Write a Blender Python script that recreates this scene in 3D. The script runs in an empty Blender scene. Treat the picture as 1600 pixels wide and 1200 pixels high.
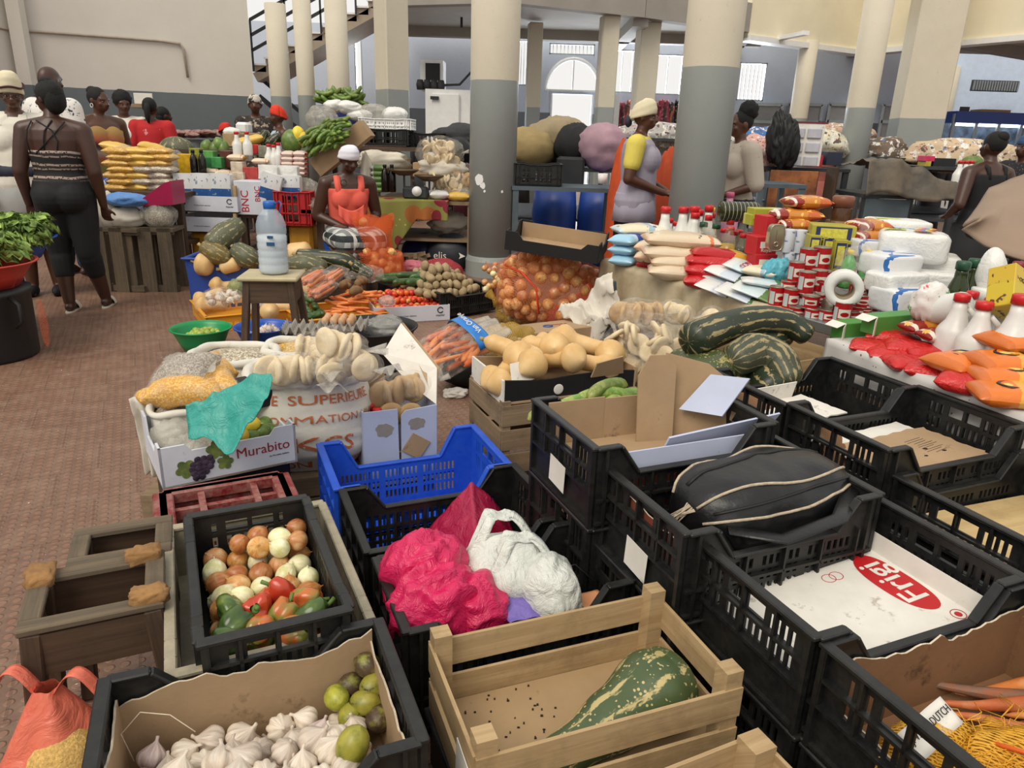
import bpy,bmesh,math,random
from mathutils import Vector,Matrix,noise
from math import sin,cos,pi,radians,sqrt,atan2
RN=random.Random(11)
rnd=RN.uniform
C=bpy.context.scene.collection
FPX,CAMH=1130.0,1.40
PITCH=math.atan(FPX/3314.0)
ROLL=math.atan(108.0/3314.0)
def ray(u,v):
 a=(u-800)/FPX
 b=-(v-600)/FPX
 c,s=cos(ROLL),sin(ROLL)
 x=c*a-s*b
 y=s*a+c*b
 return Vector((x,cos(PITCH)+y*sin(PITCH),y*cos(PITCH)-sin(PITCH)))
def G(u,v,z=0.0):
 d=ray(u,v)
 t=(z-CAMH)/d.z
 return Vector((d.x*t,d.y*t,z))
def D(u,v,y):
 d=ray(u,v)
 t=y/d.y
 return Vector((d.x*t,y,CAMH+d.z*t))
def n3(p,s=1.0):
 return noise.noise(Vector(p)*s)
def RZ(a):
 return Matrix.Rotation(a,4,'Z')
def TM(loc=(0,0,0),rz=0,rx=0,ry=0,sc=1):
 m=Matrix.Translation(Vector(loc))@Matrix.Rotation(rz,4,'Z')@Matrix.Rotation(ry,4,'Y')@Matrix.Rotation(rx,4,'X')
 if sc!=1:
  m=m@(Matrix.Diagonal((sc,sc,sc,1))if not hasattr(sc,'__len__')else Matrix.Diagonal((sc[0],sc[1],sc[2],1)))
 return m
class MB:
 def __init__(s):
  s.v=[];s.f=[];s.mi=[];s.sm=[];s.uv=[]
 def add(s,vs,fs,mat=0,sm=False,M=None,uv=None):
  o=len(s.v)
  for i,p in enumerate(vs):
   p=Vector(p)
   s.v.append(M@p if M else p)
   s.uv.append(uv[i]if uv else(0.0,0.0))
  for f in fs:
   s.f.append([o+i for i in f]);s.mi.append(mat);s.sm.append(sm)
  return s
 def box(s,c,sz,mat=0,M=None,bev=0.0):
  c=Vector(c);h=[x/2 for x in sz]
  ax=max(range(3),key=lambda i:sz[i]);o1,o2=[i for i in range(3)if i!=ax]
  pts=[]
  if bev<=0:
   for x in(-1,1):
    for y in(-1,1):
     for z in(-1,1):
      pts.append(Vector((x*h[0],y*h[1],z*h[2])))
   fs=[(0,1,3,2),(4,6,7,5),(0,4,5,1),(2,3,7,6),(0,2,6,4),(1,5,7,3)]
  else:
   bev=min(bev,min(h)*.9)
   for x in(-1,1):
    for y in(-1,1):
     for z in(-1,1):
      for k in range(3):
       q=[x*h[0],y*h[1],z*h[2]]
       for j in range(3):
        if j!=k:
         q[j]-=(x,y,z)[j]*bev
       pts.append(Vector(q))
   fs=hullfaces(pts)
  uv=[(p[ax]+c[ax],p[o1]+p[o2]+c[o1]*1.7+c[o2]*1.3)for p in pts]
  return s.add([p+c for p in pts],fs,mat,False,M,uv)
 def bar(s,a,b,w,h,mat=0,M=None,up=(0,0,1),bev=0.0):
  a=Vector(a);b=Vector(b);d=b-a;L=d.length
  x=d.normalized();u=Vector(up)
  if abs(x.dot(u))>.99:u=Vector((0,1,0))
  y=u.cross(x).normalized();z=x.cross(y)
  R=Matrix(((x.x,y.x,z.x,0),(x.y,y.y,z.y,0),(x.z,y.z,z.z,0),(0,0,0,1)))
  T=Matrix.Translation((a+b)/2)@R
  if M:T=M@T
  return s.box((0,0,0),(L,w,h),mat,T,bev)
 def lathe(s,prof,n=16,mat=0,M=None,lob=None,sm=True,cap=True):
  m=len(prof);vs=[];uv=[]
  for j,(r,z)in enumerate(prof):
   for i in range(n+1):
    t=2*pi*i/n
    k=1.0
    if lob:k=1+lob[1]*(abs(cos(lob[0]*t/2))-.5)*lob[2](j/(m-1))
    vs.append((r*k*cos(t),r*k*sin(t),z));uv.append((i/n,j/(m-1)))
  fs=[]
  w=n+1
  for j in range(m-1):
   for i in range(n):
    fs.append((j*w+i,j*w+i+1,(j+1)*w+i+1,(j+1)*w+i))
  if cap:
   if prof[0][0]>1e-4:fs.append(tuple(range(n-1,-1,-1)))
   if prof[-1][0]>1e-4:fs.append(tuple((m-1)*w+i for i in range(n)))
  return s.add(vs,fs,mat,sm,M,uv)
 def tube(s,pts,rad,n=8,mat=0,M=None,sm=True,ribs=None,flat=1.0,cap=True):
  pts=[Vector(p)for p in pts];m=len(pts)
  if not hasattr(rad,'__len__'):rad=[rad]*m
  T=[]
  for i in range(m):
   a=pts[max(0,i-1)];b=pts[min(m-1,i+1)]
   d=(b-a);T.append(d.normalized()if d.length>1e-9 else Vector((1,0,0)))
  u=Vector((0,0,1))
  if abs(T[0].dot(u))>.95:u=Vector((0,1,0))
  vs=[];uv=[]
  for i in range(m):
   u=(u-T[i]*u.dot(T[i])).normalized()
   w=T[i].cross(u)
   for k in range(n+1):
    t=2*pi*k/n-pi
    r=rad[i]
    if ribs:r*=1+ribs[1]*(abs(cos(ribs[0]*t/2))-.5)
    vs.append(pts[i]+u*(r*cos(t)*flat)+w*(r*sin(t)));uv.append((k/n,i/(m-1)))
  W=n+1;fs=[]
  for i in range(m-1):
   for k in range(n):
    fs.append((i*W+k,i*W+k+1,(i+1)*W+k+1,(i+1)*W+k))
  if cap:
   fs.append(tuple(range(n-1,-1,-1)));fs.append(tuple((m-1)*W+k for k in range(n)))
  return s.add(vs,fs,mat,sm,M,uv)
 def ell(s,c,r,nu=16,nv=10,mat=0,M=None,amp=0.0,fr=3.0,seed=0,pw=1.0,sm=True):
  c=Vector(c);vs=[];uv=[]
  sg=lambda x,p:math.copysign(abs(x)**p,x)
  for j in range(nv+1):
   ph=-pi/2+pi*j/nv
   for i in range(nu+1):
    t=2*pi*(i%nu)/nu
    d=Vector((sg(cos(ph),pw)*sg(cos(t),pw),sg(cos(ph),pw)*sg(sin(t),pw),sg(sin(ph),pw)))
    k=1+(amp*n3(d*fr+Vector((seed*7.3,seed*3.1,seed)))if amp else 0)
    vs.append(c+Vector((d.x*r[0]*k,d.y*r[1]*k,d.z*r[2]*k)));uv.append((i/nu,j/nv))
  W=nu+1;fs=[]
  for j in range(nv):
   for i in range(nu):
    fs.append((j*W+i,j*W+i+1,(j+1)*W+i+1,(j+1)*W+i))
  return s.add(vs,fs,mat,sm,M,uv)
 def grid(s,fn,nu,nv,mat=0,M=None,sm=True):
  vs=[];uv=[]
  for j in range(nv+1):
   for i in range(nu+1):
    vs.append(fn(i/nu,j/nv));uv.append((i/nu,j/nv))
  W=nu+1
  fs=[(j*W+i,j*W+i+1,(j+1)*W+i+1,(j+1)*W+i)for j in range(nv)for i in range(nu)]
  return s.add(vs,fs,mat,sm,M,uv)
 def prism(s,poly,z0,z1,mat=0,M=None):
  n=len(poly)
  vs=[(x,y,z0)for x,y in poly]+[(x,y,z1)for x,y in poly]
  fs=[tuple(range(n-1,-1,-1)),tuple(range(n,2*n))]+[(i,(i+1)%n,n+(i+1)%n,n+i)for i in range(n)]
  return s.add(vs,fs,mat,False,M,[(p[0],p[1]+p[2])for p in vs])
 def hull(s,pts,mat=0,M=None,sm=False):
  return s.add(pts,hullfaces(pts),mat,sm,M)
 def pillow(s,L,W,H,mat=0,M=None,seed=0,nu=20,nv=14,amp=.2,pu=.5,pv=.55,seal=.0):
  for sgn in(1,-1):
   def fn(a,b):
    x=sin(pi*(a-.5));y=sin(pi*(b-.5))
    h=max(0,1-abs(x)**3.2)**pu*max(0,1-abs(y)**3.2)**pv
    nz=n3((x*1.6+seed*5.1,y*1.6+seed,sgn*2.0))*amp+n3((x*4+seed,y*4,seed*2.0+sgn))*amp*.45
    h=h*(1+nz)
    yy=y*(1-.10*(1-abs(x)**2)*.3)*(1+.05*n3((x*2,seed,3)))
    xx=x*(1+.03*n3((y*3,seed,1)))
    return Vector((xx*L/2,yy*W/2,sgn*H/2*h))
   s.grid(fn,nu,nv,mat,M)
  return s
 def build(s,name,mats,parent=None,loc=None,rz=0.0,M=None):
  me=bpy.data.meshes.new(name)
  me.from_pydata([tuple(p)for p in s.v],[],s.f)
  if not isinstance(mats,(list,tuple)):mats=[mats]
  for m in mats:me.materials.append(m)
  me.polygons.foreach_set('material_index',s.mi)
  me.polygons.foreach_set('use_smooth',s.sm)
  ul=me.uv_layers.new(name='UVMap')
  li=[0]*len(me.loops);me.loops.foreach_get('vertex_index',li)
  flat=[]
  for i in li:flat.extend(s.uv[i])
  ul.data.foreach_set('uv',flat)
  me.update()
  o=bpy.data.objects.new(name,me);C.objects.link(o)
  if parent:o.parent=parent
  if M is not None:o.matrix_local=M
  else:
   if loc is not None:o.location=loc
   if rz:o.rotation_euler=(0,0,rz)
  return o
def hullfaces(pts):
 bm=bmesh.new()
 vs=[bm.verts.new(p)for p in pts]
 for i,v in enumerate(vs):v.index=i
 idx={v:i for i,v in enumerate(vs)}
 r=bmesh.ops.convex_hull(bm,input=vs)
 fs=[tuple(idx[v]for v in f.verts)for f in bm.faces]
 bm.free()
 return fs
def tag(o,label,cat,group=None):
 o['label']=label;o['category']=cat
 if group:o['group']=group
 return o
def thing(name,label,cat,loc=(0,0,0),rz=0.0,group=None,M=None):
 o=bpy.data.objects.new(name,None);C.objects.link(o)
 o.empty_display_size=.05
 if M is not None:o.matrix_world=M
 else:
  o.location=loc;o.rotation_euler=(0,0,rz)
 return tag(o,label,cat,group)
def struct(name,mb,mats,parent=None):
 o=mb.build(name,mats,parent)
 if not parent:o['kind']='structure'
 return o
KIDS={}
def kids(o):
 return[c for c in C.objects if c.parent==o]
def dup(root,M,label=None,group=None,name=None):
 r=root.copy();C.objects.link(r);r.matrix_world=M
 if label:r['label']=label
 if group:r['group']=group
 if root.name not in KIDS:
  KIDS[root.name]=[(c,kids(c))for c in kids(root)]
 for ch,gs in KIDS[root.name]:
  c=ch.copy();C.objects.link(c);c.parent=r
  for g in gs:
   d=g.copy();C.objects.link(d);d.parent=c
 return r
class Proto:
 def __init__(s,o):s.o=o;s.used=False
 def put(s,M,label,group=None):
  if not s.used:
   s.used=True;s.o.matrix_world=M;s.o['label']=label
   if group:s.o['group']=group
   return s.o
  return dup(s.o,M,label,group)
def mod(o,t,**kw):
 m=o.modifiers.new(t.lower(),t)
 for k,v in kw.items():setattr(m,k,v)
 return m
def solid(o,t,off=0.0):
 mod(o,'SOLIDIFY',thickness=t,offset=off);return o
def bake(o):
 dg=bpy.context.evaluated_depsgraph_get()
 me=bpy.data.meshes.new_from_object(o.evaluated_get(dg))
 old=o.data;o.modifiers.clear();o.data=me
 bpy.data.meshes.remove(old)
 return o
def text(s,size,mat,parent,M,name='lettering',ext=.0006,bold=0.0,align='CENTER',sx=1.0,shear=0.0):
 cu=bpy.data.curves.new(name,'FONT')
 cu.body=s;cu.size=size;cu.extrude=ext;cu.offset=0 if 'M' in s else min(bold,.009*size);cu.align_x=align;cu.align_y='CENTER';cu.shear=shear
 cu.resolution_u=3
 t=bpy.data.objects.new(name,cu);C.objects.link(t)
 dg=bpy.context.evaluated_depsgraph_get()
 me=bpy.data.meshes.new_from_object(t.evaluated_get(dg))
 bpy.data.objects.remove(t)
 me.materials.clear();me.materials.append(mat)
 o=bpy.data.objects.new(name,me);C.objects.link(o)
 o.parent=parent
 o.matrix_local=M@Matrix.Diagonal((sx,1,1,1))
 return o
def lin(h):
 h=h.lstrip('#')
 r=[int(h[i:i+2],16)/255 for i in(0,2,4)]
 return tuple((c/12.92 if c<=.04045 else((c+.055)/1.055)**2.4)for c in r)+(1,)
class N:
 def __init__(s,name):
  s.m=bpy.data.materials.new(name);s.m.use_nodes=True
  s.t=s.m.node_tree;s.b=s.t.nodes['Principled BSDF']
  s.tc=s.t.nodes.new('ShaderNodeTexCoord')
 def nd(s,t,**kw):
  n=s.t.nodes.new('ShaderNode'+t)
  for k,v in kw.items():
   if hasattr(n,k):setattr(n,k,v)
  return n
 def inp(s,sock,v):
  if hasattr(v,'is_linked')or hasattr(v,'links'):s.t.links.new(v,sock)
  else:sock.default_value=v
 def math(s,op,a,b=0.0,c=0.0):
  n=s.nd('Math',operation=op)
  for i,x in enumerate((a,b,c)):s.inp(n.inputs[i],x)
  return n.outputs[0]
 def mix(s,f,a,b):
  n=s.nd('Mix',data_type='RGBA')
  s.inp(n.inputs[0],f);s.inp(n.inputs[6],a);s.inp(n.inputs[7],b)
  return n.outputs[2]
 def map(s,co,sc=(1,1,1),rot=(0,0,0),loc=(0,0,0)):
  n=s.nd('Mapping');s.inp(n.inputs['Vector'],co)
  n.inputs['Scale'].default_value=sc;n.inputs['Rotation'].default_value=rot;n.inputs['Location'].default_value=loc
  return n.outputs[0]
 def noise(s,co,sc,det=3,rough=.6,dist=0):
  n=s.nd('TexNoise');s.inp(n.inputs['Vector'],co);n.inputs['Scale'].default_value=sc
  n.inputs['Detail'].default_value=det;n.inputs['Roughness'].default_value=rough;n.inputs['Distortion'].default_value=dist
  return n.outputs['Fac']
 def ramp(s,f,stops,interp='LINEAR'):
  n=s.nd('ValToRGB');s.inp(n.inputs[0],f);cr=n.color_ramp;cr.interpolation=interp
  while len(cr.elements)<len(stops):cr.elements.new(.5)
  for e,(p,c)in zip(cr.elements,stops):
   e.position=p;e.color=lin(c)if isinstance(c,str)else(c,c,c,1)
  return n.outputs[0]
 def sep(s,co):
  n=s.nd('SeparateXYZ');s.inp(n.inputs[0],co);return n.outputs
 def col(s,c):s.inp(s.b.inputs['Base Color'],c)
 def bump(s,h,st=.3,d=.01):
  n=s.nd('Bump');s.inp(n.inputs['Height'],h);n.inputs['Strength'].default_value=st;n.inputs['Distance'].default_value=d
  s.t.links.new(n.outputs[0],s.b.inputs['Normal'])
 def set(s,**kw):
  for k,v in kw.items():s.inp(s.b.inputs[k],v)
  return s
 @property
 def obj(s):return s.tc.outputs['Object']
 @property
 def uv(s):return s.tc.outputs['UV']
MC={}
def P(name,h,rough=.6,var=.12,sc=9,bump=0.0,bsc=60,metal=0.0,alpha=1.0,h2=None,spec=.5,trans=0.0,sss=0.0,dirt=None):
 if name in MC:return MC[name]
 n=N(name)
 c=lin(h)
 a=tuple(x*(1-var)for x in c[:3])+(1,)
 b=lin(h2)if h2 else tuple(min(1,x*(1+var))for x in c[:3])+(1,)
 f=n.noise(n.obj,sc,4)
 f2=n.ramp(f,[(.32,0.0),(.68,1.0)])
 co=n.mix(f2,a,b)
 if dirt:
  g=n.noise(n.obj,dirt[1],6,.7)
  co=n.mix(n.ramp(g,[(dirt[2],0.0),(dirt[2]+.12,1.0)]),co,lin(dirt[0]))
 n.col(co)
 n.set(Roughness=rough,Metallic=metal,Alpha=alpha)
 n.b.inputs['Specular IOR Level'].default_value=spec
 if trans:n.b.inputs['Transmission Weight'].default_value=trans
 if sss:n.b.inputs['Subsurface Weight'].default_value=sss;n.b.inputs['Subsurface Radius'].default_value=(.01,.005,.003)
 if bump:n.bump(n.noise(n.obj,bsc,4),bump,.004)
 MC[name]=n.m
 return n.m
def bands(name,axis,stops,rough=.45,alpha=1.0,metal=0.0,wob=0.0,bump=.0,spk=None,fr=1.0):
 if name in MC:return MC[name]
 n=N(name);x=n.sep(n.uv)[0 if axis=='u' else 1]
 if fr!=1.0:x=n.math('FRACT',n.math('MULTIPLY',x,fr))
 if wob:
  x=n.math('ADD',x,n.math('MULTIPLY',n.math('SUBTRACT',n.noise(n.uv,3.0,3),.5),wob))
 co=n.ramp(x,stops,'CONSTANT')
 if spk:
  f=n.noise(n.obj,spk[1],2,.5)
  co=n.mix(n.ramp(f,[(spk[2],0.0),(spk[2]+.03,1.0)]),co,lin(spk[0]))
 n.col(co);n.set(Roughness=rough,Alpha=alpha,Metallic=metal)
 if bump:n.bump(n.noise(n.obj,35,4),bump,.006)
 MC[name]=n.m
 return n.m
def wood(name,h1,h2,sc=1.0,rough=.75,dark=None):
 if name in MC:return MC[name]
 n=N(name)
 co=n.map(n.uv,(2.2*sc,45*sc,1))
 f=n.noise(co,1.0,5,.65,.6)
 c=n.mix(n.ramp(f,[(.3,0.0),(.72,1.0)]),lin(h1),lin(h2))
 g=n.noise(n.obj,6,5,.7)
 c=n.mix(n.math('MULTIPLY',n.ramp(g,[(.5,0.0),(.75,1.0)]),.55),c,lin(dark or '3a2c1e'))
 n.col(c);n.set(Roughness=rough)
 n.bump(f,.35,.003)
 MC[name]=n.m
 return n.m
def skinmat(name,h,h2):
 n=N(name)
 f=n.noise(n.obj,7,4)
 n.col(n.mix(f,lin(h),lin(h2)));n.set(Roughness=.42)
 n.b.inputs['Subsurface Weight'].default_value=.06
 n.b.inputs['Subsurface Radius'].default_value=(.01,.004,.003)
 n.bump(n.noise(n.obj,120,3),.08,.002)
 return n.m
def blobs(name,base,spots,sc,th=.35,rough=.8,vor=True,bump=0.0):
 if name in MC:return MC[name]
 n=N(name);c=lin(base)
 for i,(h,s2,t2)in enumerate(spots):
  if vor:
   v=n.nd('TexVoronoi');n.inp(v.inputs['Vector'],n.map(n.obj,loc=(i*3.1,i*1.7,i)));v.inputs['Scale'].default_value=sc*s2
   f=n.math('ADD',v.outputs['Distance'],n.math('MULTIPLY',n.noise(n.obj,sc*4,2),.25))
   f=n.ramp(f,[(t2,1.0),(t2+.02,0.0)])
  else:
   f=n.noise(n.map(n.obj,loc=(i*3.1,i*1.7,i)),sc*s2,4,.6)
   f=n.ramp(f,[(t2,0.0),(t2+.02,1.0)])
  c=n.mix(f,c,lin(h))
 n.col(c);n.set(Roughness=rough)
 if bump:n.bump(n.noise(n.obj,25,4),bump,.01)
 MC[name]=n.m
 return n.m
def net(name,h,sp=.012,th=.45,rough=.55,h2=None,tw=1.0):
 n=N(name)
 x,y,z=n.sep(n.obj)
 k=2*pi/sp
 w=n.math('MULTIPLY',n.noise(n.obj,8,2),6.0)
 a=n.math('SINE',n.math('ADD',n.math('MULTIPLY',n.math('ADD',n.math('ADD',x,y),z),k),w))
 b=n.math('SINE',n.math('ADD',n.math('MULTIPLY',n.math('SUBTRACT',n.math('ADD',x,n.math('MULTIPLY',y,.6)),z),k),w))
 f=n.math('MAXIMUM',a,b)
 al=n.math('GREATER_THAN',f,th)
 n.col(n.mix(n.noise(n.obj,20,3),lin(h),lin(h2 or h)))
 n.set(Roughness=rough,Alpha=n.math('ADD',n.math('MULTIPLY',al,.82*tw),.06))
 return n.m
def film(name,h,alpha=.25,rough=.12,h2=None,wr=.6):
 if name in MC:return MC[name]
 n=N(name)
 f=n.noise(n.obj,22,5,.65,.8)
 n.col(n.mix(f,lin(h),lin(h2 or h)))
 n.set(Roughness=rough,Alpha=n.math('ADD',alpha-.08,n.math('MULTIPLY',n.ramp(f,[(.45,0.0),(.7,1.0)]),.2)))
 n.bump(f,wr,.012)
 MC[name]=n.m
 return n.m
def plast(name,h,rough=.35,alpha=1.0,wr=.5,h2=None,trl=0.0):
 if name in MC:return MC[name]
 n=N(name)
 f=n.noise(n.obj,14,5,.6,1.2)
 n.col(n.mix(f,lin(h),lin(h2 or h)));n.set(Roughness=rough,Alpha=alpha)
 n.bump(f,wr,.02)
 MC[name]=n.m
 return n.m
def stripes(name,base,mid,pale,k=10,wob=.5,amt=.5,speck=.62,rough=.4,dark=None,bump=.3):
 if name in MC:return MC[name]
 n=N(name);u,v,_=n.sep(n.uv)
 cv=n.map(n.uv,(3*k/10,5,1))
 w=n.math('MULTIPLY',n.math('SUBTRACT',n.noise(n.obj,9,3),.5),wob*5)
 s=n.math('SINE',n.math('ADD',n.math('MULTIPLY',u,2*pi*k),w))
 br=n.noise(n.map(n.uv,(k*1.3,4.5,1)),1.6,4,.7)
 pz=n.math('ADD',n.math('MULTIPLY',s,.17),br)
 c=n.mix(n.noise(n.obj,14,4),lin(base),lin(mid))
 c=n.mix(n.ramp(pz,[(1-amt-.06,0.0),(1-amt,1.0)]),c,lin(pale))
 vo=n.nd('TexVoronoi');n.inp(vo.inputs['Vector'],n.obj);vo.inputs['Scale'].default_value=95
 c=n.mix(n.math('MULTIPLY',n.math('LESS_THAN',vo.outputs['Distance'],.30),n.math('GREATER_THAN',n.noise(n.obj,30,2),speck)),c,lin(pale))
 n.col(c);n.set(Roughness=rough)
 n.bump(n.noise(n.obj,40,3),bump,.003)
 MC[name]=n.m
 return n.m
M_hair=P('hair_black','0b0908',.8,.3,40,.8,160)
M_eye=P('eye_white','8f877e',.3,.02)
M_pup=P('eye_dark','120a08',.2,.0)
ZD=1.92
def dado(name,up,low,grime='8a7f70',spots=.62):
 n=N(name)
 x,y,z=n.sep(n.obj)
 zz=n.math('ADD',z,n.math('MULTIPLY',n.math('SUBTRACT',n.noise(n.obj,5,2),.5),.015))
 f=n.math('GREATER_THAN',zz,ZD)
 a=n.mix(n.noise(n.obj,2.2,5,.7),lin(up[0]),lin(up[1]))
 b=n.mix(n.noise(n.obj,3,5,.7),lin(low[0]),lin(low[1]))
 c=n.mix(f,b,a)
 g=n.noise(n.obj,26,6,.75)
 c=n.mix(n.math('MULTIPLY',n.ramp(g,[(spots,0.0),(spots+.1,1.0)]),.6),c,lin(grime))
 n.col(c);n.set(Roughness=n.math('ADD',.38,n.math('MULTIPLY',f,.4)))
 n.bump(n.noise(n.obj,45,4),.15,.004)
 return n.m
M_col=dado('column_paint',('d2cab8','bfb6a2'),('878c8a','959a97'))
M_wall=dado('wall_paint',('d9d3c9','cbc4b9'),('686f72','5c6468'),'7a5d48',.66)
M_far=dado('far_wall_paint',('c9d2e0','b9c2d4'),('626870','6d737a'))
M_blue=P('pale_blue_paint','c6d4ea',.7,.05)
M_cream=P('cream_paint','e6dcc0',.8,.05,2)
M_ceil=P('ceiling_paint','b9b6b0',.85,.08,2)
M_white=P('white_paint','e6e6e4',.5,.04)
M_alu=P('aluminium','9fa5aa',.4,.08,metal=.6)
M_steel=P('steel_sheet','8d9294',.35,.12,5,metal=.8)
M_dsteel=P('dark_steel','3c4042',.5,.2,6,metal=.4)
M_black=P('matte_black','0d0d0e',.6,.2)
M_dark=P('dark_grey','2a2b2d',.7,.2)
n=N('floor_tiles')
co=n.map(n.obj,(1,1,1),(0,0,radians(-27)))
br=n.nd('TexBrick');n.inp(br.inputs['Vector'],co)
br.inputs['Scale'].default_value=1.0;br.inputs['Brick Width'].default_value=.30;br.inputs['Row Height'].default_value=.30
br.inputs['Mortar Size'].default_value=.004;br.inputs['Mortar Smooth'].default_value=.1
br.offset=0.5
vo=n.nd('TexVoronoi',voronoi_dimensions='2D');n.inp(vo.inputs['Vector'],n.map(n.obj,(1,1,1),(0,0,radians(-27)),(.0,.0,0)))
vo.inputs['Scale'].default_value=1/.0375;vo.inputs['Randomness'].default_value=0.0
st=n.ramp(vo.outputs['Distance'],[(.28,1.0),(.38,0.0)])
big=n.noise(n.obj,1.3,6,.7)
mid=n.noise(n.obj,9,6,.75)
c=n.mix(n.ramp(big,[(.3,0.0),(.7,1.0)]),lin('664838'),lin('826654'))
c=n.mix(n.math('MULTIPLY',n.ramp(mid,[(.45,0.0),(.7,1.0)]),.5),c,lin('96806d'))
c=n.mix(n.math('MULTIPLY',st,.28),c,lin('a2735a'))
c=n.mix(n.ramp(n.noise(n.obj,60,2,.5),[(.73,0.0),(.76,1.0)]),c,lin('d8cfc0'))
c=n.mix(n.math('MULTIPLY',br.outputs['Fac'],.4),c,lin('4a3629'))
n.col(c);n.set(Roughness=n.math('ADD',.30,n.math('MULTIPLY',mid,.35)))
n.bump(n.math('SUBTRACT',st,n.math('MULTIPLY',br.outputs['Fac'],1.2)),.55,.006)
M_floor=n.m
struct('floor',MB().box((3,9,-.1),(30,30,.2)),M_floor)
def wallseg(name,a,b,z0,z1,mat,t=.2,holes=(),parent=None):
 a=Vector((a[0],a[1],0));b=Vector((b[0],b[1],0));d=(b-a);L=d.length;d.normalize();nn=Vector((-d.y,d.x,0))
 xs=sorted(set([0,L]+[h[0]for h in holes]+[h[1]for h in holes]))
 zs=sorted(set([z0,z1]+[h[2]for h in holes]+[h[3]for h in holes]))
 mb=MB()
 for i in range(len(xs)-1):
  for j in range(len(zs)-1):
   cx=(xs[i]+xs[i+1])/2;cz=(zs[j]+zs[j+1])/2
   if any(h[0]<cx<h[1]and h[2]<cz<h[3]for h in holes):continue
   M=Matrix(((d.x,nn.x,0,a.x),(d.y,nn.y,0,a.y),(0,0,1,0),(0,0,0,1)))
   mb.box((cx,t/2,cz),(xs[i+1]-xs[i],t,zs[j+1]-zs[j]),0,M)
 return struct(name,mb,mat,parent)
wl=wallseg('wall_left',(-7.6,11.8),(-4.55,13.2),0,5.2,M_wall)
wallseg('wall_side',(-9.4,5.5),(-7.6,11.8),0,5.2,M_wall,.2,[(5.1,6.1,2.2,2.62)])
wallseg('wall_rear_light_block',(-9.4,-4),(-9.4,5.5),0,2.0,M_wall)  # this and the next two: unseen walls added to block horizon light
wallseg('wall_behind_light_block',(15,-4.2),(-9.4,-4.2),0,1.2,M_wall)
wallseg('wall_east_light_block',(16.5,20),(15,-4),0,2.0,M_wall)
YF=16.4
def fx(u,v):return D(u,v,YF)
def hole(u0,v0,u1,v1,ox,Y=YF):
 p=D(u0,v0,Y);q=D(u1,v1,Y)
 return(min(p.x,q.x)-ox,max(p.x,q.x)-ox,min(p.z,q.z),max(p.z,q.z))
x0=-6.5
ho=[hole(802,62,826,134,x0),hole(859,67,929,87,x0),hole(861,146,924,205,x0),hole(959,77,1001,146,x0),hole(1024,84,1063,149,x0),hole(1157,97,1192,158,x0),hole(552,42,568,158,x0),hole(586,60,597,158,x0)]
hd=ho[2]
ho[2]=(hd[0],hd[1],.02,hd[3])
cxa=(hd[0]+hd[1])/2;ra=(hd[1]-hd[0])/2+.12;za=hd[3]+.05
NA=9
for i in range(NA):
 zz0=za+ra*1.12*i/NA;zz1=za+ra*1.12*(i+1)/NA
 w=ra*sqrt(max(0.02,1-((i+.5)/NA)**2))
 ho.append((cxa-w,cxa+w,zz0+(.0 if i else 0),zz1))
wallseg('wall_back',(x0,YF),(8.2,YF),0,3.5,M_far,.22,ho)
def winframe(k,h,bars,extra=0):
 mb=MB();a0,a1,b0,b1=h;a0+=x0;a1+=x0
 for x in(a0,a1):mb.box((x,YF+.05,(b0+b1)/2),(.05,.08,b1-b0+.05))
 for z in(b0,b1):mb.box(((a0+a1)/2,YF+.05,z),(a1-a0+.05,.08,.05))
 o=struct('window_%d'%k,mb,M_alu)
 g=MB()
 for i in range(1,bars):g.box((a0+(a1-a0)*i/bars,YF+.09,(b0+b1)/2),(.018,.018,b1-b0))
 g.build('bars',M_white,o)
for k,(i,b)in enumerate(((0,6),(1,12),(3,3),(4,2),(5,7),(6,1),(7,1))):winframe(k+1,ho[i],b)
mb=MB()
xa,xb=ho[2][0]+x0,ho[2][1]+x0
for x in(xa,xb):mb.box((x,YF+.05,za/2),(.07,.1,za))
mb.box(((xa+xb)/2,YF+.05,za),(xb-xa+.3,.1,.07))
mb.box(((xa+xb)/2,YF+.05,za+ra*.55),(.03,.04,ra*1.1))
mb.tube([Vector(((xa+xb)/2+ra*cos(t),YF+.02,za+ra*1.12*sin(t)))for t in[pi*i/20 for i in range(21)]],.04,6)
do=struct('door_1',mb,M_white)
mb=MB().box((xb+.28,YF-.25,za/2),(.5,.04,za*.96));mb.build('door_leaf',M_white,do)
YR=19.0
wallseg('wall_right',(8.0,YR+.3),(19,YR-2.0),0,4.0,M_blue)
wallseg('wall_partition',(6.1,17.4),(8.2,18.4),0,3.6,P('grey_partition','8e96a3',.7,.06))
edge=[(-2.45,14.6),(-2.3,12.8),(-.2,12.1),(1.9,13.05),(3.93,14.25),(6.74,15.9),(7.63,14.2),(9.2,11.6),(17,9.0)]
mb=MB().prism(edge+[(17,16.6),(8.3,16.6),(8.1,15.95),(-2.45,15.95)],3.34,3.6)  # ends short of the far walls; gap added so sky light reaches them
struct('ceiling',mb,M_ceil)
mb=MB()
for a,b in zip(edge[:4],edge[1:5]):mb.bar((a[0],a[1],3.52),(b[0],b[1],3.52),.22,.46)
for a,b in(((-2.4,15.2),(4.5,15.2)),((1.9,13.05),(1.9,16.4)),((-.2,12.1),(-.2,16.4)),((3.93,14.25),(4.6,18)),((6.74,15.9),(7.2,19)),((7.63,14.2),(12,17)),((9.2,11.6),(14,16))):
 mb.bar((a[0],a[1],3.27),(b[0],b[1],3.27),.25,.2)
struct('trim_1',mb,P('shaded_beam_paint','98928a',.85,.08,2))  # darker copy of the ceiling colour paints the beams' shade in
mb=MB()
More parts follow.
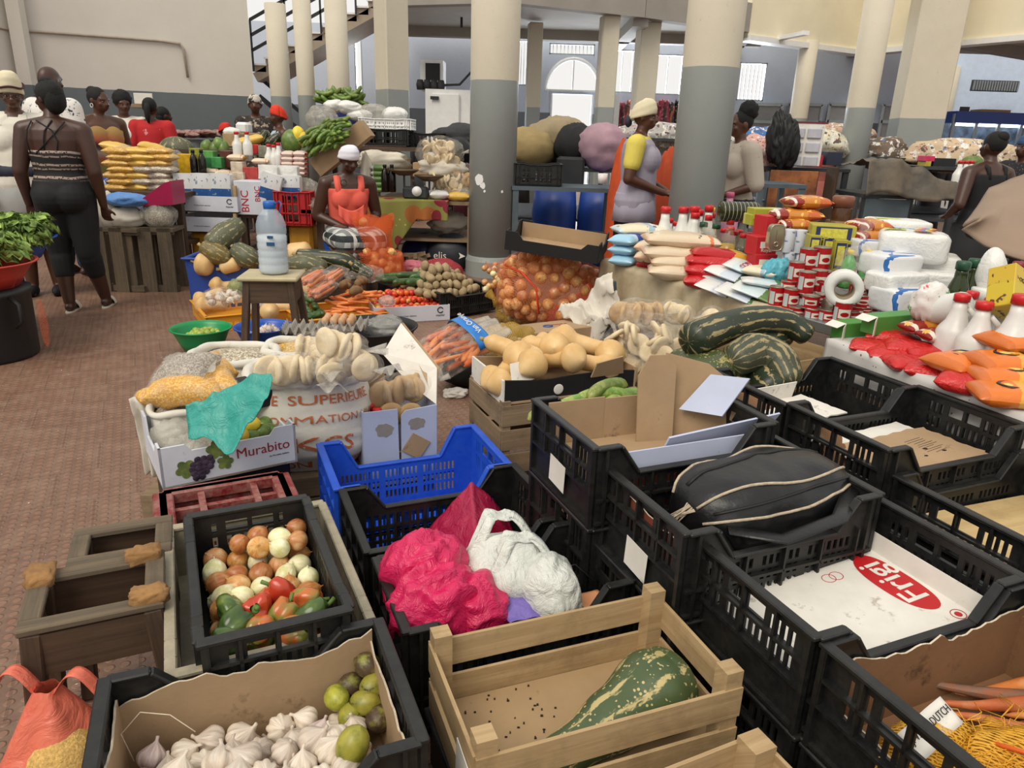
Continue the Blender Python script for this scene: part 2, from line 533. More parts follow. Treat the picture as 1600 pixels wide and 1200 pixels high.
for a,b in zip(edge[4:-1],edge[5:]):mb.bar((a[0],a[1],4.5),(b[0],b[1],4.5),.2,2.6)
struct('trim_2',mb,M_cream)
mb=MB()
for a,b in zip(edge[4:-1],edge[5:]):mb.bar((a[0],a[1],3.2),(b[0],b[1],3.2),.3,.09)
struct('trim_3',mb,M_white)
def column(x,y,r,ztop,label,square=0.0,mat=None,basew=0):
 mb=MB()
 if square:
  mb.box((0,0,ztop/2),(r*2,r*2,ztop),0,RZ(square),.015)
 else:
  mb.lathe([(r,0),(r,ZD),(r,ztop)],40)
 if basew:
  mb.lathe([(r+basew,0),(r+basew,.16),(r+basew*.5,.2),(r,.21)],40,0,None,None,False)
 o=mb.build('column',mat or M_col,None,(x,y,0))
 o['label']=label;o['kind']='structure'
 return o
column(-.27,7.75,.24,4.2,'thickest round cream and grey column in the middle of the hall',basew=.03)
cp=G(1110,107,ZD);column(cp.x,cp.y,.205,4.2,'round cream and grey column right of the onion sacks and grocery stall')
cp=G(1345,169,ZD);column(cp.x,cp.y,.185,4.2,'glossy grey round column behind the jar and noodle packets')
for u,v,r,lb in((439,151,.165,'leftmost slim round cream column in front of the stairs'),(479,149.5,.135,'second slim round cream column in front of the stairs'),(530,150,.165,'round cream column above the green bananas')):
 cp=G(u,v,ZD);column(cp.x,cp.y,r,3.3,lb)
cp=G(611,140,ZD);column(cp.x,cp.y+.1,.16,3.9,'square cream and grey pillar left of the thickest column',radians(38))
for u,v,r,lb in((832,168,.12,'slim square pillar left of the arched doorway'),(944,168,.14,'slim square pillar right of the arched doorway'),(1003,172,.17,'pale square pillar behind the woman in the grey apron')):
 cp=G(u,v,ZD);column(cp.x,cp.y,r,3.3,lb,.15)
cp=G(1432,186,ZD);column(cp.x,cp.y,.36,5.5,'broad angled pillar with cracked plaster at right',radians(-12))
for u,v,r,lb in((1247,185,.17,'round cream column behind the shoe pocket rack'),(1275,192,.15,'thin cream column lit by the light well'),(1465,201,.23,'cream round column beside the broad cracked pillar'),(1487,205,.19,'shaded round column nearest the glass shop front')):
 cp=G(u,v,ZD);column(cp.x,cp.y,r,3.3,lb)
mb=MB()
for k,(u,v,s)in enumerate(((744,281,.05),(752,290,.03),(787,300,.012),(756,299,.012))):
 p=D(u,v,7.5);a=atan2(p.y-7.75,p.x+.27)
 pts=[(cos(t)*s*(1+.4*n3((cos(t),sin(t),k*3.0))),sin(t)*s*1.1*(1+.4*n3((cos(t)+4,sin(t),k))))for t in[2*pi*i/14 for i in range(14)]]
 Mx=Matrix.Translation((-.27+cos(a)*.2395,7.75+sin(a)*.2395,p.z))@Matrix.Rotation(a,4,'Z')@Matrix(((0,0,1,0),(1,0,0,0),(0,1,0,0),(0,0,0,1)))
 mb.prism(pts,-.002,.003,0,Mx)
o=mb.build('trim_5',M_white);o['kind']='structure'
def onwall(s,z):
 a=Vector((-7.6,11.8,0));d=Vector((3.05,1.4,0)).normalized();nn=Vector((d.y,-d.x,0))
 return a+d*s+nn*.03+Vector((0,0,z))
zp=D(140,58,12.4).z
o=MB().tube([(-7.9,10.55,zp+.05),(-7.62,11.68,zp),onwall(.06,zp),onwall(2.0,zp),onwall(2.28,zp-.02),onwall(2.32,zp-.1),onwall(2.34,zp-.52)],.02,8).build('conduit',P('conduit_paint','a89a8c',.6))
tag(o,'long pinkish conduit pipe bent down on the left wall','pipe')
o=MB().box((-7.45,11.72,2.6),(.2,.14,5.2),0,None).build('trim_6',M_wall);o['kind']='structure'
st=thing('staircase','concrete staircase with dark handrail rising behind the slim columns','staircase',(0,0,0))
pa=D(398,112,14.3);pb=D(612,-8,14.3)
NS=12;mb=MB();tr=MB()
for i in range(NS):
 f0=i/NS;x=pa.x+(pb.x-pa.x)*f0;z=pa.z+(pb.z-pa.z)*f0;dx=(pb.x-pa.x)/NS;dz=(pb.z-pa.z)/NS
 mb.box((x+dx/2,14.9,z+dz/2),(dx,1.2,dz));tr.box((x+dx/2,14.88,z+dz+.012),(dx+.04,1.24,.03))
mb.bar((pa.x,14.9,pa.z-.10),(pb.x,14.9,pb.z-.10),1.2,.16);mb.build('steps',P('stair_concrete','a59684',.85,.08),st);tr.build('treads',M_white,st)
mb=MB()
for dz in(.35,.6,.85):mb.bar((pa.x,14.25,pa.z+dz),(pb.x,14.25,pb.z+dz),.03,.05)
for i in range(5):
 f0=i/4;mb.bar((pa.x+(pb.x-pa.x)*f0,14.25,pa.z+(pb.z-pa.z)*f0),(pa.x+(pb.x-pa.x)*f0,14.25,pa.z+(pb.z-pa.z)*f0+.86),.03,.03)
mb.build('handrail',M_dark,st)
mb=MB();qa=D(405,150,14.6);qb=D(470,205,14.6)
mb.bar(qa,qb,.05,.08);mb.bar(qa+Vector((0,0,.35)),qb+Vector((0,0,.35)),.05,.06)
mb.build('lower_rail',M_dark,st)
p0=D(665,212,13.2);p1=D(740,141,13.2)
cr=thing('cold_room','white walk-in cold room with a latched door behind the stalls','cold room',(0,0,0))
mb=MB().box(((p0.x+p1.x+.6)/2,14.2,p1.z/2),(p1.x+.6-p0.x,2.0,p1.z));mb.build('body',M_white,cr)
q0=D(675,155,13.18);q1=D(718,212,13.18)
mb=MB().box(((q0.x+q1.x)/2,13.17,q0.z/2+.1),(q1.x-q0.x,.06,q0.z),0,None,.02);dd=mb.build('door',M_white,cr)
mb=MB().box((q1.x-.02,13.12,q0.z*.72),(.05,.06,.14)).box((q0.x+.05,13.12,q0.z+.02),(.14,.05,.05));mb.build('latch',M_dark,dd)
un=thing('cooling_unit','white cooling unit with a black grille on the cold room roof','cooling unit',(0,0,0))
a0=D(656,138,13.6);a1=D(692,94,13.6)
MB().box(((a0.x+a1.x)/2,13.9,(p1.z+a1.z)/2),(a1.x-a0.x,.5,a1.z-p1.z)).build('casing',M_white,un)
MB().box(((a0.x+a1.x)/2+.02,13.64,(p1.z+a1.z)/2+.06),((a1.x-a0.x)*.62,.03,(a1.z-p1.z)*.55)).build('grille',M_black,un)
mb=MB()
for k in range(4):mb.lathe([(.06,0),(.07,.08),(.05,.16)],10,0,TM((a0.x+.02+k*.12,13.5,p1.z)))
mb.tube([(a1.x,13.5,p1.z+.08),(a1.x+.3,13.5,p1.z+.1),(a1.x+.55,13.5,p1.z+.36),(a1.x+.8,13.5,p1.z+.36)],.02,6)
mb.build('compressor',M_dark,un)
lp=thing('tube_lamp','unlit white tube lamp under the far ceiling at right','lamp',(0,0,0))
a=D(1205,74,14.8);b=D(1218,84,14.3)
MB().bar((a.x,a.y,3.26),(b.x+.25,b.y-.5,3.26),.12,.07).build('housing',M_white,lp)
lp=thing('spot_lamp','small dark lamp on the wall left of the thickest column','lamp',(0,0,0))
a=D(722,22,14);MB().box(a,(.22,.3,.1)).build('housing',M_dark,lp)
MB().box((a.x,a.y-.1,3.26),(.04,.04,.16)).build('stem',M_dark,lp)
for k,(i,e)in enumerate(((0,50),(2,120),(3,70),(4,70),(5,60),(6,60))):
 h=ho[i];la=bpy.data.lights.new('window_daylight','AREA');lo=bpy.data.objects.new('window_daylight',la);C.objects.link(lo)
 la.shape='RECTANGLE';la.size=h[1]-h[0];la.size_y=h[3]-h[2];la.energy=e;la.color=(.86,.93,1)
 if i==2:la.size*=1.25;la.size_y*=1.75
 lo.location=(x0+(h[0]+h[1])/2,YF+.30,(h[2]+h[3])/2+(.9 if i==2 else 0));lo.rotation_euler=(-pi/2,0,0)
cam=bpy.data.cameras.new('camera');co=bpy.data.objects.new('camera',cam);C.objects.link(co)
cam.sensor_fit='HORIZONTAL';cam.sensor_width=36;cam.lens=36*FPX/1600;cam.clip_end=200;cam.clip_start=.05
co.matrix_world=Matrix.Translation((0,0,CAMH))@Matrix.Rotation(pi/2-PITCH,4,'X')@Matrix.Rotation(ROLL,4,'Z')
bpy.context.scene.camera=co
w=bpy.data.worlds.new('sky');bpy.context.scene.world=w;w.use_nodes=True
bg=w.node_tree.nodes['Background'];bg.inputs[0].default_value=(1.0,.975,.94,1);bg.inputs[1].default_value=.92
sl=bpy.data.lights.new('sun','SUN');so=bpy.data.objects.new('sun',sl);C.objects.link(so)
sl.energy=2.1;sl.angle=radians(35);sl.color=(1,.92,.78)
so.rotation_euler=Vector((.35,.6,-.85)).to_track_quat('-Z','Y').to_euler()
sc=bpy.context.scene
sc.view_settings.view_transform='Standard';sc.view_settings.look='None';sc.view_settings.gamma=1;sc.view_settings.exposure=0.0
sc.view_settings.use_curve_mapping=False
def plastic(name,h,dust,amt=.5,rough=.45):
 n=N(name)
 f=n.noise(n.obj,7,6,.7)
 g=n.noise(n.obj,45,4,.7)
 d=n.math('MULTIPLY',n.ramp(n.math('ADD',n.math('MULTIPLY',f,.6),n.math('MULTIPLY',g,.4)),[(.42,0.0),(.75,1.0)]),amt)
 n.col(n.mix(d,lin(h),lin(dust)));n.set(Roughness=n.math('ADD',rough,n.math('MULTIPLY',d,.3)))
 return n.m
M_cr=plastic('black_plastic','0e1012','4a473f',.38)
M_crb=plastic('blue_plastic','1d4fc0','5d82cf',.3,.35)
M_crg=plastic('beige_plastic','8f8873','c1b298',.8)
M_crr=plastic('red_plastic','b01a1c','7a1414',.3)
M_crd=plastic('dark_red_plastic','7a1d1c','b9a79a',.7)
M_wh=P('paper_white','ddd9d0',.7,.06,12,dirt=('8a7a66',14,.6))
A0=radians(23)
def panel(mb,L,zl,top,holes,t,M,knots=()):
 xs=sorted(set([round(x,4)for x in[0,L]+[h[0]for h in holes]+[h[1]for h in holes]+list(knots)]))
 zs=sorted(set([round(z,4)for z in[0,zl]+[h[2]for h in holes]+[h[3]for h in holes]]))+['t']
 nx,nz=len(xs),len(zs)
 def zz(i,j):return top(xs[i])if zs[j]=='t' else zs[j]
 sol=[[not any(h[0]-1e-5<(xs[i]+xs[i+1])/2<h[1]+1e-5 and zs[j+1]!='t' and h[2]-1e-5<(zs[j]+zs[j+1])/2<h[3]+1e-5 for h in holes)for j in range(nz-1)]for i in range(nx-1)]
 vs=[]
 for y in(0,t):
  for i in range(nx):
   for j in range(nz):vs.append((xs[i],y,zz(i,j)))
 o=nx*nz;I=lambda i,j:i*nz+j
 fs=[]
 for i in range(nx-1):
  for j in range(nz-1):
   if not sol[i][j]:continue
   a,b,c,d=I(i,j),I(i+1,j),I(i+1,j+1),I(i,j+1)
   fs+=[(a,b,c,d),(o+d,o+c,o+b,o+a)]
   if i==0 or not sol[i-1][j]:fs.append((a,d,o+d,o+a))
   if i==nx-2 or not sol[i+1][j]:fs.append((b,o+b,o+c,c))
   if j==0 or not sol[i][j-1]:fs.append((a,o+a,o+b,b))
   if j==nz-2 or not sol[i][j+1]:fs.append((d,c,o+c,o+d))
 mb.add(vs,fs,0,False,M)
def crate_parts(root,L,W,H,mat,dip=.66,slots=1,handle=True,ribs=True,enddip=1.0,corner=.075,sw=.012,sgap=.021):
 t=.006
 Zl=H*dip
 def top(x):
  e=min(x,L-x)
  if e<corner:return H
  if e<corner+.06:return H-(H-Zl)*(e-corner)/.06
  return Zl
 zlow=Zl-.022
 def rows(L,z0,z1,n,m0,m1,skip=()):
  r=[];dz=(z1-z0)/n
  x=m0
  while x+sw<m1:
   if not any(a<x+sw/2<b for a,b in skip):
    for k in range(n):r.append((x,x+sw,z0+k*dz+.006,z0+(k+1)*dz-.006))
   x+=sgap
  return r
 for sgn in(-1,1):
  mb=MB()
  hs=[]
  if slots:hs=rows(L,H*.10,zlow,3 if H>.2 else 2,.07,L-.07,[(L*.36,L*.39),(L*.61,L*.64)])
  if slots==2:hs=[h for h in hs if h[2]>H*.28]
  M=Matrix.Translation((-L/2,sgn*(W/2-t/2)-t/2,0))
  panel(mb,L,zlow,top,hs,t,M,(corner,corner+.06,L-corner,L-corner-.06))
  yo=sgn*(W/2+.006)
  pts=[(-L/2,H),(-L/2+corner,H),(-L/2+corner+.06,Zl),(L/2-corner-.06,Zl),(L/2-corner,H),(L/2,H)]
  for(xa,za),(xb,zb)in zip(pts,pts[1:]):
   mb.bar((xa,yo-sgn*.004,za-.004),(xb,yo-sgn*.004,zb-.004),.024,.010,0,None,(0,0,1),.003)
  if ribs:
   for zr in(H*.36,H*.08):mb.box((0,yo,zr),(L*.98,.012,.008))
   for k in range(5):
    x=-L/2+L*(k+.5)/5
    mb.box((x,yo,Zl*.5),(.006,.012,Zl*.96))
   for x in(-L/2+.03,L/2-.03):mb.box((x,yo,H*.5),(.008,.012,H*.96))
  mb.build('side_panel',mat,root)
 He=H*enddip
 for sgn in(-1,1):
  mb=MB();Z2=He-.022
  hs=[]
  if slots:
   hw=.06
   hs=rows(W,H*.48,Z2-.005,2,.05,W-.05,[(W/2-hw-.01,W/2+hw+.01)])
   hs+=rows(W,H*.48,H*.48+(Z2-.005-H*.48)/2,1,W/2-hw,W/2+hw)
   if handle:hs.append((W/2-hw,W/2-.006,Z2-.045,Z2-.008));hs.append((W/2+.006,W/2+hw,Z2-.045,Z2-.008))
  M=Matrix.Translation((sgn*(L/2-t/2)+t/2,-W/2,0))@RZ(pi/2)
  panel(mb,W,Z2,lambda x:He,hs,t,M)
  xo=sgn*(L/2+.006)
  mb.bar((xo-sgn*.004,-W/2-.008,He-.004),(xo-sgn*.004,W/2+.008,He-.004),.026,.012,0,None,(0,0,1),.003)
  if ribs:
   for zr in(H*.45,H*.70,H*.06):mb.box((xo,0,zr),(.012,W*.98,.008))
   for y in(-W/2+.012,-W*.25,0,W*.25,W/2-.012):mb.box((xo,y,H*.72),(.012,.007,H*.5))
   for y in(-W/2+.006,W/2-.006):mb.box((xo,y,H*.5),(.014,.012,H*.98))
  mb.build('end_panel',mat,root)
 MB().box((0,0,.006),(L-.004,W-.004,.01)).build('base',mat,root)
CR={}
def crate(key,c,ztop,label,ang=A0,L=.6,W=.4,H=.25,mat=None,tilt=(0,0),group=None,name='plastic_crate',**kw):
 M=Matrix.Translation((c[0],c[1],ztop-H))@RZ(ang)@Matrix.Rotation(tilt[0],4,'X')@Matrix.Rotation(tilt[1],4,'Y')
 r=thing(name,label,'crate',M=M,group=group)
 crate_parts(r,L,W,H,mat or M_cr,**kw)
 CR[key]=(r,M,L,W,H)
 return r
def sticker(root,L,W,H,y,z,w,h,tilt=.06):
 Mx=Matrix.Translation((-L/2-.0135,y,z))@Matrix.Rotation(tilt,4,'X')
 o=MB().box((0,0,0),(.001,w,h),0,Mx).build('sticker',M_wh,root);o['label']='worn white paper sticker'
e1=Vector((cos(A0),sin(A0),0));e2=Vector((-sin(A0),cos(A0),0))
def endfit(pa,pb,z,L=.6):
 m=(G(*pa,z)+G(*pb,z))/2
 return m+e1*(L/2)
cA=endfit((1074,840),(1288,985),.50)
cC=endfit((946,723),(1071,832),.55)
cD=endfit((832,626),(938,696),.62)
cB=cA-e2*.415+e1*.012
crate('A',cA,.50,'black crate holding a white board with a red oval emblem')
crate('B',cB,.49,'black crate lined with torn brown cardboard holding carrots and yellow netting')
crate('C',cC,.55,'black crate carrying the black leather bag')
crate('D',cD,.62,'black crate with an opened cardboard box, highest on the left of the stack')
for k,y in(('C',-.02),('D',.0)):sticker(CR[k][0],.6,.4,.25,y,.085+(.0 if k=='D' else-.01),.10,.085)
mR=(G(1298,558,.56)+G(1425,605,.56))/2
cE=mR-e1*.3
mR=(G(1434,604,.58)+G(1604,662,.58))/2
cF=mR-e1*.3
cG=cF-e2*.42+e1*.03
crate('E',cE,.56,'empty black crate with a printed white card, beside the green squashes')
crate('F',cF,.58,'empty black crate floored with a torn brown card, below the red packets')
crate('G',cG,.50,'black crate floored with bare plywood at the right edge')
for k in 'ABCDEFG':
 r,M,L,W,H=CR[k]
 zb=M.translation.z
 lb={'A':'lower black crate carrying the one with the red oval emblem board','B':'lower black crate carrying the carrot crate','C':'lower black crate carrying the leather bag crate','D':'lower black crate under the opened cardboard box','E':'lower black crate under the one with the printed white card','F':'lower black crate under the one with the torn brown card','G':'lower black crate under the plywood one'}[k]
 if k in 'EFG':continue
 crate(k+'2',M.translation,zb+.004,lb,H=zb+.004,slots=2)
for k in 'EFG':
 r,M,L,W,H=CR[k];zb=M.translation.z
 o=MB().box((0,0,zb/2),(.56,.38,zb-.002)).build('storage_box',M_black,None,(M.translation.x,M.translation.y,0),A0)
 tag(o,{'E':'dark storage box under the crate with the printed white card','F':'dark storage box under the crate with the torn brown card','G':'dark storage box under the plywood crate'}[k],'box')
def quadfit(pts,z):return sum((G(u,v,z)for u,v in pts),Vector())/len(pts)
cBl=quadfit([(503,712),(745,680),(793,722),(548,785)],.30)
cH=quadfit([(534,775),(802,726),(888,815),(585,870)],.30)
cI=quadfit([(594,877),(922,821),(1010,943),(644,1021)],.32)+e2*.06
cH=cH+e2*.03
cBl=cH+e2*.40-e1*.015
crate('blue',cBl,.30,'bright blue plastic crate below the white box of flatbread',mat=M_crb,H=.30,dip=.62,W=.38,sw=.009,sgap=.017)
crate('H',cH,.30,'black crate with a crimson plastic sheet, in front of the blue crate',H=.30,dip=.72,W=.39,sw=.016,sgap=.026)
crate('I',cI,.32,'black crate overflowing with pink and white plastic bags',H=.32,W=.32,dip=.72,sw=.016,sgap=.026)
cJ=G(165,1062,.42)+e1*.255-e2*.17
crate('J',cJ,.42,'black crate lined with cardboard and full of garlic bulbs',L=.51,W=.34,H=.24,dip=.74)
crate('J2',cJ,.185,'low black crate under the garlic crate',L=.51,W=.34,H=.185,slots=0)
cK=quadfit([(252,825),(500,779),(592,970),(270,1070)],.38)
crate('K',cK,.38,'grimy beige crate around the black vegetable crate',ang=A0-pi/2+radians(2),H=.16,mat=M_crg,dip=1.0,enddip=1.0,corner=.05,ribs=False,sw=.006,sgap=.011,handle=False)
crate('K2',cK,.225,'black crate underneath the grimy beige one',ang=A0-pi/2+radians(2),H=.225,slots=2,dip=.9)
cO=quadfit([(287,810),(477,777),(550,942),(311,1002)],.455)
crate('O',cO+Vector((.0,.0,0)),.455,'smaller black crate of onions and bell peppers inside the beige crate',ang=A0-pi/2+radians(2.5),L=.53,W=.29,H=.205,dip=.93,enddip=1.0,corner=.05)
def red_crate():
 p=quadfit([(272,790),(398,757),(427,776),(300,822)],.30)
 r=thing('bottle_crate','scuffed dark red bottle crate behind the vegetable crate','crate',(p.x,p.y+.02,0),A0+radians(4))
 mb=MB();L,W,H=.36,.26,.30
 for y in(-W/2,W/2):mb.box((0,y,H-.02),(L,.045,.04),0,None,.004).box((0,y,.15),(L,.02,.3))
 for x in(-L/2,L/2):mb.box((x,0,H-.02),(.06,W,.04),0,None,.004).box((x,0,.15),(.02,W,.3))
 mb.box((.09,0,H-.025),(.02,W,.03)).box((-.07,0,H-.025),(.02,W,.03)).box((0,.02,H-.03),(L,.02,.03))
 mb.build('frame',M_crd,r)
 MB().box((0,0,.1),(L-.03,W-.03,.02)).build('base',M_crd,r)
red_crate()
M_w1=wood('pale_poplar','9c8159','bda27a',1.0,.75,'6b5438')
M_w2=wood('old_wood','7a6650','9a8468',1.0,.8,'3b2d20')
M_w3=wood('dark_stool_wood','3c2c20','5a4533',1.0,.7,'22180f')
M_w4=wood('grey_planks','50463a','73644f',1.0,.85,'332a20')
def wcrate(label,M,L,W,H,mat,rows=2,post=.035,ph=.04,sh=None,name='wooden_crate',basemat=None,gap=.02,skipn=False,endrows=None):
 r=thing(name,label,'crate',M=M)
 sh=sh or(H-.01)/rows-gap
 for sx in(-1,1):
  for sy in(-1,1):
   MB().prism([(-post/2,-post/2),(post/2,-post/2),(post/2,post/2),(-post/2,post/2)],0,H+ph+rnd(-.006,.006),0,Matrix.Translation((sx*(L/2-post*.6),sy*(W/2-post*.6),0))).build('corner_post',mat,r)
 for sy in(-1,1):
  for k in range(rows):
   z=H-sh/2-k*(sh+gap)
   MB().box((0,sy*(W/2-.004),z),(L-.004,.008,sh),0,TM(ry=rnd(-.006,.006))).build('side_slat',mat,r)
 for sx in(-1,1):
  for k in range(endrows or rows):
   z=H-sh/2-k*(sh+gap)
   MB().box((sx*(L/2-.003),0,z),(.008,W-.02,sh),0).build('end_slat',mat,r)
 MB().box((0,0,.012),(L-.02,W-.02,.006)).build('base',basemat or mat,r)
 return r
zw=.36
cW=quadfit([(668,994),(1030,920),(1169,1061),(732,1177)],zw)
M_hard=P('hardboard','a58a66',.8,.1,6,dirt=('5d4a34',22,.66))
WM=Matrix.Translation((cW.x,cW.y,zw-.20))@RZ(A0-radians(2))
wcrate('pale wooden slat crate holding one speckled green squash',WM,.58,.345,.185,M_w1,2,.04,.035,.072,basemat=M_hard,gap=.03)
r=crate('W2',(cW.x,cW.y),zw-.202,'low dark crate carrying the pale wooden slat crate',L=.56,W=.36,H=zw-.202,slots=0,ribs=False,dip=.95)
pw=G(1180,1122,.36)
WM2=Matrix.Translation((pw.x,pw.y,0))@RZ(A0+radians(2))@Matrix.Translation((-.28,-.19,.0))
wcrate('second pale wooden crate at the bottom edge, nearest the camera',WM2,.56,.36,.335,M_w1,3,.05,.02,.085,gap=.02)
SK1=skinmat('skin_deep','3a2218','4b2e21')
SK2=skinmat('skin_brown','4a2c1e','5e3a28')
RINGS=[(.80,.10,.085,0),(.85,.165,.12,.012),(.92,.172,.125,.015),(1.0,.152,.11,.01),(1.08,.135,.098,0),(1.2,.15,.108,0),(1.31,.165,.108,0),(1.38,.165,.092,.005),(1.43,.12,.068,.01),(1.465,.06,.055,.005)]
def capsule(mb,a,b,ra,rb,n=14,mid=None):
 a=Vector(a);b=Vector(b);d=b-a;L=d.length
 if L<1e-6:d=Vector((0,0,1));L=1e-6
 x=d/L
 pts=[];rr=[]
 for k in range(4):
  t=pi/2*k/4
  pts.append(a-x*ra*cos(t));rr.append(max(.0015,ra*sin(t)))
 st=[(0,ra)]+([mid]if mid else[])+[(1,rb)]
 for i,(t,r)in enumerate(st):pts.append(a+d*t);rr.append(r)
 for k in range(3,-1,-1):
  t=pi/2*k/4
  pts.append(b+x*rb*cos(t));rr.append(max(.0015,rb*sin(t)))
 mb.tube(pts,rr,n)
def remesh(mb,name,mat,parent,vox,smooth=4,M=None):
 o=mb.build(name,mat,parent,M=M)
 mod(o,'REMESH',mode='VOXEL',voxel_size=vox,use_smooth_shade=True)
 mod(o,'SMOOTH',factor=.5,iterations=smooth)
 return bake(o)
def ringat(z):
 if z<=RINGS[0][0]:return RINGS[0][1:]
 for a,b in zip(RINGS,RINGS[1:]):
  if a[0]<=z<=b[0]:
   t=(z-a[0])/(b[0]-a[0])
   return tuple(a[i]+(b[i]-a[i])*t for i in(1,2,3))
 return RINGS[-1][1:]
def person(label,loc,rz,hgt=1.68,b=1.0,arms=None,legs=None,lean=0.0,head=(0,0),skin=None,vox=.012,cloth=(),hair=None,bust=0.0,butt=0.0,near=False,eyes=True,group=None,zoff=0.0,glass=False,extra=None,belly=0.0,pelvis=None):
 skin=skin or SK1
 k=hgt/1.70
 root=thing('person',label,'person',(loc[0],loc[1],zoff),rz,group)
 root.scale=(k,k,k)
 A={'L':[(.185,.005,1.385),(.245,.03,1.10),(.25,-.03,.86)],'R':[(-.185,.005,1.385),(-.245,.03,1.10),(-.25,-.03,.86)]}
 if arms:A.update(arms)
 Lg={'L':[(.09,0,.88),(.095,-.015,.48),(.095,.02,.085)],'R':[(-.09,0,.88),(-.095,-.015,.48),(-.095,.02,.085)]}
 if legs:Lg.update(legs)
 px,py,pz=pelvis or(0,0,0)
 def sh(p):
  p=Vector(p);return Vector((p.x+px,p.y-max(0,p.z-.9)*lean+py,p.z+pz))
 def torso(mb,z0,z1,inf,n=20):
  zs=sorted(set([z0,z1]+[r[0]for r in RINGS if z0<r[0]<z1]+[z0+(z1-z0)*i/6 for i in range(7)]))
  pts=[];rx=[];ry=[]
  rows=[]
  for z in zs:
   a,c,oy=ringat(z);fx=b if z<1.40 else(1+(b-1)*.4)
   bl=belly*max(0,1-((z-1.03)/.2)**2)
   rows.append((sh((0,oy-bl*.5,z)),a*fx+inf,c*fx+inf+bl*.5))
  vs=[];fs=[]
  for c,rxx,ryy in rows:
   for i in range(n):vs.append((c.x+rxx*cos(2*pi*i/n),c.y+ryy*sin(2*pi*i/n),c.z))
  for j in range(len(rows)-1):
   for i in range(n):fs.append((j*n+i,j*n+(i+1)%n,(j+1)*n+(i+1)%n,(j+1)*n+i))
  fs.append(tuple(range(n-1,-1,-1)));fs.append(tuple((len(rows)-1)*n+i for i in range(n)))
  mb.add(vs,fs)
  if bust and z0<1.25<z1:
   for s in(-1,1):mb.ell(sh((s*.07,-.065*b,1.25)),(.075+bust*.3+inf,.05+bust*.9+inf,.085+bust*.4+inf),16,10)
  if butt and z0<.9<z1+.15:
   for s in(-1,1):mb.ell(sh((s*.07,.05*b,.895)),(.095*b+inf,.075+butt+inf,.115+inf),16,10)
 def arm(mb,s,t1,inf,hand=False):
  S,E,W=[sh(p)if not isinstance(p,Vector)else p for p in A[s]]
  fb=.5+.5*b
  capsule(mb,S,S+(E-S)*min(1,t1),.056*b+inf,(.056-.013*min(1,t1))*b+inf,mid=(.4,.053*b+inf))
  if t1>1:capsule(mb,E,E+(W-E)*(t1-1),.042*b+inf,(.042-.015*(t1-1))*fb+inf,mid=(.3,.041*fb+inf))
  if hand:
   d=(W-E).normalized();side=Vector((0,0,1)).cross(d)
   side=side.normalized()if side.length>.15 else Vector((0,1,0))
   nrm=d.cross(side)
   P0=W+d*.02
   for q in range(4):
    o=side*(-.027+.018*q)
    capsule(mb,P0+o*.55,P0+d*.065+o,.015,.0115)
    L1=(.037,.043,.041,.032)[q]
    K=P0+d*.072+o;J=K+(d*.85+nrm*.5)*L1
    capsule(mb,K,J,.0098,.0088);capsule(mb,J,J+(d*.35+nrm*.9)*L1*.8,.0088,.0072)
   th=P0+d*.018-side*.028
   capsule(mb,th,th+(d*.6-side*.6+nrm*.3)*.045,.0125,.0105)
   capsule(mb,th+(d*.6-side*.6+nrm*.3)*.045,th+(d*.6-side*.6+nrm*.3)*.045+(d*.8+nrm*.5)*.03,.0105,.0085)
 def leg(mb,s,t1,inf,foot=False):
  H,K,F=[Vector(p)for p in Lg[s]]
  capsule(mb,H,H+(K-H)*min(1,t1),.092*b+inf,(.092-.033*min(1,t1))*b+inf,mid=(.35,.085*b+inf))
  if t1>1:capsule(mb,K,K+(F-K)*(t1-1),.056*b+inf,(.056-.02*(t1-1))*b+inf,mid=(.33,.058*b+inf))
  if foot:
   capsule(mb,F+Vector((0,.02,-.045)),F+Vector((0,-.10,-.058)),.036,.026)
   capsule(mb,F,F+Vector((0,-.07,-.04)),.036,.028)
   for q in range(5):capsule(mb,F+Vector((-.028+.014*q,-.10,-.062)),F+Vector((-.032+.016*q,-.135+.006*abs(q-1.5),-.068)),.012,.009,8)
 mb=MB()
 torso(mb,.80,1.465,0)
 for s in 'LR':
  if Lg[s]:leg(mb,s,2,0,True)
  arm(mb,s,2,0,near or vox<.01)
  if not(near or vox<.01):
   S,E,W=[sh(p)for p in A[s]];d=(W-E).normalized()
   for q in range(4):capsule(mb,W+d*.02,W+d*(.15-.01*abs(q-1.5))+Vector((0,-.02+.013*q,0)),.016,.011,8)
   capsule(mb,W+d*.03,W+d*.08+Vector((0,-.045,0)),.014,.011,8)
  S=sh(A[s][0]);capsule(mb,sh((.04 if s=='L' else-.04,.005,1.43)),S,.05,.056*b)
 nb=sh((0,.005,1.44))
 hp=nb+Vector((0,-.02-lean*.05,.07))
 capsule(mb,nb,hp,.052+.006*(b-1)*5,.05)
 HM=Matrix.Translation(hp)@Matrix.Rotation(head[0],4,'Z')@Matrix.Rotation(head[1],4,'X')
 def h(p):return HM@Vector(p)
 hm=MB()
 hm.ell((0,.005,.105),(.074,.095,.098),20,14)
 hm.ell((0,-.028,.05),(.059,.066,.066),16,10)
 hm.ell((0,-.05,.02),(.036,.04,.03),12,8)
 capsule(hm,(0,-.088,.092),(0,-.106,.066),.011,.017,10)
 for s in(-1,1):
  hm.ell((s*.014,-.098,.062),(.011,.011,.009),8,6)
  hm.ell((s*.076,.012,.082),(.012,.022,.033),8,6)
  capsule(hm,(s*.016,-.088,.110),(s*.05,-.076,.112),.009,.008,8)
  hm.ell((s*.045,-.065,.062),(.02,.018,.018),8,6)
 capsule(hm,(-.02,-.092,.036),(.02,-.092,.036),.009,.009,8)
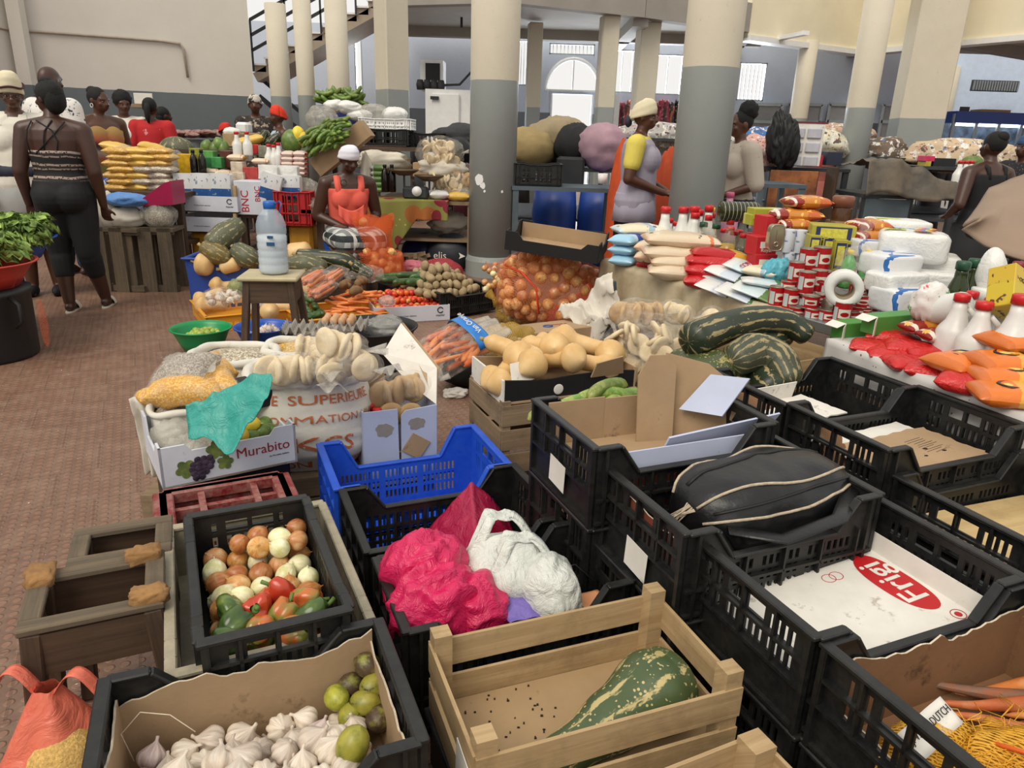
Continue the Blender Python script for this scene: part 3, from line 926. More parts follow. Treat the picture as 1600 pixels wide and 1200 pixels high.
 capsule(hm,(-.016,-.088,.024),(.016,-.088,.024),.010,.010,8)
 for v,f,sm_ in zip([0],[0],[0]):pass
 o0=len(mb.v)
 mb.add(hm.v,hm.f,0,True,HM)
 remesh(mb,'body',skin,root,vox,5 if vox<.01 else 3)
 if eyes:
  for s in(-1,1):
   e=MB().ell((s*.031,-.0755,.09),(.011,.009,.0048),10,8,0,HM).ell((s*.031,-.081,.09),(.0052,.0045,.0048),8,6,1,HM)
   e.build('eye',[M_eye,M_pup],root)
 for cdef in cloth:
  kind=cdef['kind'];m=cdef['mat'];inf=cdef.get('inf',.012)
  mb=MB()
  if kind in('top','dress','pants'):
   if 'torso' in cdef:torso(mb,cdef['torso'][0],cdef['torso'][1],inf)
   if cdef.get('sleeve'):
    for s in cdef.get('arms','LR'):
     arm(mb,s,cdef['sleeve'],inf+.008)
     capsule(mb,sh((.05 if s=='L' else-.05,.005,1.415)),sh(A[s][0]),.05+inf*.5,.056*b+inf)
   if cdef.get('leg'):
    for s in 'LR':leg(mb,s,cdef['leg'],inf)
   remesh(mb,cdef['name'],m,root,min(vox*1.15,.012),4)
  if kind=='straps':
   for pl in cdef['lines']:MB().tube([sh(p)for p in pl],cdef.get('r',.005),6).build(cdef['name'],m,root)
  if kind=='skirt':
   rows=cdef['rows']
   nn=40
   vs=[];fs=[]
   ff=cdef.get('folds',.06)
   for j,(c,rx,ry)in enumerate(rows):
    t=j/(len(rows)-1)
    for i in range(nn):
     th=2*pi*i/nn
     kf=1+ff*t*(sin(th*7+t*1.5)*.6+n3((cos(th)*2,sin(th)*2,t*2)))
     vs.append((c[0]+rx*kf*cos(th),c[1]+ry*kf*sin(th),c[2]))
   for j in range(len(rows)-1):
    for i in range(nn):fs.append((j*nn+i,j*nn+(i+1)%nn,(j+1)*nn+(i+1)%nn,(j+1)*nn+i))
   mb.add(vs,fs,0,True)
   o=mb.build(cdef['name'],m,root);solid(o,.006)
 if hair:
  ht=hair[0];hmat=hair[1]
  mb=MB()
  if ht=='short':
   mb.ell((0,.018,.118),(.081,.097,.093),22,14,0,HM,.05,9)
   mb.ell((0,.06,.07),(.068,.055,.075),14,10,0,HM,.05,9)
  elif ht=='braids':
   mb.ell((0,.02,.122),(.088,.104,.098),26,18,0,HM,.09,12);mb.ell((0,.062,.08),(.078,.066,.10),20,14,0,HM,.09,12)
   mb.ell((0,.0,.205),(.045,.055,.035),16,10,0,HM,.12,10)
  elif ht=='bun':
   mb.ell((0,.018,.118),(.082,.098,.093),20,14,0,HM,.04,9);mb.ell((0,.075,.165),(.05,.05,.045),16,10,0,HM,.08,9)
  elif ht=='puff':
   mb.ell((0,.018,.118),(.08,.097,.092),20,14,0,HM,.03,9);mb.ell((0,.07,.20),(.085,.085,.085),22,16,0,HM,.16,7)
  elif ht=='afro':
   mb.ell((0,.03,.14),(.105,.11,.105),22,16,0,HM,.14,7)
  elif ht=='ponytail':
   mb.ell((0,.018,.118),(.081,.097,.093),20,14,0,HM,.03,9);mb.tube([HM@Vector(p)for p in((0,.10,.13),(0,.14,.08),(0,.14,-.02),(0,.12,-.08))],[.03,.035,.03,.012],10)
  elif ht=='wrap':
   tall=hair[2]if len(hair)>2 else 0
   def fw(a,c):
    th=2*pi*a;t=c
    z=.085-.03*max(0,sin(th))+(.125+tall)*sin(t*pi/2)
    r=max(0.0,cos(t*pi/2))**.62
    fold=1+.02*sin(22*t+3*sin(th))
    return HM@Vector((.086*r*fold*cos(th),.014+.108*r*fold*sin(th),z+(.035 if sin(th)<0 else 0)*abs(sin(th))*(1-t)))
   mb.grid(fw,28,14)
   mb.ell((0,.10,.085),(.04,.03,.035),12,8,0,HM,.2,5)
  o=mb.build('head_wrap' if ht=='wrap' else 'hair',hmat,root)
  if ht=='wrap':solid(o,.008)
 if glass:
  mb=MB()
  for s in(-1,1):
   mb.tube([HM@Vector((s*.033+.024*cos(t),-.102,.09+.018*sin(t)))for t in[2*pi*i/16 for i in range(17)]],.0022,6,cap=False)
   mb.tube([HM@Vector((s*.057,-.10,.093)),HM@Vector((s*.08,.0,.095))],.002,6)
  mb.tube([HM@Vector((-.009,-.104,.09)),HM@Vector((.009,-.104,.09))],.002,6)
  mb.build('glasses',M_dark,root)
 if extra:extra(root,sh,HM,A,Lg)
 return root
def ymat(name,fn):
 n=N(name);n.col(fn(n));n.set(Roughness=.8);n.bump(n.noise(n.obj,18,4),.25,.01);return n.m
M_shirtw=P('white_cotton','d9d4c6',.8,.05,6,.35,14)
M_blackc=P('black_cloth','101012',.8,.25,6,.35,16)
M_denim=P('denim','24324a',.8,.2,30,.2,60)
M_wrapc=P('cream_wrap','d9cfb0',.8,.06,8,.3,20)
M_wrapw=P('white_wrap','dfe0ea',.8,.04,8,.3,20)
M_wrapr=P('red_wrap','c8281e',.8,.12,12,.3,20)
M_wrapo=P('orange_wrap','d8391c',.8,.12,12,.3,20)
M_flip=P('sandal_pale','c9c2b2',.6,.08)
def leopard(n):
 x,y,z=n.sep(n.obj)
 v=n.nd('TexVoronoi');n.inp(v.inputs['Vector'],n.obj);v.inputs['Scale'].default_value=55
 b1=n.ramp(n.math('FRACT',n.math('MULTIPLY',n.math('ADD',z,n.math('MULTIPLY',n.noise(n.obj,4,2),.05)),11.0)),[(0,'15110f'),(.3,'8f7d74'),(.42,'2a2320'),(.62,'a08c82'),(.8,'1b1614')],'CONSTANT')
 return n.mix(n.ramp(v.outputs['Distance'],[(.28,1.0),(.34,0.0)]),b1,lin('17120f'))
M_leo=ymat('striped_animal_print',leopard)
def plaid(n):
 x,y,z=n.sep(n.obj)
 def bnd(s,k,w,ph):return n.math('GREATER_THAN',n.math('SINE',n.math('ADD',n.math('MULTIPLY',s,k),ph)),w)
 u=n.math('ADD',x,n.math('MULTIPLY',y,.8))
 c=n.mix(bnd(z,62,-.1,0),lin('b9bdbb'),lin('23282a'))
 c=n.mix(n.math('MULTIPLY',bnd(u,80,.1,1),.6),c,lin('30383a'))
 c=n.mix(n.math('MULTIPLY',bnd(u,40,.9,0),.8),c,lin('d6d8d2'))
 c=n.mix(n.math('MULTIPLY',bnd(z,31,.93,1),.9),c,lin('6b3b2c'))
 return c
M_plaid=ymat('grey_plaid',plaid)
def tiedye(n):
 x,y,z=n.sep(n.obj)
 zz=n.math('ADD',n.math('ADD',z,n.math('MULTIPLY',x,.12)),n.math('MULTIPLY',n.noise(n.obj,6,2),.08))
 return n.ramp(n.math('MULTIPLY',n.math('SUBTRACT',zz,.75),1.6),[(0,'8a8430'),(.4,'7d7a3a'),(.55,'a34a33'),(.66,'b9b0a4'),(.74,'6a3f3a'),(.82,'c4674a'),(.95,'9c7a42')])
M_tie=ymat('tie_dye',tiedye)
def plaidbw(n):
 x,y,z=n.sep(n.obj)
 a=n.math('GREATER_THAN',n.math('SINE',n.math('MULTIPLY',z,150)),.2);b=n.math('GREATER_THAN',n.math('SINE',n.math('MULTIPLY',n.math('ADD',x,y),150)),.2)
 return n.mix(n.math('MULTIPLY',n.math('ADD',a,b),.5),lin('17181a'),lin('b8b4ae'))
M_bw=ymat('black_white_check',plaidbw)
M_flor=blobs('floral_shirt','dcd8d2',[('2d3340',22,.60),('77808c',30,.62)],1.0,vor=False)
M_dflor=blobs('dark_floral','2b2522',[('a89a86',16,.58),('6d5a48',24,.6)],1.0,vor=False)
f1=G(112,484,0)
def ex1(root,sh,HM,A,Lg):
 for s in 'LR':
  F=Vector(Lg[s][2])
  mb=MB().prism([(.045*cos(t)*(1 if sin(t)<0 else .8),-.045+.14*sin(t))for t in[2*pi*i/20 for i in range(20)]],-.012,.012,0,Matrix.Translation((F.x,F.y-.0,-.003)))
  mb.grid(lambda a,c:F+Vector((.05*cos(pi*a),-.115+.06*c,-.075+.062*sin(pi*a))),10,3)
  o=mb.build('sandal',M_flip,root)
straps=[[(-.03,.10,1.21),(-.05,.115,1.30),(-.02,.10,1.38),(.07,.06,1.445)],[(.04,.10,1.21),(.03,.115,1.30),(.02,.105,1.37),(-.02,.065,1.45)],[(.09,.10,1.21),(-.0,.117,1.31),(-.06,.095,1.39),(-.09,.06,1.44)],[(.12,.09,1.21),(.13,.10,1.30),(.12,.085,1.38),(.10,.05,1.44)]]
person('woman seen from behind in striped animal-print top and black cropped leggings',f1+Vector((.09,.0,0)),pi+radians(14),1.66,1.2,vox=.007,near=True,arms={'L':[(.195,.005,1.375),(.255,.05,1.08),(.25,-.0,.84)],'R':[(-.195,.005,1.375),(-.25,.04,1.08),(-.26,-.02,.83)]},legs={'L':[(.095,0,.88),(.10,-.03,.47),(.075,.04,.085)],'R':[(-.095,0,.88),(-.105,.0,.47),(-.145,-.12,.085)]},head=(radians(55),radians(2)),butt=.045,bust=.03,hair=('braids',M_hair),eyes=False,cloth=[dict(kind='top',name='tank_top',mat=M_leo,torso=(.97,1.235),inf=.012),dict(kind='pants',name='leggings',mat=M_blackc,torso=(.80,1.02),leg=1.42,inf=.016),dict(kind='straps',name='strap',mat=M_blackc,lines=[[(x*1.18,y*1.2,z)for x,y,z in l]for l in straps],r=.005)],extra=ex1)
f2=G(74,460,0)
M_sash=P('navy_sash','232a3c',.7,.3,8)
def ex2(root,sh,HM,A,Lg):
 mb=MB().tube([sh((.205*cos(t),-.01+.155*sin(t),1.02))for t in[2*pi*i/28 for i in range(29)]],.032,8,flat=1.5)
 mb.build('waist_pouch',M_sash,root)
 MB().box(sh((.12,-.165,1.03)),(.05,.02,.04)).build('pouch_clasp',P('orange_patch','c8641e',.6,.2),root)
 mb=MB().tube([HM@Vector((.094*cos(t),.012+.115*sin(t),.155+.01*sin(3*t)))for t in[2*pi*i/28 for i in range(29)]],.008,6,cap=False)
 mb.build('wrap_band',P('maroon_band','4a2228',.8),root)
 mb=MB()
 for s in(-1,1):mb.hull([sh(p)for p in((s*.02,-.125,1.36),(s*.10,-.11,1.40),(s*.085,-.05,1.455),(s*.04,-.075,1.45),(s*.09,-.128,1.37),(s*.05,-.07,1.44))])
 mb.build('collar',M_shirtw,root)
 for s in 'LR':
  F=Vector(Lg[s][2]);mb=MB().ell(F+Vector((0,-.045,-.045)),(.045,.125,.05),14,8,0,None,.1,4);mb.build('slipper',M_blackc,root)
person('older woman with glasses, cream head wrap and white shirt, at the left edge',f2,radians(20),1.70,1.22,vox=.008,near=True,skin=SK2,head=(radians(12),radians(12)),bust=.03,belly=.04,arms={'L':[(.2,.005,1.375),(.27,.03,1.10),(.25,-.10,.90)],'R':[(-.2,.005,1.375),(-.27,.03,1.10),(-.25,-.10,.90)]},hair=('wrap',M_wrapc,.05),glass=True,cloth=[dict(kind='top',name='shirt',mat=M_shirtw,torso=(.86,1.43),sleeve=.95,inf=.022),dict(kind='skirt',name='apron',mat=P('grey_apron','9a9a98',.8,.08,6,.3,14),rows=[((0,0,1.0),.20,.16),((0,0,.8),.235,.19),((0,0,.55),.25,.2)],folds=.1),dict(kind='skirt',name='skirt',mat=M_bw,rows=[((0,0,.9),.19,.15),((0,0,.6),.225,.18),((0,.0,.40),.235,.19)],folds=.1)],extra=ex2)
person('bald man in white shirt with dark leaf print, turned away',D(104,300,7.0),pi-radians(15),1.86,1.15,vox=.012,skin=SK1,eyes=False,cloth=[dict(kind='top',name='shirt',mat=M_flor,torso=(.85,1.445),sleeve=.9,inf=.02),dict(kind='pants',name='trousers',mat=M_denim,torso=(.80,.98),leg=1.9,inf=.018)])
def ear(root,sh,HM,A,Lg):
 for s in(-1,1):MB().tube([HM@Vector((s*.082,.005+.016*cos(t),.04+.018*sin(t)))for t in[2*pi*i/12 for i in range(13)]],.003,5,cap=False).build('earring',M_white,root)
person('woman with hoop earrings in a sleeveless tie-dye dress',D(172,300,7.6),radians(50),1.72,1.12,vox=.012,skin=SK2,head=(radians(25),radians(8)),bust=.035,hair=('bun',M_hair),cloth=[dict(kind='dress',name='dress',mat=M_tie,torso=(.80,1.33),leg=.6,inf=.02),dict(kind='straps',name='strap',mat=M_tie,lines=[[(.09,-.09,1.31),(.085,0,1.44),(.09,.1,1.31)],[(-.09,-.09,1.31),(-.085,0,1.44),(-.09,.1,1.31)]],r=.008)],extra=ear)
def ex5(root,sh,HM,A,Lg):
 mb=MB()
 yy=-.158
 mb.tube([sh((x,yy,z))for x,z in((-.05,1.30),(.05,1.30),(.05,1.20),(0,1.14),(-.05,1.20),(-.05,1.30))],.004,5)
 mb.tube([sh((.025*cos(t),yy,1.23+.03*sin(t)))for t in[2*pi*i/12 for i in range(13)]],.004,5)
 mb.build('shirt_print',M_dark,root)
person('young woman in white T-shirt with a shield print, by the grey wall',D(205,260,9.3),radians(12),1.74,1.0,vox=.014,skin=SK2,head=(radians(30),radians(10)),bust=.02,hair=('afro',M_hair),cloth=[dict(kind='top',name='t_shirt',mat=M_shirtw,torso=(.9,1.44),sleeve=.7,inf=.018),dict(kind='pants',name='jeans',mat=P('pale_denim','5d6c84',.8,.1),torso=(.80,.97),leg=1.95,inf=.014)],extra=ex5)
person('woman in red T-shirt and black leggings, seen from behind at the meat counter',D(245,260,9.3),pi+radians(10),1.70,1.05,vox=.014,skin=SK1,hair=('ponytail',M_hair),eyes=False,butt=.03,cloth=[dict(kind='top',name='t_shirt',mat=blobs('red_print_shirt','b51d22',[('d98a90',2.6,.60),('6f7a94',4,.66)],1.0,vor=False),torso=(.92,1.44),sleeve=.7,inf=.018),dict(kind='pants',name='leggings',mat=M_blackc,torso=(.80,.98),leg=1.9,inf=.012)])
person('person in grey-brown shirt half hidden behind the woman in red',D(264,265,10.0),pi-radians(40),1.62,1.0,vox=.016,eyes=False,hair=('short',M_hair),cloth=[dict(kind='top',name='shirt',mat=P('taupe_cloth','6f655c',.8),torso=(.82,1.44),sleeve=.6,inf=.02),dict(kind='skirt',name='skirt',mat=P('taupe_cloth','6f655c',.8),rows=[((0,0,1),.18,.14),((0,0,.4),.22,.18)])])
person('seller in red head wrap peeking over the wooden box at the left stall',D(357,260,10.3),radians(40),1.45,1.0,vox=.016,skin=SK1,head=(radians(20),0),hair=('wrap',M_wrapr),cloth=[dict(kind='top',name='shirt',mat=M_blackc,torso=(.82,1.44),sleeve=.7,inf=.02),dict(kind='skirt',name='skirt',mat=M_blackc,rows=[((0,0,1),.18,.14),((0,0,.2),.22,.18)])])
person('woman in dark floral dress and patterned head wrap in front of the stairs',D(406,260,10.6),radians(15),1.82,1.0,vox=.016,skin=SK2,bust=.02,hair=('wrap',blobs('zebra_wrap','c8c0b4',[('2a2622',14,.5)],1.0,vor=False)),arms={'L':[(.185,.005,1.385),(.23,.02,1.12),(.06,-.16,1.05)],'R':[(-.185,.005,1.385),(-.23,.02,1.12),(-.06,-.16,1.05)]},cloth=[dict(kind='dress',name='dress',mat=M_dflor,torso=(.80,1.43),sleeve=.8,inf=.02),dict(kind='skirt',name='skirt',mat=M_dflor,rows=[((0,0,.95),.18,.14),((0,0,.35),.24,.2)])])
def strapx(root,sh,HM,A,Lg):MB().tube([sh((.12,-.06,1.42)),sh((.0,-.14,1.25)),sh((-.14,-.1,1.05))],.014,6,flat=.5).build('bag_strap',M_dark,root)
person('woman in sleeveless pale blue top and orange-red head wrap behind the marrows',D(441,260,10.0),radians(-60),1.66,1.12,vox=.014,skin=SK2,bust=.03,hair=('wrap',M_wrapo,.02),cloth=[dict(kind='top',name='top',mat=P('pale_blue_cloth','a7bacd',.8,.05),torso=(.85,1.42),inf=.02),dict(kind='skirt',name='skirt',mat=M_denim,rows=[((0,0,.98),.19,.15),((0,0,.25),.22,.18)])],extra=strapx)
M_cor=P('coral_jersey','e0604f',.75,.06,8,.25,20)
s0=G(520,420,0.0)
YS=6.75
sp=D(541,300,YS)
def ex10(root,sh,HM,A,Lg):
 def fr(a,c):
  x=-.115+.23*a
  zt=1.20-.05*sin(pi*a)
  dp=.13*(.45+.55*sin(pi*(.15+.7*a)))*c
  return sh((x,-.155-.03*sin(pi*a)-.02*c-.012*sin(a*22)*c,zt-dp))
 o=MB().grid(fr,30,8).build('ruffle',M_cor,root);solid(o,.004)
 for s in(-1,1):MB().tube([sh((s*.085,-.115,1.26)),sh((s*.105,-.10,1.36)),sh((s*.105,-.05,1.435)),sh((s*.105,.03,1.445)),sh((s*.08,.1,1.30))],.03,8,flat=.45).build('shoulder_strap',M_cor,root)
 MB().tube([Vector(A['R'][2])+Vector((.026*cos(t),.0,.026*sin(t)))for t in[2*pi*i/12 for i in range(13)]],.004,5,cap=False).build('bracelet',M_dark,root)
 mb=MB()
 for s in 'LR':
  H,K,F=[Vector(p)for p in Lg[s]]
  capsule(mb,H,K,.135,.105,mid=(.5,.125));capsule(mb,K,F+Vector((0,0,.04)),.10,.085)
 H0,K0=Vector(Lg['L'][0]),Vector(Lg['L'][1]);H1,K1=Vector(Lg['R'][0]),Vector(Lg['R'][1])
 for t in(.2,.5,.8,1.0):capsule(mb,H0.lerp(K0,t),H1.lerp(K1,t),.095,.095)
 for t in(.2,.5,.8):capsule(mb,K0.lerp(Vector(Lg['L'][2]),t),K1.lerp(Vector(Lg['R'][2]),t),.075,.075)
 mb.ell((0,0,.46),(.21,.18,.15),16,10)
 o=remesh(mb,'skirt',M_plaid,root,.012,6)
 for v in o.data.vertices:v.co+=v.normal*(.005*sin(v.co.z*45+v.co.x*60+v.co.y*30)+.012*n3(v.co,9))
person('seated woman in coral ruffled top, white head wrap and plaid skirt, peeling onions',(sp.x,sp.y,0),radians(24),1.68,1.16,vox=.007,near=True,zoff=0.0,skin=SK1,lean=.16,head=(radians(14),radians(24)),bust=.018,eyes=False,pelvis=(0,.0,-.40),arms={'L':[(.195,.005,1.375),(.265,-.0,1.10),(.13,-.20,.99)],'R':[(-.195,.005,1.375),(-.275,.0,1.09),(-.06,-.21,.99)]},legs={'L':[(.10,-.02,.50),(.16,-.42,.50),(.12,-.40,.09)],'R':[(-.10,-.02,.50),(-.10,-.40,.50),(-.06,-.36,.09)]},hair=('wrap',M_wrapw,.0),cloth=[dict(kind='top',name='tank_top',mat=M_cor,torso=(.90,1.335),inf=.012)],extra=ex10)
def ex11(root,sh,HM,A,Lg):
 MB().tube([sh((.12,.085,1.40)),sh((.13,.1,1.2)),sh((.14,.09,1.0))],.006,6).build('apron_seam',P('apron_seam','77737f',.8),root)
 MB().ell(HM@Vector((0,.13,.04)),(.05,.03,.05),12,8,0,None,.2,4).build('wrap_tail',P('navy_tail','2c3040',.8),root)
 mb=MB()
 for i in range(60):
  t=2*pi*i/60;mb.tube([(.195*cos(t),.165*sin(t),.60),(.20*cos(t),.17*sin(t),.555+rnd(-.01,.01))],.006,5)
 mb.build('fringe',M_blackc,root)
w11=D(997,260,6.5)
person('woman in grey apron over a yellow sleeve, cream head wrap, left of the round column',w11,radians(72),1.70,1.14,vox=.008,near=True,skin=SK2,head=(radians(4),radians(4)),bust=.04,belly=.03,arms={'L':[(.19,.0,1.375),(.25,.03,1.10),(.10,-.24,1.0)],'R':[(-.19,.0,1.375),(-.25,.03,1.10),(-.04,-.24,.99)]},hair=('wrap',M_wrapc,.02),cloth=[dict(kind='top',name='t_shirt',mat=P('yellow_cotton','d9c85a',.8,.05),torso=(1.15,1.44),sleeve=.55,inf=.012),dict(kind='top',name='apron',mat=P('lilac_grey_cotton','9d98a8',.8,.06,7,.4,14),torso=(.80,1.42),inf=.026),dict(kind='skirt',name='apron_hem',mat=P('lilac_grey_cotton','9d98a8'),rows=[((0,0,.98),.2,.165),((0,0,.84),.215,.18),((0,0,.74),.222,.186)],folds=.05),dict(kind='skirt',name='shawl',mat=M_blackc,rows=[((0,0,.86),.2,.165),((0,0,.6),.195,.165)],folds=.05),dict(kind='skirt',name='skirt',mat=blobs('beige_print','9a8f86',[('5d4f4a',14,.55)],1.0,vor=False),rows=[((0,0,.7),.18,.15),((0,0,.2),.2,.17)])],extra=ex11)
w12=D(1153,260,6.6)
person('woman with a high hair puff and patterned beige top, right of the round column',w12,radians(-75),1.66,1.0,vox=.009,near=True,skin=SK2,head=(radians(-6),radians(6)),bust=.03,hair=('puff',M_hair),arms={'L':[(.19,.0,1.375),(.24,.05,1.10),(.12,-.2,1.0)],'R':[(-.19,.0,1.375),(-.24,.05,1.10),(-.12,-.2,1.0)]},cloth=[dict(kind='top',name='blouse',mat=blobs('beige_sprig','b3a89a',[('6d3b3a',26,.68),('3c3a44',30,.70)],1.0,vor=False),torso=(.97,1.44),sleeve=.95,inf=.026),dict(kind='pants',name='jeans',mat=M_denim,torso=(.80,1.03),leg=1.95,inf=.014)])
w13=D(1537,300,5.9)
def ex13(root,sh,HM,A,Lg):pass
person('woman in black dress with cut-out back, seen from behind at the right',w13,pi+radians(15),1.54,1.12,vox=.009,near=True,skin=SK1,eyes=False,butt=.03,hair=('bun',M_hair),arms={'L':[(.2,.0,1.375),(.29,.06,1.12),(.20,-.12,1.02)],'R':[(-.2,.0,1.375),(-.29,.06,1.12),(-.20,-.12,1.02)]},cloth=[dict(kind='dress',name='dress',mat=M_blackc,torso=(.80,1.37),leg=.9,inf=.014),dict(kind='skirt',name='skirt',mat=M_blackc,rows=[((0,0,.95),.2,.16),((0,0,.6),.23,.19),((0,0,.25),.24,.2)]),dict(kind='straps',name='strap',mat=M_blackc,lines=[[(.08,.105,1.33),(.09,.08,1.42),(.08,0,1.45)],[(-.08,.105,1.33),(-.09,.08,1.42),(-.08,0,1.45)]],r=.02)])
person('woman in dotted top at the right edge, facing the one in black',D(1592,280,7.3),radians(-70),1.55,1.05,vox=.012,skin=SK1,hair=('wrap',P('blue_wrap','2a4a70',.8)),cloth=[dict(kind='top',name='top',mat=blobs('dotted_black','16161a',[('b0aeb0',60,.25)],1.0),torso=(.85,1.44),sleeve=.8,inf=.02),dict(kind='skirt',name='skirt',mat=M_blackc,rows=[((0,0,1),.18,.14),((0,0,.3),.22,.18)])])
for u,v,y,rzz,hh,hr,cl,lb in((650,225,12.6,70,1.42,('short',M_hair),M_dark,'child-sized figure in dark clothes by the cold room'),(722,235,11.5,-30,1.35,('short',M_hair),P('wine_cloth','5a2430',.8),'person in wine-red top peeking out left of the thickest column'),(815,230,13.0,-60,1.52,('wrap',P('grey_wrap','b7b6b4',.8)),M_blackc,'seller in pale head wrap far behind the sand-coloured bundle'),(863,230,13.4,30,1.5,('wrap',M_wrapo),M_dark,'seller in orange head wrap in front of the arched doorway'),(1293,230,12.0,-30,1.52,('wrap',M_wrapr),P('rose_cloth','a05a50',.8),'seller in red head wrap left of the glossy grey column'),(1468,240,11.5,-10,1.42,('short',M_hair),M_dark,'dark-haired seller behind the stacked grain bags')):
 person(lb,D(u,v,y),radians(rzz),hh,1.0,vox=.018,eyes=False,hair=hr,cloth=[dict(kind='top',name='top',mat=cl,torso=(.85,1.44),sleeve=.7,inf=.02),dict(kind='skirt',name='skirt',mat=cl,rows=[((0,0,1),.18,.14),((0,0,.3),.22,.18)])])
def tint(name,h1,h2,kind='u',k=14,rough=.35,h3=None,spot=None):
 if name in MC:return MC[name]
 n=N(name);u,v,_=n.sep(n.uv)
 f=n.noise(n.map(n.uv,(k,1.2,1)),2.0,4,.6)
 g=n.noise(n.obj,28,4,.6)
 c=n.mix(n.ramp(f,[(.3,0.0),(.7,1.0)]),lin(h1),lin(h2))
 if h3:c=n.mix(n.ramp(g,[(.48,0.0),(.66,1.0)]),c,lin(h3))
 if spot:c=n.mix(n.ramp(n.noise(n.obj,spot[1],3),[(spot[2],0.0),(spot[2]+.04,1.0)]),c,lin(spot[0]))
 oi=n.nd('ObjectInfo')
 hs=n.nd('HueSaturation');n.inp(hs.inputs['Color'],c)
 n.inp(hs.inputs['Value'],n.math('ADD',.82,n.math('MULTIPLY',oi.outputs['Random'],.36)))
 n.inp(hs.inputs['Hue'],n.math('ADD',.49,n.math('MULTIPLY',oi.outputs['Random'],.02)))
 n.col(hs.outputs[0]);n.set(Roughness=rough);n.bump(f,.2,.002)
 MC[name]=n.m
 return n.m
def mesh_of(mb,name,mats):
 o=mb.build(name,mats);me=o.data
 bpy.data.objects.remove(o)
 return me
PROT={}
def place(me,name,M,label,cat,group=None):
 o=bpy.data.objects.new(name,me);C.objects.link(o);o.matrix_world=M
 return tag(o,label,cat,group)
def spin(p,s=1.0,flat=False):
 if flat:return TM(p,rnd(0,6.28),rnd(-.25,.25),rnd(-.25,.25),s)
 return TM(p,rnd(0,6.28),rnd(0,6.28),rnd(0,3.1),s)
def onion_mesh(r,mats,seed=0,tall=1.0):
 mb=MB();pr=[]
 for j in range(15):
  t=pi*j/14
  rr=r*sin(t)**.85;z=-r*.92*cos(t)*tall
  if j>11:z+=r*.22*(j-11)/3;rr=max(rr,r*(.11-.015*(j-11)))
  pr.append((rr,z))
 pr.append((r*.05,r*1.32*tall))
 mb.lathe(pr,18)
 for i in range(5):mb.tube([(0,0,-r*.9*tall),(rnd(-.1,.1)*r*2,rnd(-.1,.1)*r*2,-r*1.06*tall)],[r*.08,r*.02],4)
 return mesh_of(mb,'onion',mats)
def garlic_mesh(r,mats,seed=0):
 mb=MB();pr=[]
 for j in range(15):
  t=pi*j/14
  rr=r*sin(t)**.8;z=-r*.78*cos(t)
  if j>9:
   q=(j-9)/5;rr=max(rr*(1-.25*q),r*.13);z+=r*.34*q*q
  pr.append((max(rr,.0005),z))
 pr+=[(r*.12,r*1.2),(r*.13,r*1.42),(r*.05,r*1.46)]
 mb.lathe(pr,40,0,None,(9,.20,lambda v:max(0,1-(max(0,v-.45)/.25))if v<.7 else 0))
 mb.lathe([(r*.3,-r*.74),(r*.2,-r*.84),(.0005,-r*.84)],10)
 for i in range(8):
  a=rnd(0,6.28);mb.tube([(cos(a)*r*.15,sin(a)*r*.15,-r*.8),(cos(a)*r*.3,sin(a)*r*.3,-r*.95)],[.0012,.0005],4)
 for v in mb.v:
  if v.z>r*1.0:v.x+=(v.z-r)*.3*sin(seed);v.y+=(v.z-r)*.3*cos(seed)
 return mesh_of(mb,'garlic_bulb',mats)
M_on1=tint('onion_gold','b8763a','d9a566',k=12,h3='e0c08a')
M_on2=tint('onion_brown','9a5528','c08048',k=14,h3='c79a60')
M_on3=tint('onion_pale','d8d29a','e9e4c8',k=12,h3='c3c07e')
M_ga=tint('garlic_skin','b8a692','e2d8ca',k=14,rough=.5,h3='d2c2b0')
M_ga2=tint('garlic_purple','a88e90','d8c8c0',k=12,rough=.5)
ONI=[onion_mesh(.028,M_on1,1),onion_mesh(.026,M_on2,2,1.05),onion_mesh(.027,M_on3,3,1.1),onion_mesh(.028,M_on1,4,.9)]
GAR=[garlic_mesh(.027,M_ga,i)for i in range(4)]+[garlic_mesh(.027,M_ga2,5)]
M_stem=P('green_stem','5d7a34',.6,.15)
def pepper_mesh(r,h,seed,bend=.2):
 mb=MB();nu,nv=28,16
 def fn(a,c):
  th=2*pi*a;t=c
  prof=(sin(pi*min(1,t*1.05+.02))**.45)*(1-.25*t)
  lob=1+.24*(abs(cos(1.5*th+seed))-.6)*(1-.2*t)+.16*n3((cos(th)*1.5,sin(th)*1.5,t*2+seed*4.0))
  z=h*(.5-t)-(.12*h*(1-min(1,abs(t)*6)))
  rr=r*max(prof,.02)*lob
  return Vector((rr*cos(th)+bend*r*t*t,rr*sin(th),z+.1*h*(abs(cos(1.5*th+seed))if t<.2 else 0)))
 mb.grid(fn,nu,nv)
 return mb
def pepper_mat(name,cols):
 n=N(name);f=n.noise(n.obj,16,3,.5,.5)
 oi=n.nd('ObjectInfo')
 f=n.math('ADD',f,n.math('MULTIPLY',n.math('SUBTRACT',oi.outputs['Random'],.5),.22))
 n.col(n.ramp(f,cols));n.set(Roughness=.22);return n.m
M_pp1=pepper_mat('pepper_green',[(.2,'22341a'),(.45,'46602a'),(.6,'74803a'),(.75,'b0963a')])
M_pp2=pepper_mat('pepper_turning',[(.25,'4a5c28'),(.42,'80803a'),(.5,'bc6a34'),(.65,'bc4a28'),(.8,'a03420')])
M_pp3=pepper_mat('pepper_red',[(.2,'a0281a'),(.5,'bc4426'),(.75,'c86a3a')])
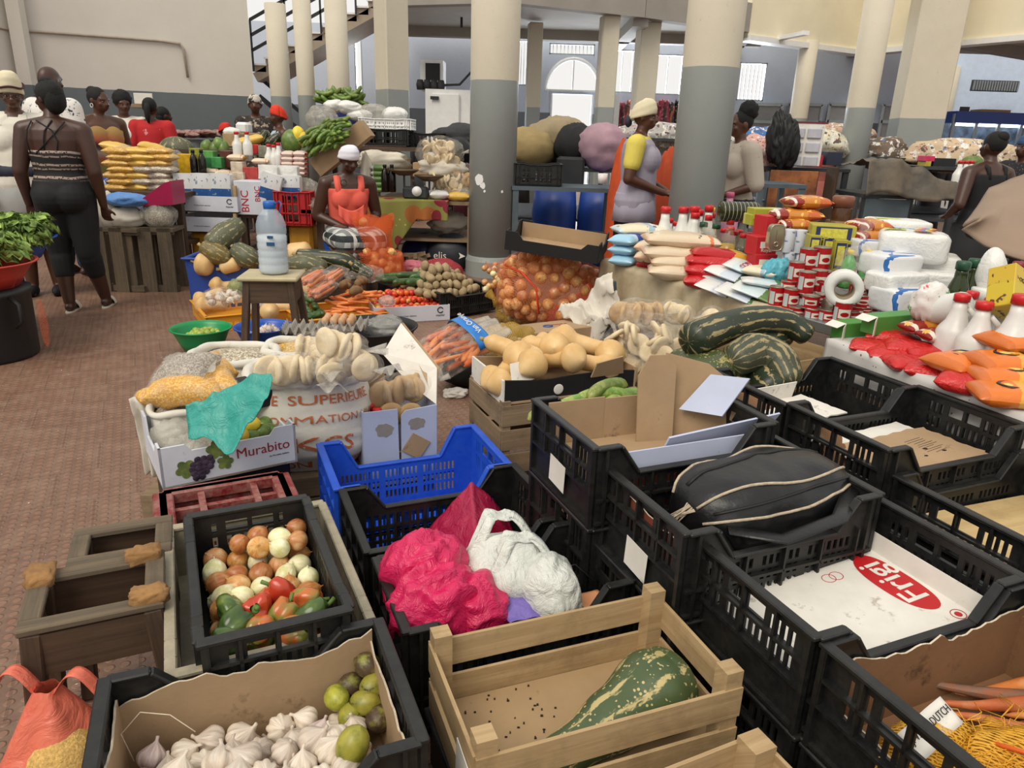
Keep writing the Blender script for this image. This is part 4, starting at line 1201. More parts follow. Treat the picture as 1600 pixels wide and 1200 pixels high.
def make_pepper(seed,mat,r=.035,h=.088):
 root=thing('bell_pepper','x','pepper')
 pepper_mesh(r,h,seed,rnd(-.4,.4)).build('flesh',mat,root)
 MB().tube([(0,0,h*.30),(.002,.002,h*.48),(.008,.002,h*.66)],[.006,.0045,.005],8).lathe([(.013,h*.36),(.009,h*.40),(.002,h*.41)],8).build('stem',M_stem,root)
 return Proto(root)
PEP=[make_pepper(0,M_pp1),make_pepper(1.1,M_pp1),make_pepper(2.3,M_pp2),make_pepper(3.2,M_pp2),make_pepper(4.6,M_pp3)]
def hexgrid(L,W,d,jit=.12):
 nr=int((W-d)/(d*.87)+1e-6);pts=[];row=0;y=-nr*d*.87/2
 while y<=W/2-d/2+1e-6:
  x=-L/2+d/2+(d/2 if row%2 else 0)
  while x<=L/2-d/2+1e-6:
   pts.append((x+rnd(-jit,jit)*d,y+rnd(-jit,jit)*d));x+=d
  y+=d*.87;row+=1
 return pts
r,M,L,W,H=CR['O']
on_lb='golden, brown or pale onion loose in the black crate beside the bell peppers'
for lay,(z,sc)in enumerate(((.040,1),(.085,1),(.125,1))):
 for x,y in hexgrid(L-.03,W-.03,.057):
  if x>.045:continue
  if lay==2 and(x>-.12 or y<-.05):continue
  me=ONI[RN.choice([0,1,1,2,2,3])]
  place(me,'onion',M@TM((x+lay*.008,y+lay*.005,z+.01*lay),rnd(0,6),rnd(-1.2,1.2),rnd(-1.2,1.2),rnd(.92,1.12)),on_lb,'onion','onions in the black crate')
pp_lb='green, orange and red bell pepper heaped at the near end of the onion crate'
for lay,z in enumerate((.045,.092,.135)):
 for x,y in hexgrid(.215,W-.03,.066,.16):
  PEP[RN.choice([0,1,1,2,3,3,4])].put(M@TM((x+.145,y,z),rnd(0,6),rnd(.7,1.7),rnd(-.5,.5),rnd(.88,1.08)),pp_lb,'bell peppers in the onion crate')
r,M,L,W,H=CR['J']
M_card=P('cardboard','a58a6a',.85,.1,5,.25,50,dirt=('6d5640',10,.62))
M_card2=P('cardboard_dark','7d5a3c',.85,.12,5,.25,50,dirt=('4a3220',9,.6))
M_cedge=P('torn_paper','c9bba4',.9,.15,40,.6,90)
def torn(L,h,seed,t=.004,n=40,a=.25,z0=0):
 mb=MB()
 vs=[];fs=[]
 for y in(0,t):
  for i in range(n+1):
   x=-L/2+L*i/n
   zt=h*(1-a*.5+a*n3((x*6,seed,0))+a*.3*n3((x*30,seed,2)))
   vs+=[(x,y+.004*n3((x*5,seed,4)),z0),(x,y+.004*n3((x*5,seed,4)),zt)]
 o=2*(n+1)
 for i in range(n):
  a0=2*i
  fs+=[(a0,a0+2,a0+3,a0+1),(o+a0,o+a0+1,o+a0+3,o+a0+2),(a0+1,a0+3,o+a0+3,o+a0+1)]
 return vs,fs,o
def lining(key,label,mat,h,sides='FBLR',a=.25,name='cardboard_lining',off=.012,hs=None):
 r,M,L,W,H=CR[key]
 root=thing(name,label,'cardboard',M=M)
 for s in sides:
  hh=(hs or{}).get(s,h)
  if s in 'FB':LL=L-.03;Mx=TM((0,(W/2-off-.004)*(1 if s=='F' else-1),.012))
  else:LL=W-.03;Mx=TM(((L/2-off-.004)*(1 if s=='R' else-1),0,.012),pi/2)
  vs,fs,o=torn(LL,hh,hash(key+s)%17+ord(s),a=a)
  mb=MB();mb.add(vs,fs,0,False,Mx)
  for k,f in enumerate(fs):
   if k%3==2:mb.mi[k]=1
  mb.build('flap',[mat,M_cedge],root)
 MB().box((0,0,.015),(L-.03,W-.03,.004)).build('floor_sheet',mat,root)
 return root
lining('J','torn brown cardboard lining the garlic crate',M_card,.215,'FLR',.22)
gl='white garlic bulb loose in the cardboard-lined crate at the bottom left'
for lay,z in enumerate((.06,.10,.135)):
 for x,y in hexgrid(L-.07,W-.05,.056,.2):
  if lay==1 and y>.11 and abs(x)<.12:continue
  if lay==2 and y>.02:continue
  if x>.13 and y>.08 and lay:continue
  me=GAR[RN.choice([0,1,2,3,0,1,2,3,4])]
  place(me,'garlic_bulb',M@TM((x,y,z-.07*max(0,y)),rnd(0,6),rnd(-1.1,1.1),rnd(-1.1,1.1),rnd(.85,1.15)),gl,'garlic','garlic bulbs in the lined crate')
M_guava=tint('lime_yellow_green','8c8a30','b0a844',k=3,h3='74782c',rough=.4,spot=('4a3a20',24,.66))
M_rot=tint('rotten_brown','3a2a1e','5a4630',k=3,h3='8a8a3a',rough=.5)
def ovoid(rx,rz,mat,name,nip=.1):
 mb=MB();mb.lathe([(max(.0006,rx*sin(pi*j/14)**.9),-rz*cos(pi*j/14)+(rz*nip if j==14 else 0))for j in range(15)],18)
 return mesh_of(mb,name,mat)
LIM=ovoid(.026,.032,M_guava,'lime');LIMR=ovoid(.026,.030,M_rot,'lime')
for k,(x,y,z,m)in enumerate(((.155,.115,.115,0),(.205,.075,.12,0),(.23,.10,.135,0),(.175,.07,.10,0),(.225,.135,.16,1),(.19,.135,.12,1),(.225,.04,.105,1))):
 if m==0:place(LIM,'lime',M@TM((x,y,z),k,1.2+.2*k,.3),'mottled yellow-green lime in the far corner of the garlic crate','lime','limes in the corner of the garlic crate')
 else:place(LIMR,'lime',M@TM((x,y,z),k,1.2,.3),'browned rotting lime in the far corner of the garlic crate','lime','rotting limes in the garlic crate')
place(LIM,'lime',M@TM((.155,-.07,.165),1,.3,.3,1.15),'single yellow-green lime lying on top of the garlic bulbs','lime')
o=MB().tube([(-.22,.10,.10),(-.235,.11,.16),(-.20,.12,.19),(-.15,.10,.185),(-.11,.08,.15)],.0012,5).build('string',M_cedge,None,M=M);tag(o,'thin loose string curled at the left of the garlic','string')
M_sq1=stripes('squash_speckled','37482a','50603a','b8a873',9,.9,.31,.50)
M_sq2=stripes('squash_dark','1f2a1c','2c3726','9c8c62',9,.8,.32,.64)
M_sq3=stripes('squash_grey_green','464a34','62644a','a89c74',12,.6,.28,.60,.5)
M_sq4=stripes('squash_ribbed','363c2e','4a4e3a','9c8e68',14,.4,.34,.7,.5)
M_butt=P('butternut_skin','d3a868',.5,.1,7,.1,30,h2='e0c08c',dirt=('a87a48',26,.66))
M_corky=P('corky_stem','a58f62',.8,.15,40,.5,60)
def squash(label,pts,rad,mat,name='squash',ribs=None,cat='squash',stem=True,group=None,n=28,M=None):
 root=thing(name,label,cat,(0,0,0),group=group)
 P_=[Vector(p)for p in pts];m=26;S=[];R_=[]
 for i in range(m+1):
  t=i/m*(len(P_)-1);k=min(int(t),len(P_)-2);f=t-k
  p0=P_[max(0,k-1)];p1=P_[k];p2=P_[k+1];p3=P_[min(len(P_)-1,k+2)]
  S.append(.5*((2*p1)+(p2-p0)*f+(2*p0-5*p1+4*p2-p3)*f*f+(3*p1-p0-3*p2+p3)*f**3))
  a0,a1=rad[k],rad[k+1];g=f*f*(3-2*f);R_.append(a0+(a1-a0)*g)
 d0=(S[0]-S[1]).normalized();d1=(S[-1]-S[-2]).normalized()
 A_=[(S[0]+d0*R_[0]*.6*sin(pi/2*(1-q/5)),R_[0]*max(.04,cos(pi/2*(1-q/5))))for q in range(5)]
 B_=[(S[-1]+d1*R_[-1]*.6*sin(pi/2*q/5),R_[-1]*max(.04,cos(pi/2*q/5)))for q in range(1,6)]
 pp=[a for a,_ in A_]+S+[b for b,_ in B_];rr=[a for _,a in A_]+R_+[b for _,b in B_]
 mb=MB().tube(pp,rr,n,0,None,True,ribs)
 mb.build('rind',mat,root)
 if stem:
  e=pp[0];MB().tube([e-d0*.012,e+d0*.012,e+d0*.03+Vector((0,0,.006))],[.018,.012,.014],8,ribs=(5,.3)).build('stem',M_corky,root)
 if M is not None:root.matrix_world=M
 return root
zz=.27
a=WM@Vector((-.14,-.12,.055));b_=WM@Vector((.175,-.035,.095));d=b_-a
squash('long-necked green squash with pale speckles lying in the pale wooden crate',[a-d*.18,a+d*.28,a+d*.62,b_-d*.04,b_+d*.10],[.038,.046,.066,.093,.082],M_sq1)
mb=MB()
for i in range(70):
 p=WM@Vector((rnd(-.27,-.02),rnd(-.13,.15),.0165));mb.box(p,(rnd(.002,.006),rnd(.002,.005),.003),0,None)
o=mb.build('soil_crumbs',P('soil','2a1c12',.9));tag(o,'dark crumbs scattered on the floor of the pale wooden crate','crumbs');o['kind']='stuff'
o=MB().box((-.293,-.10,.09),(.002,.09,.12),0,TM(rx=.1)).build('paper_label',M_wh,None,M=WM);tag(o,'torn white paper label on the left end of the pale wooden crate','label')
r,M,L,W,H=CR['B']
lining('B','torn brown cardboard lining the carrot crate',M_card2,.20,'FRL',.25,hs={'L':.12})
M_car=tint('carrot_skin','b8602c','d07c44',k=2,h3='c98a5a',rough=.55,spot=('6a4a34',30,.68))
M_car2=tint('carrot_fresh','c8642c','de8446',k=2,rough=.45)
M_card_dark=tint('carrot_dirty','6d5444','9a7a62',k=2,h3='a8683c',rough=.7)
def carrot_mesh(L_,r0,mat,seed,tip=.25):
 mb=MB();pts=[];rr=[]
 for i in range(15):
  t=i/14
  pts.append((L_*(t-.5),.02*L_*sin(3*t+seed),.03*L_*n3((t*2,seed,0))))
  rr.append(max(.0012,r0*(sin(min(1,t*9+.15)*pi/2))*(1-(1-tip)*t)*(1 if t<.93 else(1-t)/.07*.8+.1)*(1+.05*n3((t*14,seed,1)))))
 mb.tube(pts,rr,14)
 mb.tube([(-L_*.5,0,0),(-L_*.53,0,.002)],[r0*.35,r0*.2],7)
 return mesh_of(mb,'carrot',mat)
CARB=[carrot_mesh(.20,.017,M_car,0),carrot_mesh(.18,.016,M_car,2),carrot_mesh(.19,.017,M_card_dark,4)]
for k,(x,y,z,a,me)in enumerate(((.12,.10,.055,2.75,0),(.20,.135,.04,2.9,0),(.13,.14,.05,2.6,2),(.24,.09,.04,3.0,1),(.10,.05,.045,2.5,0),(.22,.04,.04,2.8,1),(.25,.0,.045,2.9,0),(.19,.0,.04,3.3,1))):
 place(CARB[me],'carrot',M@TM((x,y,z),a,k,0,1.25),'old dirty carrot lying on brown cardboard beside the yellow netting','carrot','old carrots in the cardboard-lined crate')
M_netty=net('yellow_netting','d9971c',.011,.35,.55,'e8b43a')
def crump(cx,rx,ry,rz,amp,fr,seed,nu=40,nv=24,pw=.8):
 return MB().ell(cx,(rx,ry,rz),nu,nv,0,None,amp,fr,seed,pw)
mb=crump((0,0,0),.20,.13,.05,.5,2.4,3)
mb.ell((-.10,.10,.03),(.11,.05,.05),24,14,0,None,.5,3,5)
th=MB()
for i in range(170):
 x,y=rnd(-.18,.18),rnd(-.12,.12);a=rnd(0,6.28);p=Vector((x,y,.045*(1-(x/.2)**2)))
 th.tube([p,p+Vector((cos(a)*.03,sin(a)*.03,.012)),p+Vector((cos(a+.6)*.06,sin(a+.6)*.06,.002))],.0009,4)
NM=M@TM((-.085,-.055,.062))
rt=thing('net_bag','empty crumpled yellow net bag in the carrot crate','net bag',M=NM)
mb.build('netting',M_netty,rt);th.build('threads',P('yellow_thread','e0a32a',.6,.15),rt)
MB().tube([(.02,.05,.05),(.05,.0,.06),(.04,-.05,.055),(.07,-.11,.05)],.005,6).build('drawstring',P('orange_thread','d8621e',.6,.15),rt)
lm=TM((-.10,.095,.085),radians(14),radians(-62),0)
o=MB().grid(lambda a,c:Vector(((a-.5)*.16,(c-.5)*.055,.006*sin(a*7))),16,4).build('paper_tag',M_wh,rt,M=lm@TM(rx=radians(90)));solid(o,.0008)
text('J. V.O.F.  DUTCH',.02,M_pup,o,TM((0,.006,.008)),'tag_print')
def board(key,label,x,y,z,sx,sy,mat,rz=0,rx=0,ry=0,t=.005,name='cardboard_sheet',torn_=.012,seed=1):
 r,M,L,W,H=CR[key]
 pts=[]
 for i in range(48):
  q=i/48*4;k=int(q);f=q-k
  px,py=[(-1+2*f,-1),(1,-1+2*f),(1-2*f,1),(-1,1-2*f)][k]
  pts.append((px*sx/2+torn_*n3((i*.6,seed,0)),py*sy/2+torn_*n3((i*.6,seed,5))))
 root=thing(name,label,'cardboard',M=M@TM((x,y,z),rz,rx,ry))
 MB().prism(pts,0,t).build('sheet',mat,root)
 return root
M_redp=P('print_red','b8161c',.5,.06)
ro=board('A','white cardboard sheet with a red oval emblem lying in the black crate',-.01,.0,.095,.55,.34,M_wh,0,0,radians(-5),torn_=.006)
Mx=TM((.205,.02,.0058),radians(-90))
pl=[(.12*cos(t)*(1+.10*sin(t)),.056*sin(t)*(1+.10*cos(2*t)))for t in[2*pi*i/40 for i in range(40)]]
eb_=MB().prism(pl,0,.0008,0,Mx).build('emblem',M_redp,ro)
text('Frigi',.098,M_wh,eb_,Mx@TM((0,0,.0014),radians(180)+.0),'emblem_lettering',.0004,.0018)
mb=MB()
for q in(-.012,.012):mb.tube([(q+.018*cos(t),-.05*0+.016*sin(t),0)for t in[2*pi*i/20 for i in range(21)]],.0009,4,0,TM((.085,.10,.0056)),cap=False)
mb.build('small_emblem',M_redp,ro)
mb=MB().tube([(.017*cos(t),.017*sin(t),0)for t in[2*pi*i/20 for i in range(21)]],.001,4,0,TM((.235,-.135,.0058)),cap=False).ell((.235,-.135,.0058),(.009,.009,.0008),10,6);mb.build('round_mark',M_redp,ro)
o=MB().box((0,0,.025),(.004,.33,.06),0,TM((.268,0,.0),0,0,radians(12))).build('upturned_edge',M_wh,ro)
ro=board('E','white printed card lying in the far right crate beside the green squashes',-.06,.0,.125,.34,.22,M_wh,radians(6))
text('5 008 x 500 g',.022,M_pup,ro,TM((0,.05,.006),pi),'card_print')
o=MB().box((0,0,.035),(.22,.004,.08),0,TM((.0,.11,.0),0,radians(12))).build('upturned_edge',M_wh,ro)
board('E','brown cardboard piece folded up at the left of the printed white card',-.21,.03,.13,.16,.18,M_card2,radians(8),radians(35),0,seed=4)
board('F','white card peeping out under the torn brown card',.0,.08,.118,.44,.18,M_wh,radians(4),seed=6)
ro=board('F','torn brown cardboard with scribbles on the floor of the right-hand crate',.02,-.04,.128,.44,.26,M_card,radians(3),torn_=.02,seed=8)
mb=MB()
for i in range(9):mb.tube([(.05+rnd(-.02,.02),.0+.012*i-.04,.0055),(.13+rnd(-.02,.02),.01+.012*i-.04,.0055)],.0008,4)
for i in range(5):mb.ell((-.10+.05*i,-.05+rnd(-.02,.05),.0055),(rnd(.006,.014),.005,.0008),8,4)
mb.build('scribbles',M_pup,ro)
MB().prism([(.05*cos(t),.025*sin(t))for t in[2*pi*i/20 for i in range(20)]],.005,.0058,0,TM((-.14,-.03,0),.3)).build('paper_sticker',M_wh,ro)
M_ply=wood('plywood','b59a6a','d0b684',.5,.7,'8a6f48')
board('F','brown cardboard flap standing at the left of the torn brown card',-.24,.05,.14,.10,.14,M_card2,radians(5),radians(60),0,seed=9)
r,M,L,W,H=CR['G']
o=MB().box((-.0,.0,.10),(.56,.36,.012),0,TM(ry=radians(2))).build('plywood_board',M_ply,None,M=M);tag(o,'bare plywood board lying in the crate at the right edge','board')
M_lea=P('black_leather','111214',.38,.3,6,.35,60)
M_zip=P('frayed_trim','b3a48e',.8,.2,60,.6,120)
r,M,L,W,H=CR['C']
lining('C','brown cardboard with a red printed edge lining the leather bag crate',P('card_red_print','7a4a30',.8,.2,4,h2='8a2a20'),.20,'FL',.1)
BM=M@TM((.085,-.01,.185),radians(2),0,radians(-6))
bag=thing('leather_bag','black leather bag with frayed pale seams lying on a crate','bag',M=BM)
def bagp(a,c):
 th=2*pi*a;x=(c-.5)*2
 r1=(1-abs(x)**4.0)**.5
 k=1+.10*n3((x*2,cos(th)*1.3,sin(th)*1.3+3))+.05*n3((x*5,cos(th)*3,sin(th)*3))
 sg=lambda q,p:math.copysign(abs(q)**p,q)
 return Vector((x*.275,.14*r1*k*sg(cos(th),.75),(.105*(1-.30*x))*r1*k*sg(sin(th),.8)*(1 if sin(th)>0 else .7)))
MB().grid(bagp,44,36).build('body',M_lea,bag)
for a0,w in((.13,.012),(.345,.016),(.455,.010)):
 MB().tube([bagp(a0+w*sin(c*8+a0*9),c)*1.012 for c in[.04+.92*i/26 for i in range(27)]],.0042,6).build('seam_trim',M_zip,bag)
for a0 in(.22,.40):MB().tube([bagp(a0+.008*sin(c*6),c)*1.008 for c in[.08+.84*i/20 for i in range(21)]],.006,6,flat=.5).build('zip',M_black,bag)
mb=MB().tube([bagp(.46,.1)*1.02+Vector((0,-.02,.0)),bagp(.47,.3)+Vector((0,-.06,-.02)),bagp(.47,.6)+Vector((0,-.07,.0)),bagp(.46,.9)*1.02],.022,10,flat=.25);mb.build('handle',M_lea,bag)
mb=MB()
for i in range(14):mb.tube([bagp(.3+rnd(-.05,.05),.03),bagp(.3+rnd(-.1,.1),.0)+Vector((-.02-rnd(0,.02),rnd(-.02,.02),rnd(-.01,.03)))],.002,5)
mb.build('torn_fringe',M_zip,bag)
r,M,L,W,H=CR['D']
M_lil=P('lilac_white_card','b9c0d8',.7,.06,5,dirt=('8a8fa0',12,.64))
cb=thing('cardboard_box','opened cardboard box with tall torn flaps standing in the topmost left crate','box',M=M)
MB().box((-.06,0,.10),(.42,.32,.006)).build('floor_sheet',M_card,cb)
MB().box((-.17,.165,.17),(.20,.006,.15)).build('back_panel',M_card,cb)
MB().box((-.01,.16,.165),(.13,.006,.15),0,TM(rz=-.03)).build('back_panel',M_card,cb)
MB().box((.0,-.165,.155),(.5,.006,.10)).build('front_panel',M_lil,cb)
fl=lambda pts,t=.006:MB().prism(pts,-t/2,t/2)
up=Matrix.Rotation(pi/2,4,'X')
fl([(-.07,-.12),(.055,-.14),(.06,.13),(.03,.165),(-.03,.165),(-.07,.10)]).build('flap',M_card,cb,M=TM((.09,.10,.22),radians(-10),radians(-8))@up)
fl([(-.11,-.12),(.09,-.12),(.14,.0),(.10,.09),(.03,.135),(-.11,.155)]).build('flap',M_card,cb,M=TM((.22,.08,.22),radians(-42),radians(-8))@up)
o=fl([(-.09,-.08),(.06,-.06),(.10,.08),(-.03,.06)]).build('flap',M_lil,cb,M=TM((.24,.02,.27),radians(-68),radians(-30))@up);o['label']='pale lilac printed flap'
fl([(-.2,-.05),(.2,-.05),(.22,.05),(-.2,.03)]).build('flap',M_lil,cb,M=TM((.16,-.13,.2),radians(4),radians(25))@up)
M_pink=plast('pink_plastic','c8164e',.3,.93,1.0,'e0306a')
M_crim=plast('crimson_plastic','8f1238',.32,1,.7,'b01a48')
M_wbag=plast('white_plastic','c9cdc6',.35,.95,.9,'dfe2da')
M_purp=plast('purple_plastic','5d4a9a',.4,1,.5,'8a7ac8')
M_indigo=plast('indigo_plastic','231a50',.4,1,.6,'352a6a')
def crumple(name,fn,nu,nv,amp,fr,mat,th=.0015,parent=None,M=None,seed=0):
 def g(a,c):
  p=Vector(fn(a,c));q=p*fr+Vector((seed*3.7,seed,0))
  r1=1-abs(noise.noise(q))*2;r2=1-abs(noise.noise(q*2.3))*2
  return p+Vector((.5*amp*noise.noise(q+Vector((9,0,0))),.5*amp*noise.noise(q+Vector((0,9,0))),amp*(r1*.6+r2*.35)))
 o=MB().grid(g,nu,nv).build(name,mat,parent,M=M)
 solid(o,th)
 return o
r,M,L,W,H=CR['H']
o=crumple('plastic_sheet',lambda a,c:(-.06+.34*a-.08*c,.15-.30*c,.085+.19*max(0,1-abs(a-.55)*2.0-c*.8)+.06*c),50,40,.03,5,M_crim,.002,None,M,2)
tag(o,'crimson plastic sheet bunched up inside the crate next to the blue one','plastic sheet')
r,M,L,W,H=CR['I']
mb=MB();
def ridged(mb,c,rr,seed,amp,fr,nu=60,nv=40,sq=1.0):
 c=Vector(c);R0=Matrix.Rotation(seed*1.7,3,'X')@Matrix.Rotation(seed*.9,3,'Z')
 def fn(a,b):
  th=2*pi*(a%1.0);ph=pi*(b-.5)
  d=Vector((cos(ph)*cos(th),cos(ph)*sin(th),sin(ph)))
  q=R0@d;q=Vector((q.x*fr*.9,q.y*fr*.9,q.z*fr*.28))+Vector((seed*5.3,seed*1.7,seed))
  q2=R0.transposed()@d;q2=Vector((q2.x*fr*.4,q2.y*fr*2.0,q2.z*fr*1.3))+Vector((seed,seed*2.3,7))
  k=1+.45*amp*noise.noise(d*1.1+Vector((seed,0,0)))+.38*amp*(1-2.4*abs(noise.noise(q)))+.18*amp*(1-2.4*abs(noise.noise(q2)))-.3*amp
  return c+Vector((d.x*rr[0],d.y*rr[1],d.z*rr[2]))*k
 return mb.grid(fn,nu,nv)
pk=thing('plastic_bag','bright pink plastic bag spilling over the left of the crate','bag',M=M)
mb=ridged(MB(),(-.20,.05,.30),(.11,.11,.13),1,.5,1.7);ridged(mb,(-.20,-.03,.28),(.12,.10,.11),4,.45,1.8);ridged(mb,(-.09,-.035,.25),(.10,.09,.09),7,.45,1.8)
mb.build('film',M_pink,pk)
wb=thing('carrier_bag','white plastic carrier bag with looped handles on the pink bag','bag',M=M)
mb=ridged(MB(),(.03,.06,.27),(.13,.12,.11),11,.28,1.3);ridged(mb,(.12,-.05,.26),(.08,.10,.10),13,.3,1.4)
mb.build('body',M_wbag,wb)
hd=[Vector(p)for p in((-.09,.05,.29),(-.05,.07,.37),(.0,.10,.425),(.06,.10,.42),(.11,.06,.36),(.14,.01,.30),(.15,-.05,.26))]
def ribbon(a,c):
 t=a*(len(hd)-1);k=min(int(t),len(hd)-2);p=hd[k].lerp(hd[k+1],t-k)
 w=.022+.05*abs(a-.45)**1.2
 return p+Vector((.012*sin(c*9+a*4),(c-.5)*w*1.2,(c-.5)*w*.9+.006*sin(a*25)))
solid(MB().grid(ribbon,40,6).build('handle',M_wbag,wb),.002)
hd2=[p+Vector((.03,-.07,-.035))for p in hd];hd=hd2
solid(MB().grid(ribbon,40,6).build('handle',M_wbag,wb),.002)
o=crumple('plastic_bag',lambda a,c:(-.03+.13*a,-.03-.10*c,.265-.03*c),20,20,.02,10,M_purp,.002,None,M,5);tag(o,'lavender plastic bag under the white carrier bag','bag')
mb=ridged(MB(),(.08,-.03,.245),(.07,.05,.035),17,.4,2.5,30,20);o=mb.build('cloth',M_indigo,None,M=M);tag(o,'bunched indigo cloth between the lavender and white bags','cloth')
o=crumple('paper_sheet',lambda a,c:(.12+.15*a,-.04-.09*c,.21),14,10,.01,8,P('salmon_paper','d8976a',.7,.06),.001,None,M,6);tag(o,'salmon-coloured paper at the right of the white carrier bag','paper')
o=MB().tube([(.12,.02,.22),(.17,.05,.25),(.24,.04,.255),(.28,-.01,.22)],.002,6).build('cable',M_black,None,M=M);tag(o,'thin black cable arching over the salmon paper','cable')
M_foam=P('foam_padding','8f6a40',.9,.25,20,.9,40)
def stool(label,loc,rz,L,W,H,mat,seat=None,splay=.03,leg=.05,apron=.09,foam=()):
 root=thing('stool',label,'stool',loc,rz)
 for sx in(-1,1):
  for sy in(-1,1):
   MB().bar((sx*(L/2-leg/2),sy*(W/2-leg/2),H-.002),(sx*(L/2-leg/2+splay),sy*(W/2-leg/2+splay),0),leg,leg*.8,0,None,(1,0,0),.004).build('leg',mat,root)
 for sy in(-1,1):MB().box((0,sy*(W/2-.012),H-apron/2-.004),(L-leg*.6,.02,apron)).build('apron_rail',mat,root)
 for sx in(-1,1):MB().box((sx*(L/2-.012),0,H-apron/2-.004),(.02,W-leg*.6,apron)).build('apron_rail',mat,root)
 if seat=='frame':
  for sy in(-1,1):MB().box((0,sy*(W/2-.02),H+.008),(L,.042,.016),0,None,.003).build('seat_frame',M_w4,root)
  for sx in(-1,1):MB().box((sx*(L/2-.02),0,H+.008),(.042,W-.08,.016),0,None,.003).build('seat_frame',M_w4,root)
 elif seat:
  MB().box((0,0,H+.012),(L+.05,W+.05,.026),0,None,.008).build('seat',seat,root)
 for x,y,sx,sy in foam:
  o=MB().ell((x,y,H+.02),(sx,sy*1.25,.018),24,12,0,None,.32,3.0,x*30+y*50,.55).build('foam_remnant',M_foam,root)
 return root
c1=(G(78,905,.40)+G(228,878,.40)+G(252,925,.40)+G(92,985,.40))/4
stool('seatless dark wooden stool with foam remnants beside the vegetable crates',(c1.x-.02,c1.y,0),radians(25),.28,.235,.39,M_w3,'frame',.03,.05,.10,[(-.118,.088,.032,.034),(.095,.10,.04,.022),(.11,-.085,.04,.024)])
c2=(G(115,842,.38)+G(243,810,.38)+G(252,865,.38)+G(125,893,.38))/4
stool('second seatless wooden stool frame, behind the one with foam remnants',(c2.x,c2.y+.02,0),radians(24),.235,.19,.37,M_w3,'frame',.02,.045,.10)
M_obag=plast('orange_film','e0604a',.35,.85,.6,'f08a70')
p=G(95,1190,.10)
ob=thing('carrier_bag','orange plastic bag of yellow grain at the bottom left corner','bag',(p.x+.005,p.y,0))
def obp(a,c):
 th=2*pi*a;r1=.115*(1-.8*max(0,c-.45)/.55)*(1+.10*sin(th*5)*c+.06*n3((cos(th)*2,sin(th)*2,c*3)))
 return Vector((r1*cos(th),r1*sin(th)*.9,.30*c))
MB().grid(obp,40,20).build('film',M_obag,ob)
MB().ell((.03,-.03,.12),(.085,.075,.10),20,14).build('grain',P('yellow_grain','d0a860',.8,.3,160,.8,220),ob)
for s in(-1,1):solid(MB().grid(lambda a,c:Vector((s*.02+.09*a*s+.0,(c-.5)*.03,.29+.05*sin(pi*a)+.0)),14,4).build('handle',M_obag,ob),.002)
def G3(u,v,z):return G(u,v,z)
M_sack=P('woven_sack','d3cfc4',.7,.06,9,.5,30,dirt=('9a8d78',8,.66))
def granular(name,cols,sc=170,rough=.7):
 if name in MC:return MC[name]
 n=N(name);v=n.nd('TexVoronoi');n.inp(v.inputs['Vector'],n.obj);v.inputs['Scale'].default_value=sc
 x=n.sep(v.outputs['Color'])[0]
 c=n.ramp(x,[(i/len(cols),k)for i,k in enumerate(cols)],'CONSTANT')
 c=n.mix(n.math('MULTIPLY',n.ramp(v.outputs['Distance'],[(.42,0.0),(.62,1.0)]),.6),c,lin(cols[0])if sc>150 else lin('5d4830'))
 n.col(c);n.set(Roughness=rough);n.bump(v.outputs['Distance'],-.9,.008)
 MC[name]=n.m
 return n.m
M_chick=granular('chickpeas',['b08a58','c9a672','d8ba88','a87e4c'],105)
M_grain=granular('pale_beans',['b8ad96','d2c8b0','a0937a','e0d8c4'],120)
M_corn=granular('cracked_corn',['d29a2e','e0b04a','c88a22','e8c470'],190)
M_corn2=granular('yellow_corn',['cf9a30','e4b648','d8a83a','e8c468'],130)
M_lent=granular('grey_lentils',['8f867a','aaa196','756c62','b8b0a4'],190)
M_clear=film('clear_film','e8e2d6',.15,.1)
M_clear2=film('cloudy_film','d2cec4',.34,.16)
def sack_surface(c,rx,ry,h,th,t,seed=0,bulge=.12,sq=.75):
 sg=lambda x,p:math.copysign(abs(x)**p,x)
 k=1+bulge*sin(pi*min(1,t*1.0))+.035*n3((cos(th)*1.6+seed,sin(th)*1.6,t*3))+.03*n3((cos(th)*1.5+seed,sin(th)*1.5,t*13))
 k*=(.80+.20*min(1,t*5))
 return Vector(c)+Vector((sg(cos(th),sq)*rx*k,sg(sin(th),sq)*ry*k,h*t))
root_cloth=[None]
def open_sack(label,c,rx,ry,h,fill,fillname,seed=0,name='open_sack',rim=.025,mound=.03,rz=0.0,mat=None,cat='sack'):
 root=thing(name,label,cat,c,rz)
 mb=MB().grid(lambda a,t:sack_surface((0,0,0),rx,ry,h,2*pi*a,t,seed),56,26)
 rp=[sack_surface((0,0,0),rx,ry,h,2*pi*i/56,1,seed)for i in range(57)]
 mb.tube([p+Vector((0,0,rim*.35+.012*n3((p.x*9+seed,p.y*9,0))))for p in rp],[rim*(1+.35*n3((p.x*14,p.y*14,seed)))for p in rp],8,cap=False)
 mb.add([(0,0,.002)]+[sack_surface((0,0,0),rx,ry,h,2*pi*i/40,0,seed)for i in range(40)],[tuple(range(40,0,-1))])
 mb.build('sack_cloth',mat or M_sack,root)
 root_cloth[0]=kids(root)[0]
 f=MB()
 def fn(a,t):
  p=sack_surface((0,0,0),rx,ry,h,2*pi*a,1,seed)
  return Vector((p.x*t*.97,p.y*t*.97,h-.012+mound*(1-t*t)+.012*n3((p.x*t*8,p.y*t*8,seed))))
 f.grid(fn,40,14)
 o=f.build(fillname,fill,root);o['kind']='stuff'
 return root
ck=(G(398,602,.50)+G(580,577,.50))/2+Vector((-.05,.06,0))
kx=open_sack('big woven sack of chickpeas with orange print, beside the white box of flatbread',(ck.x,ck.y,.13),.225,.16,.37,M_chick,'chickpeas',3,rim=.022,rz=radians(14))
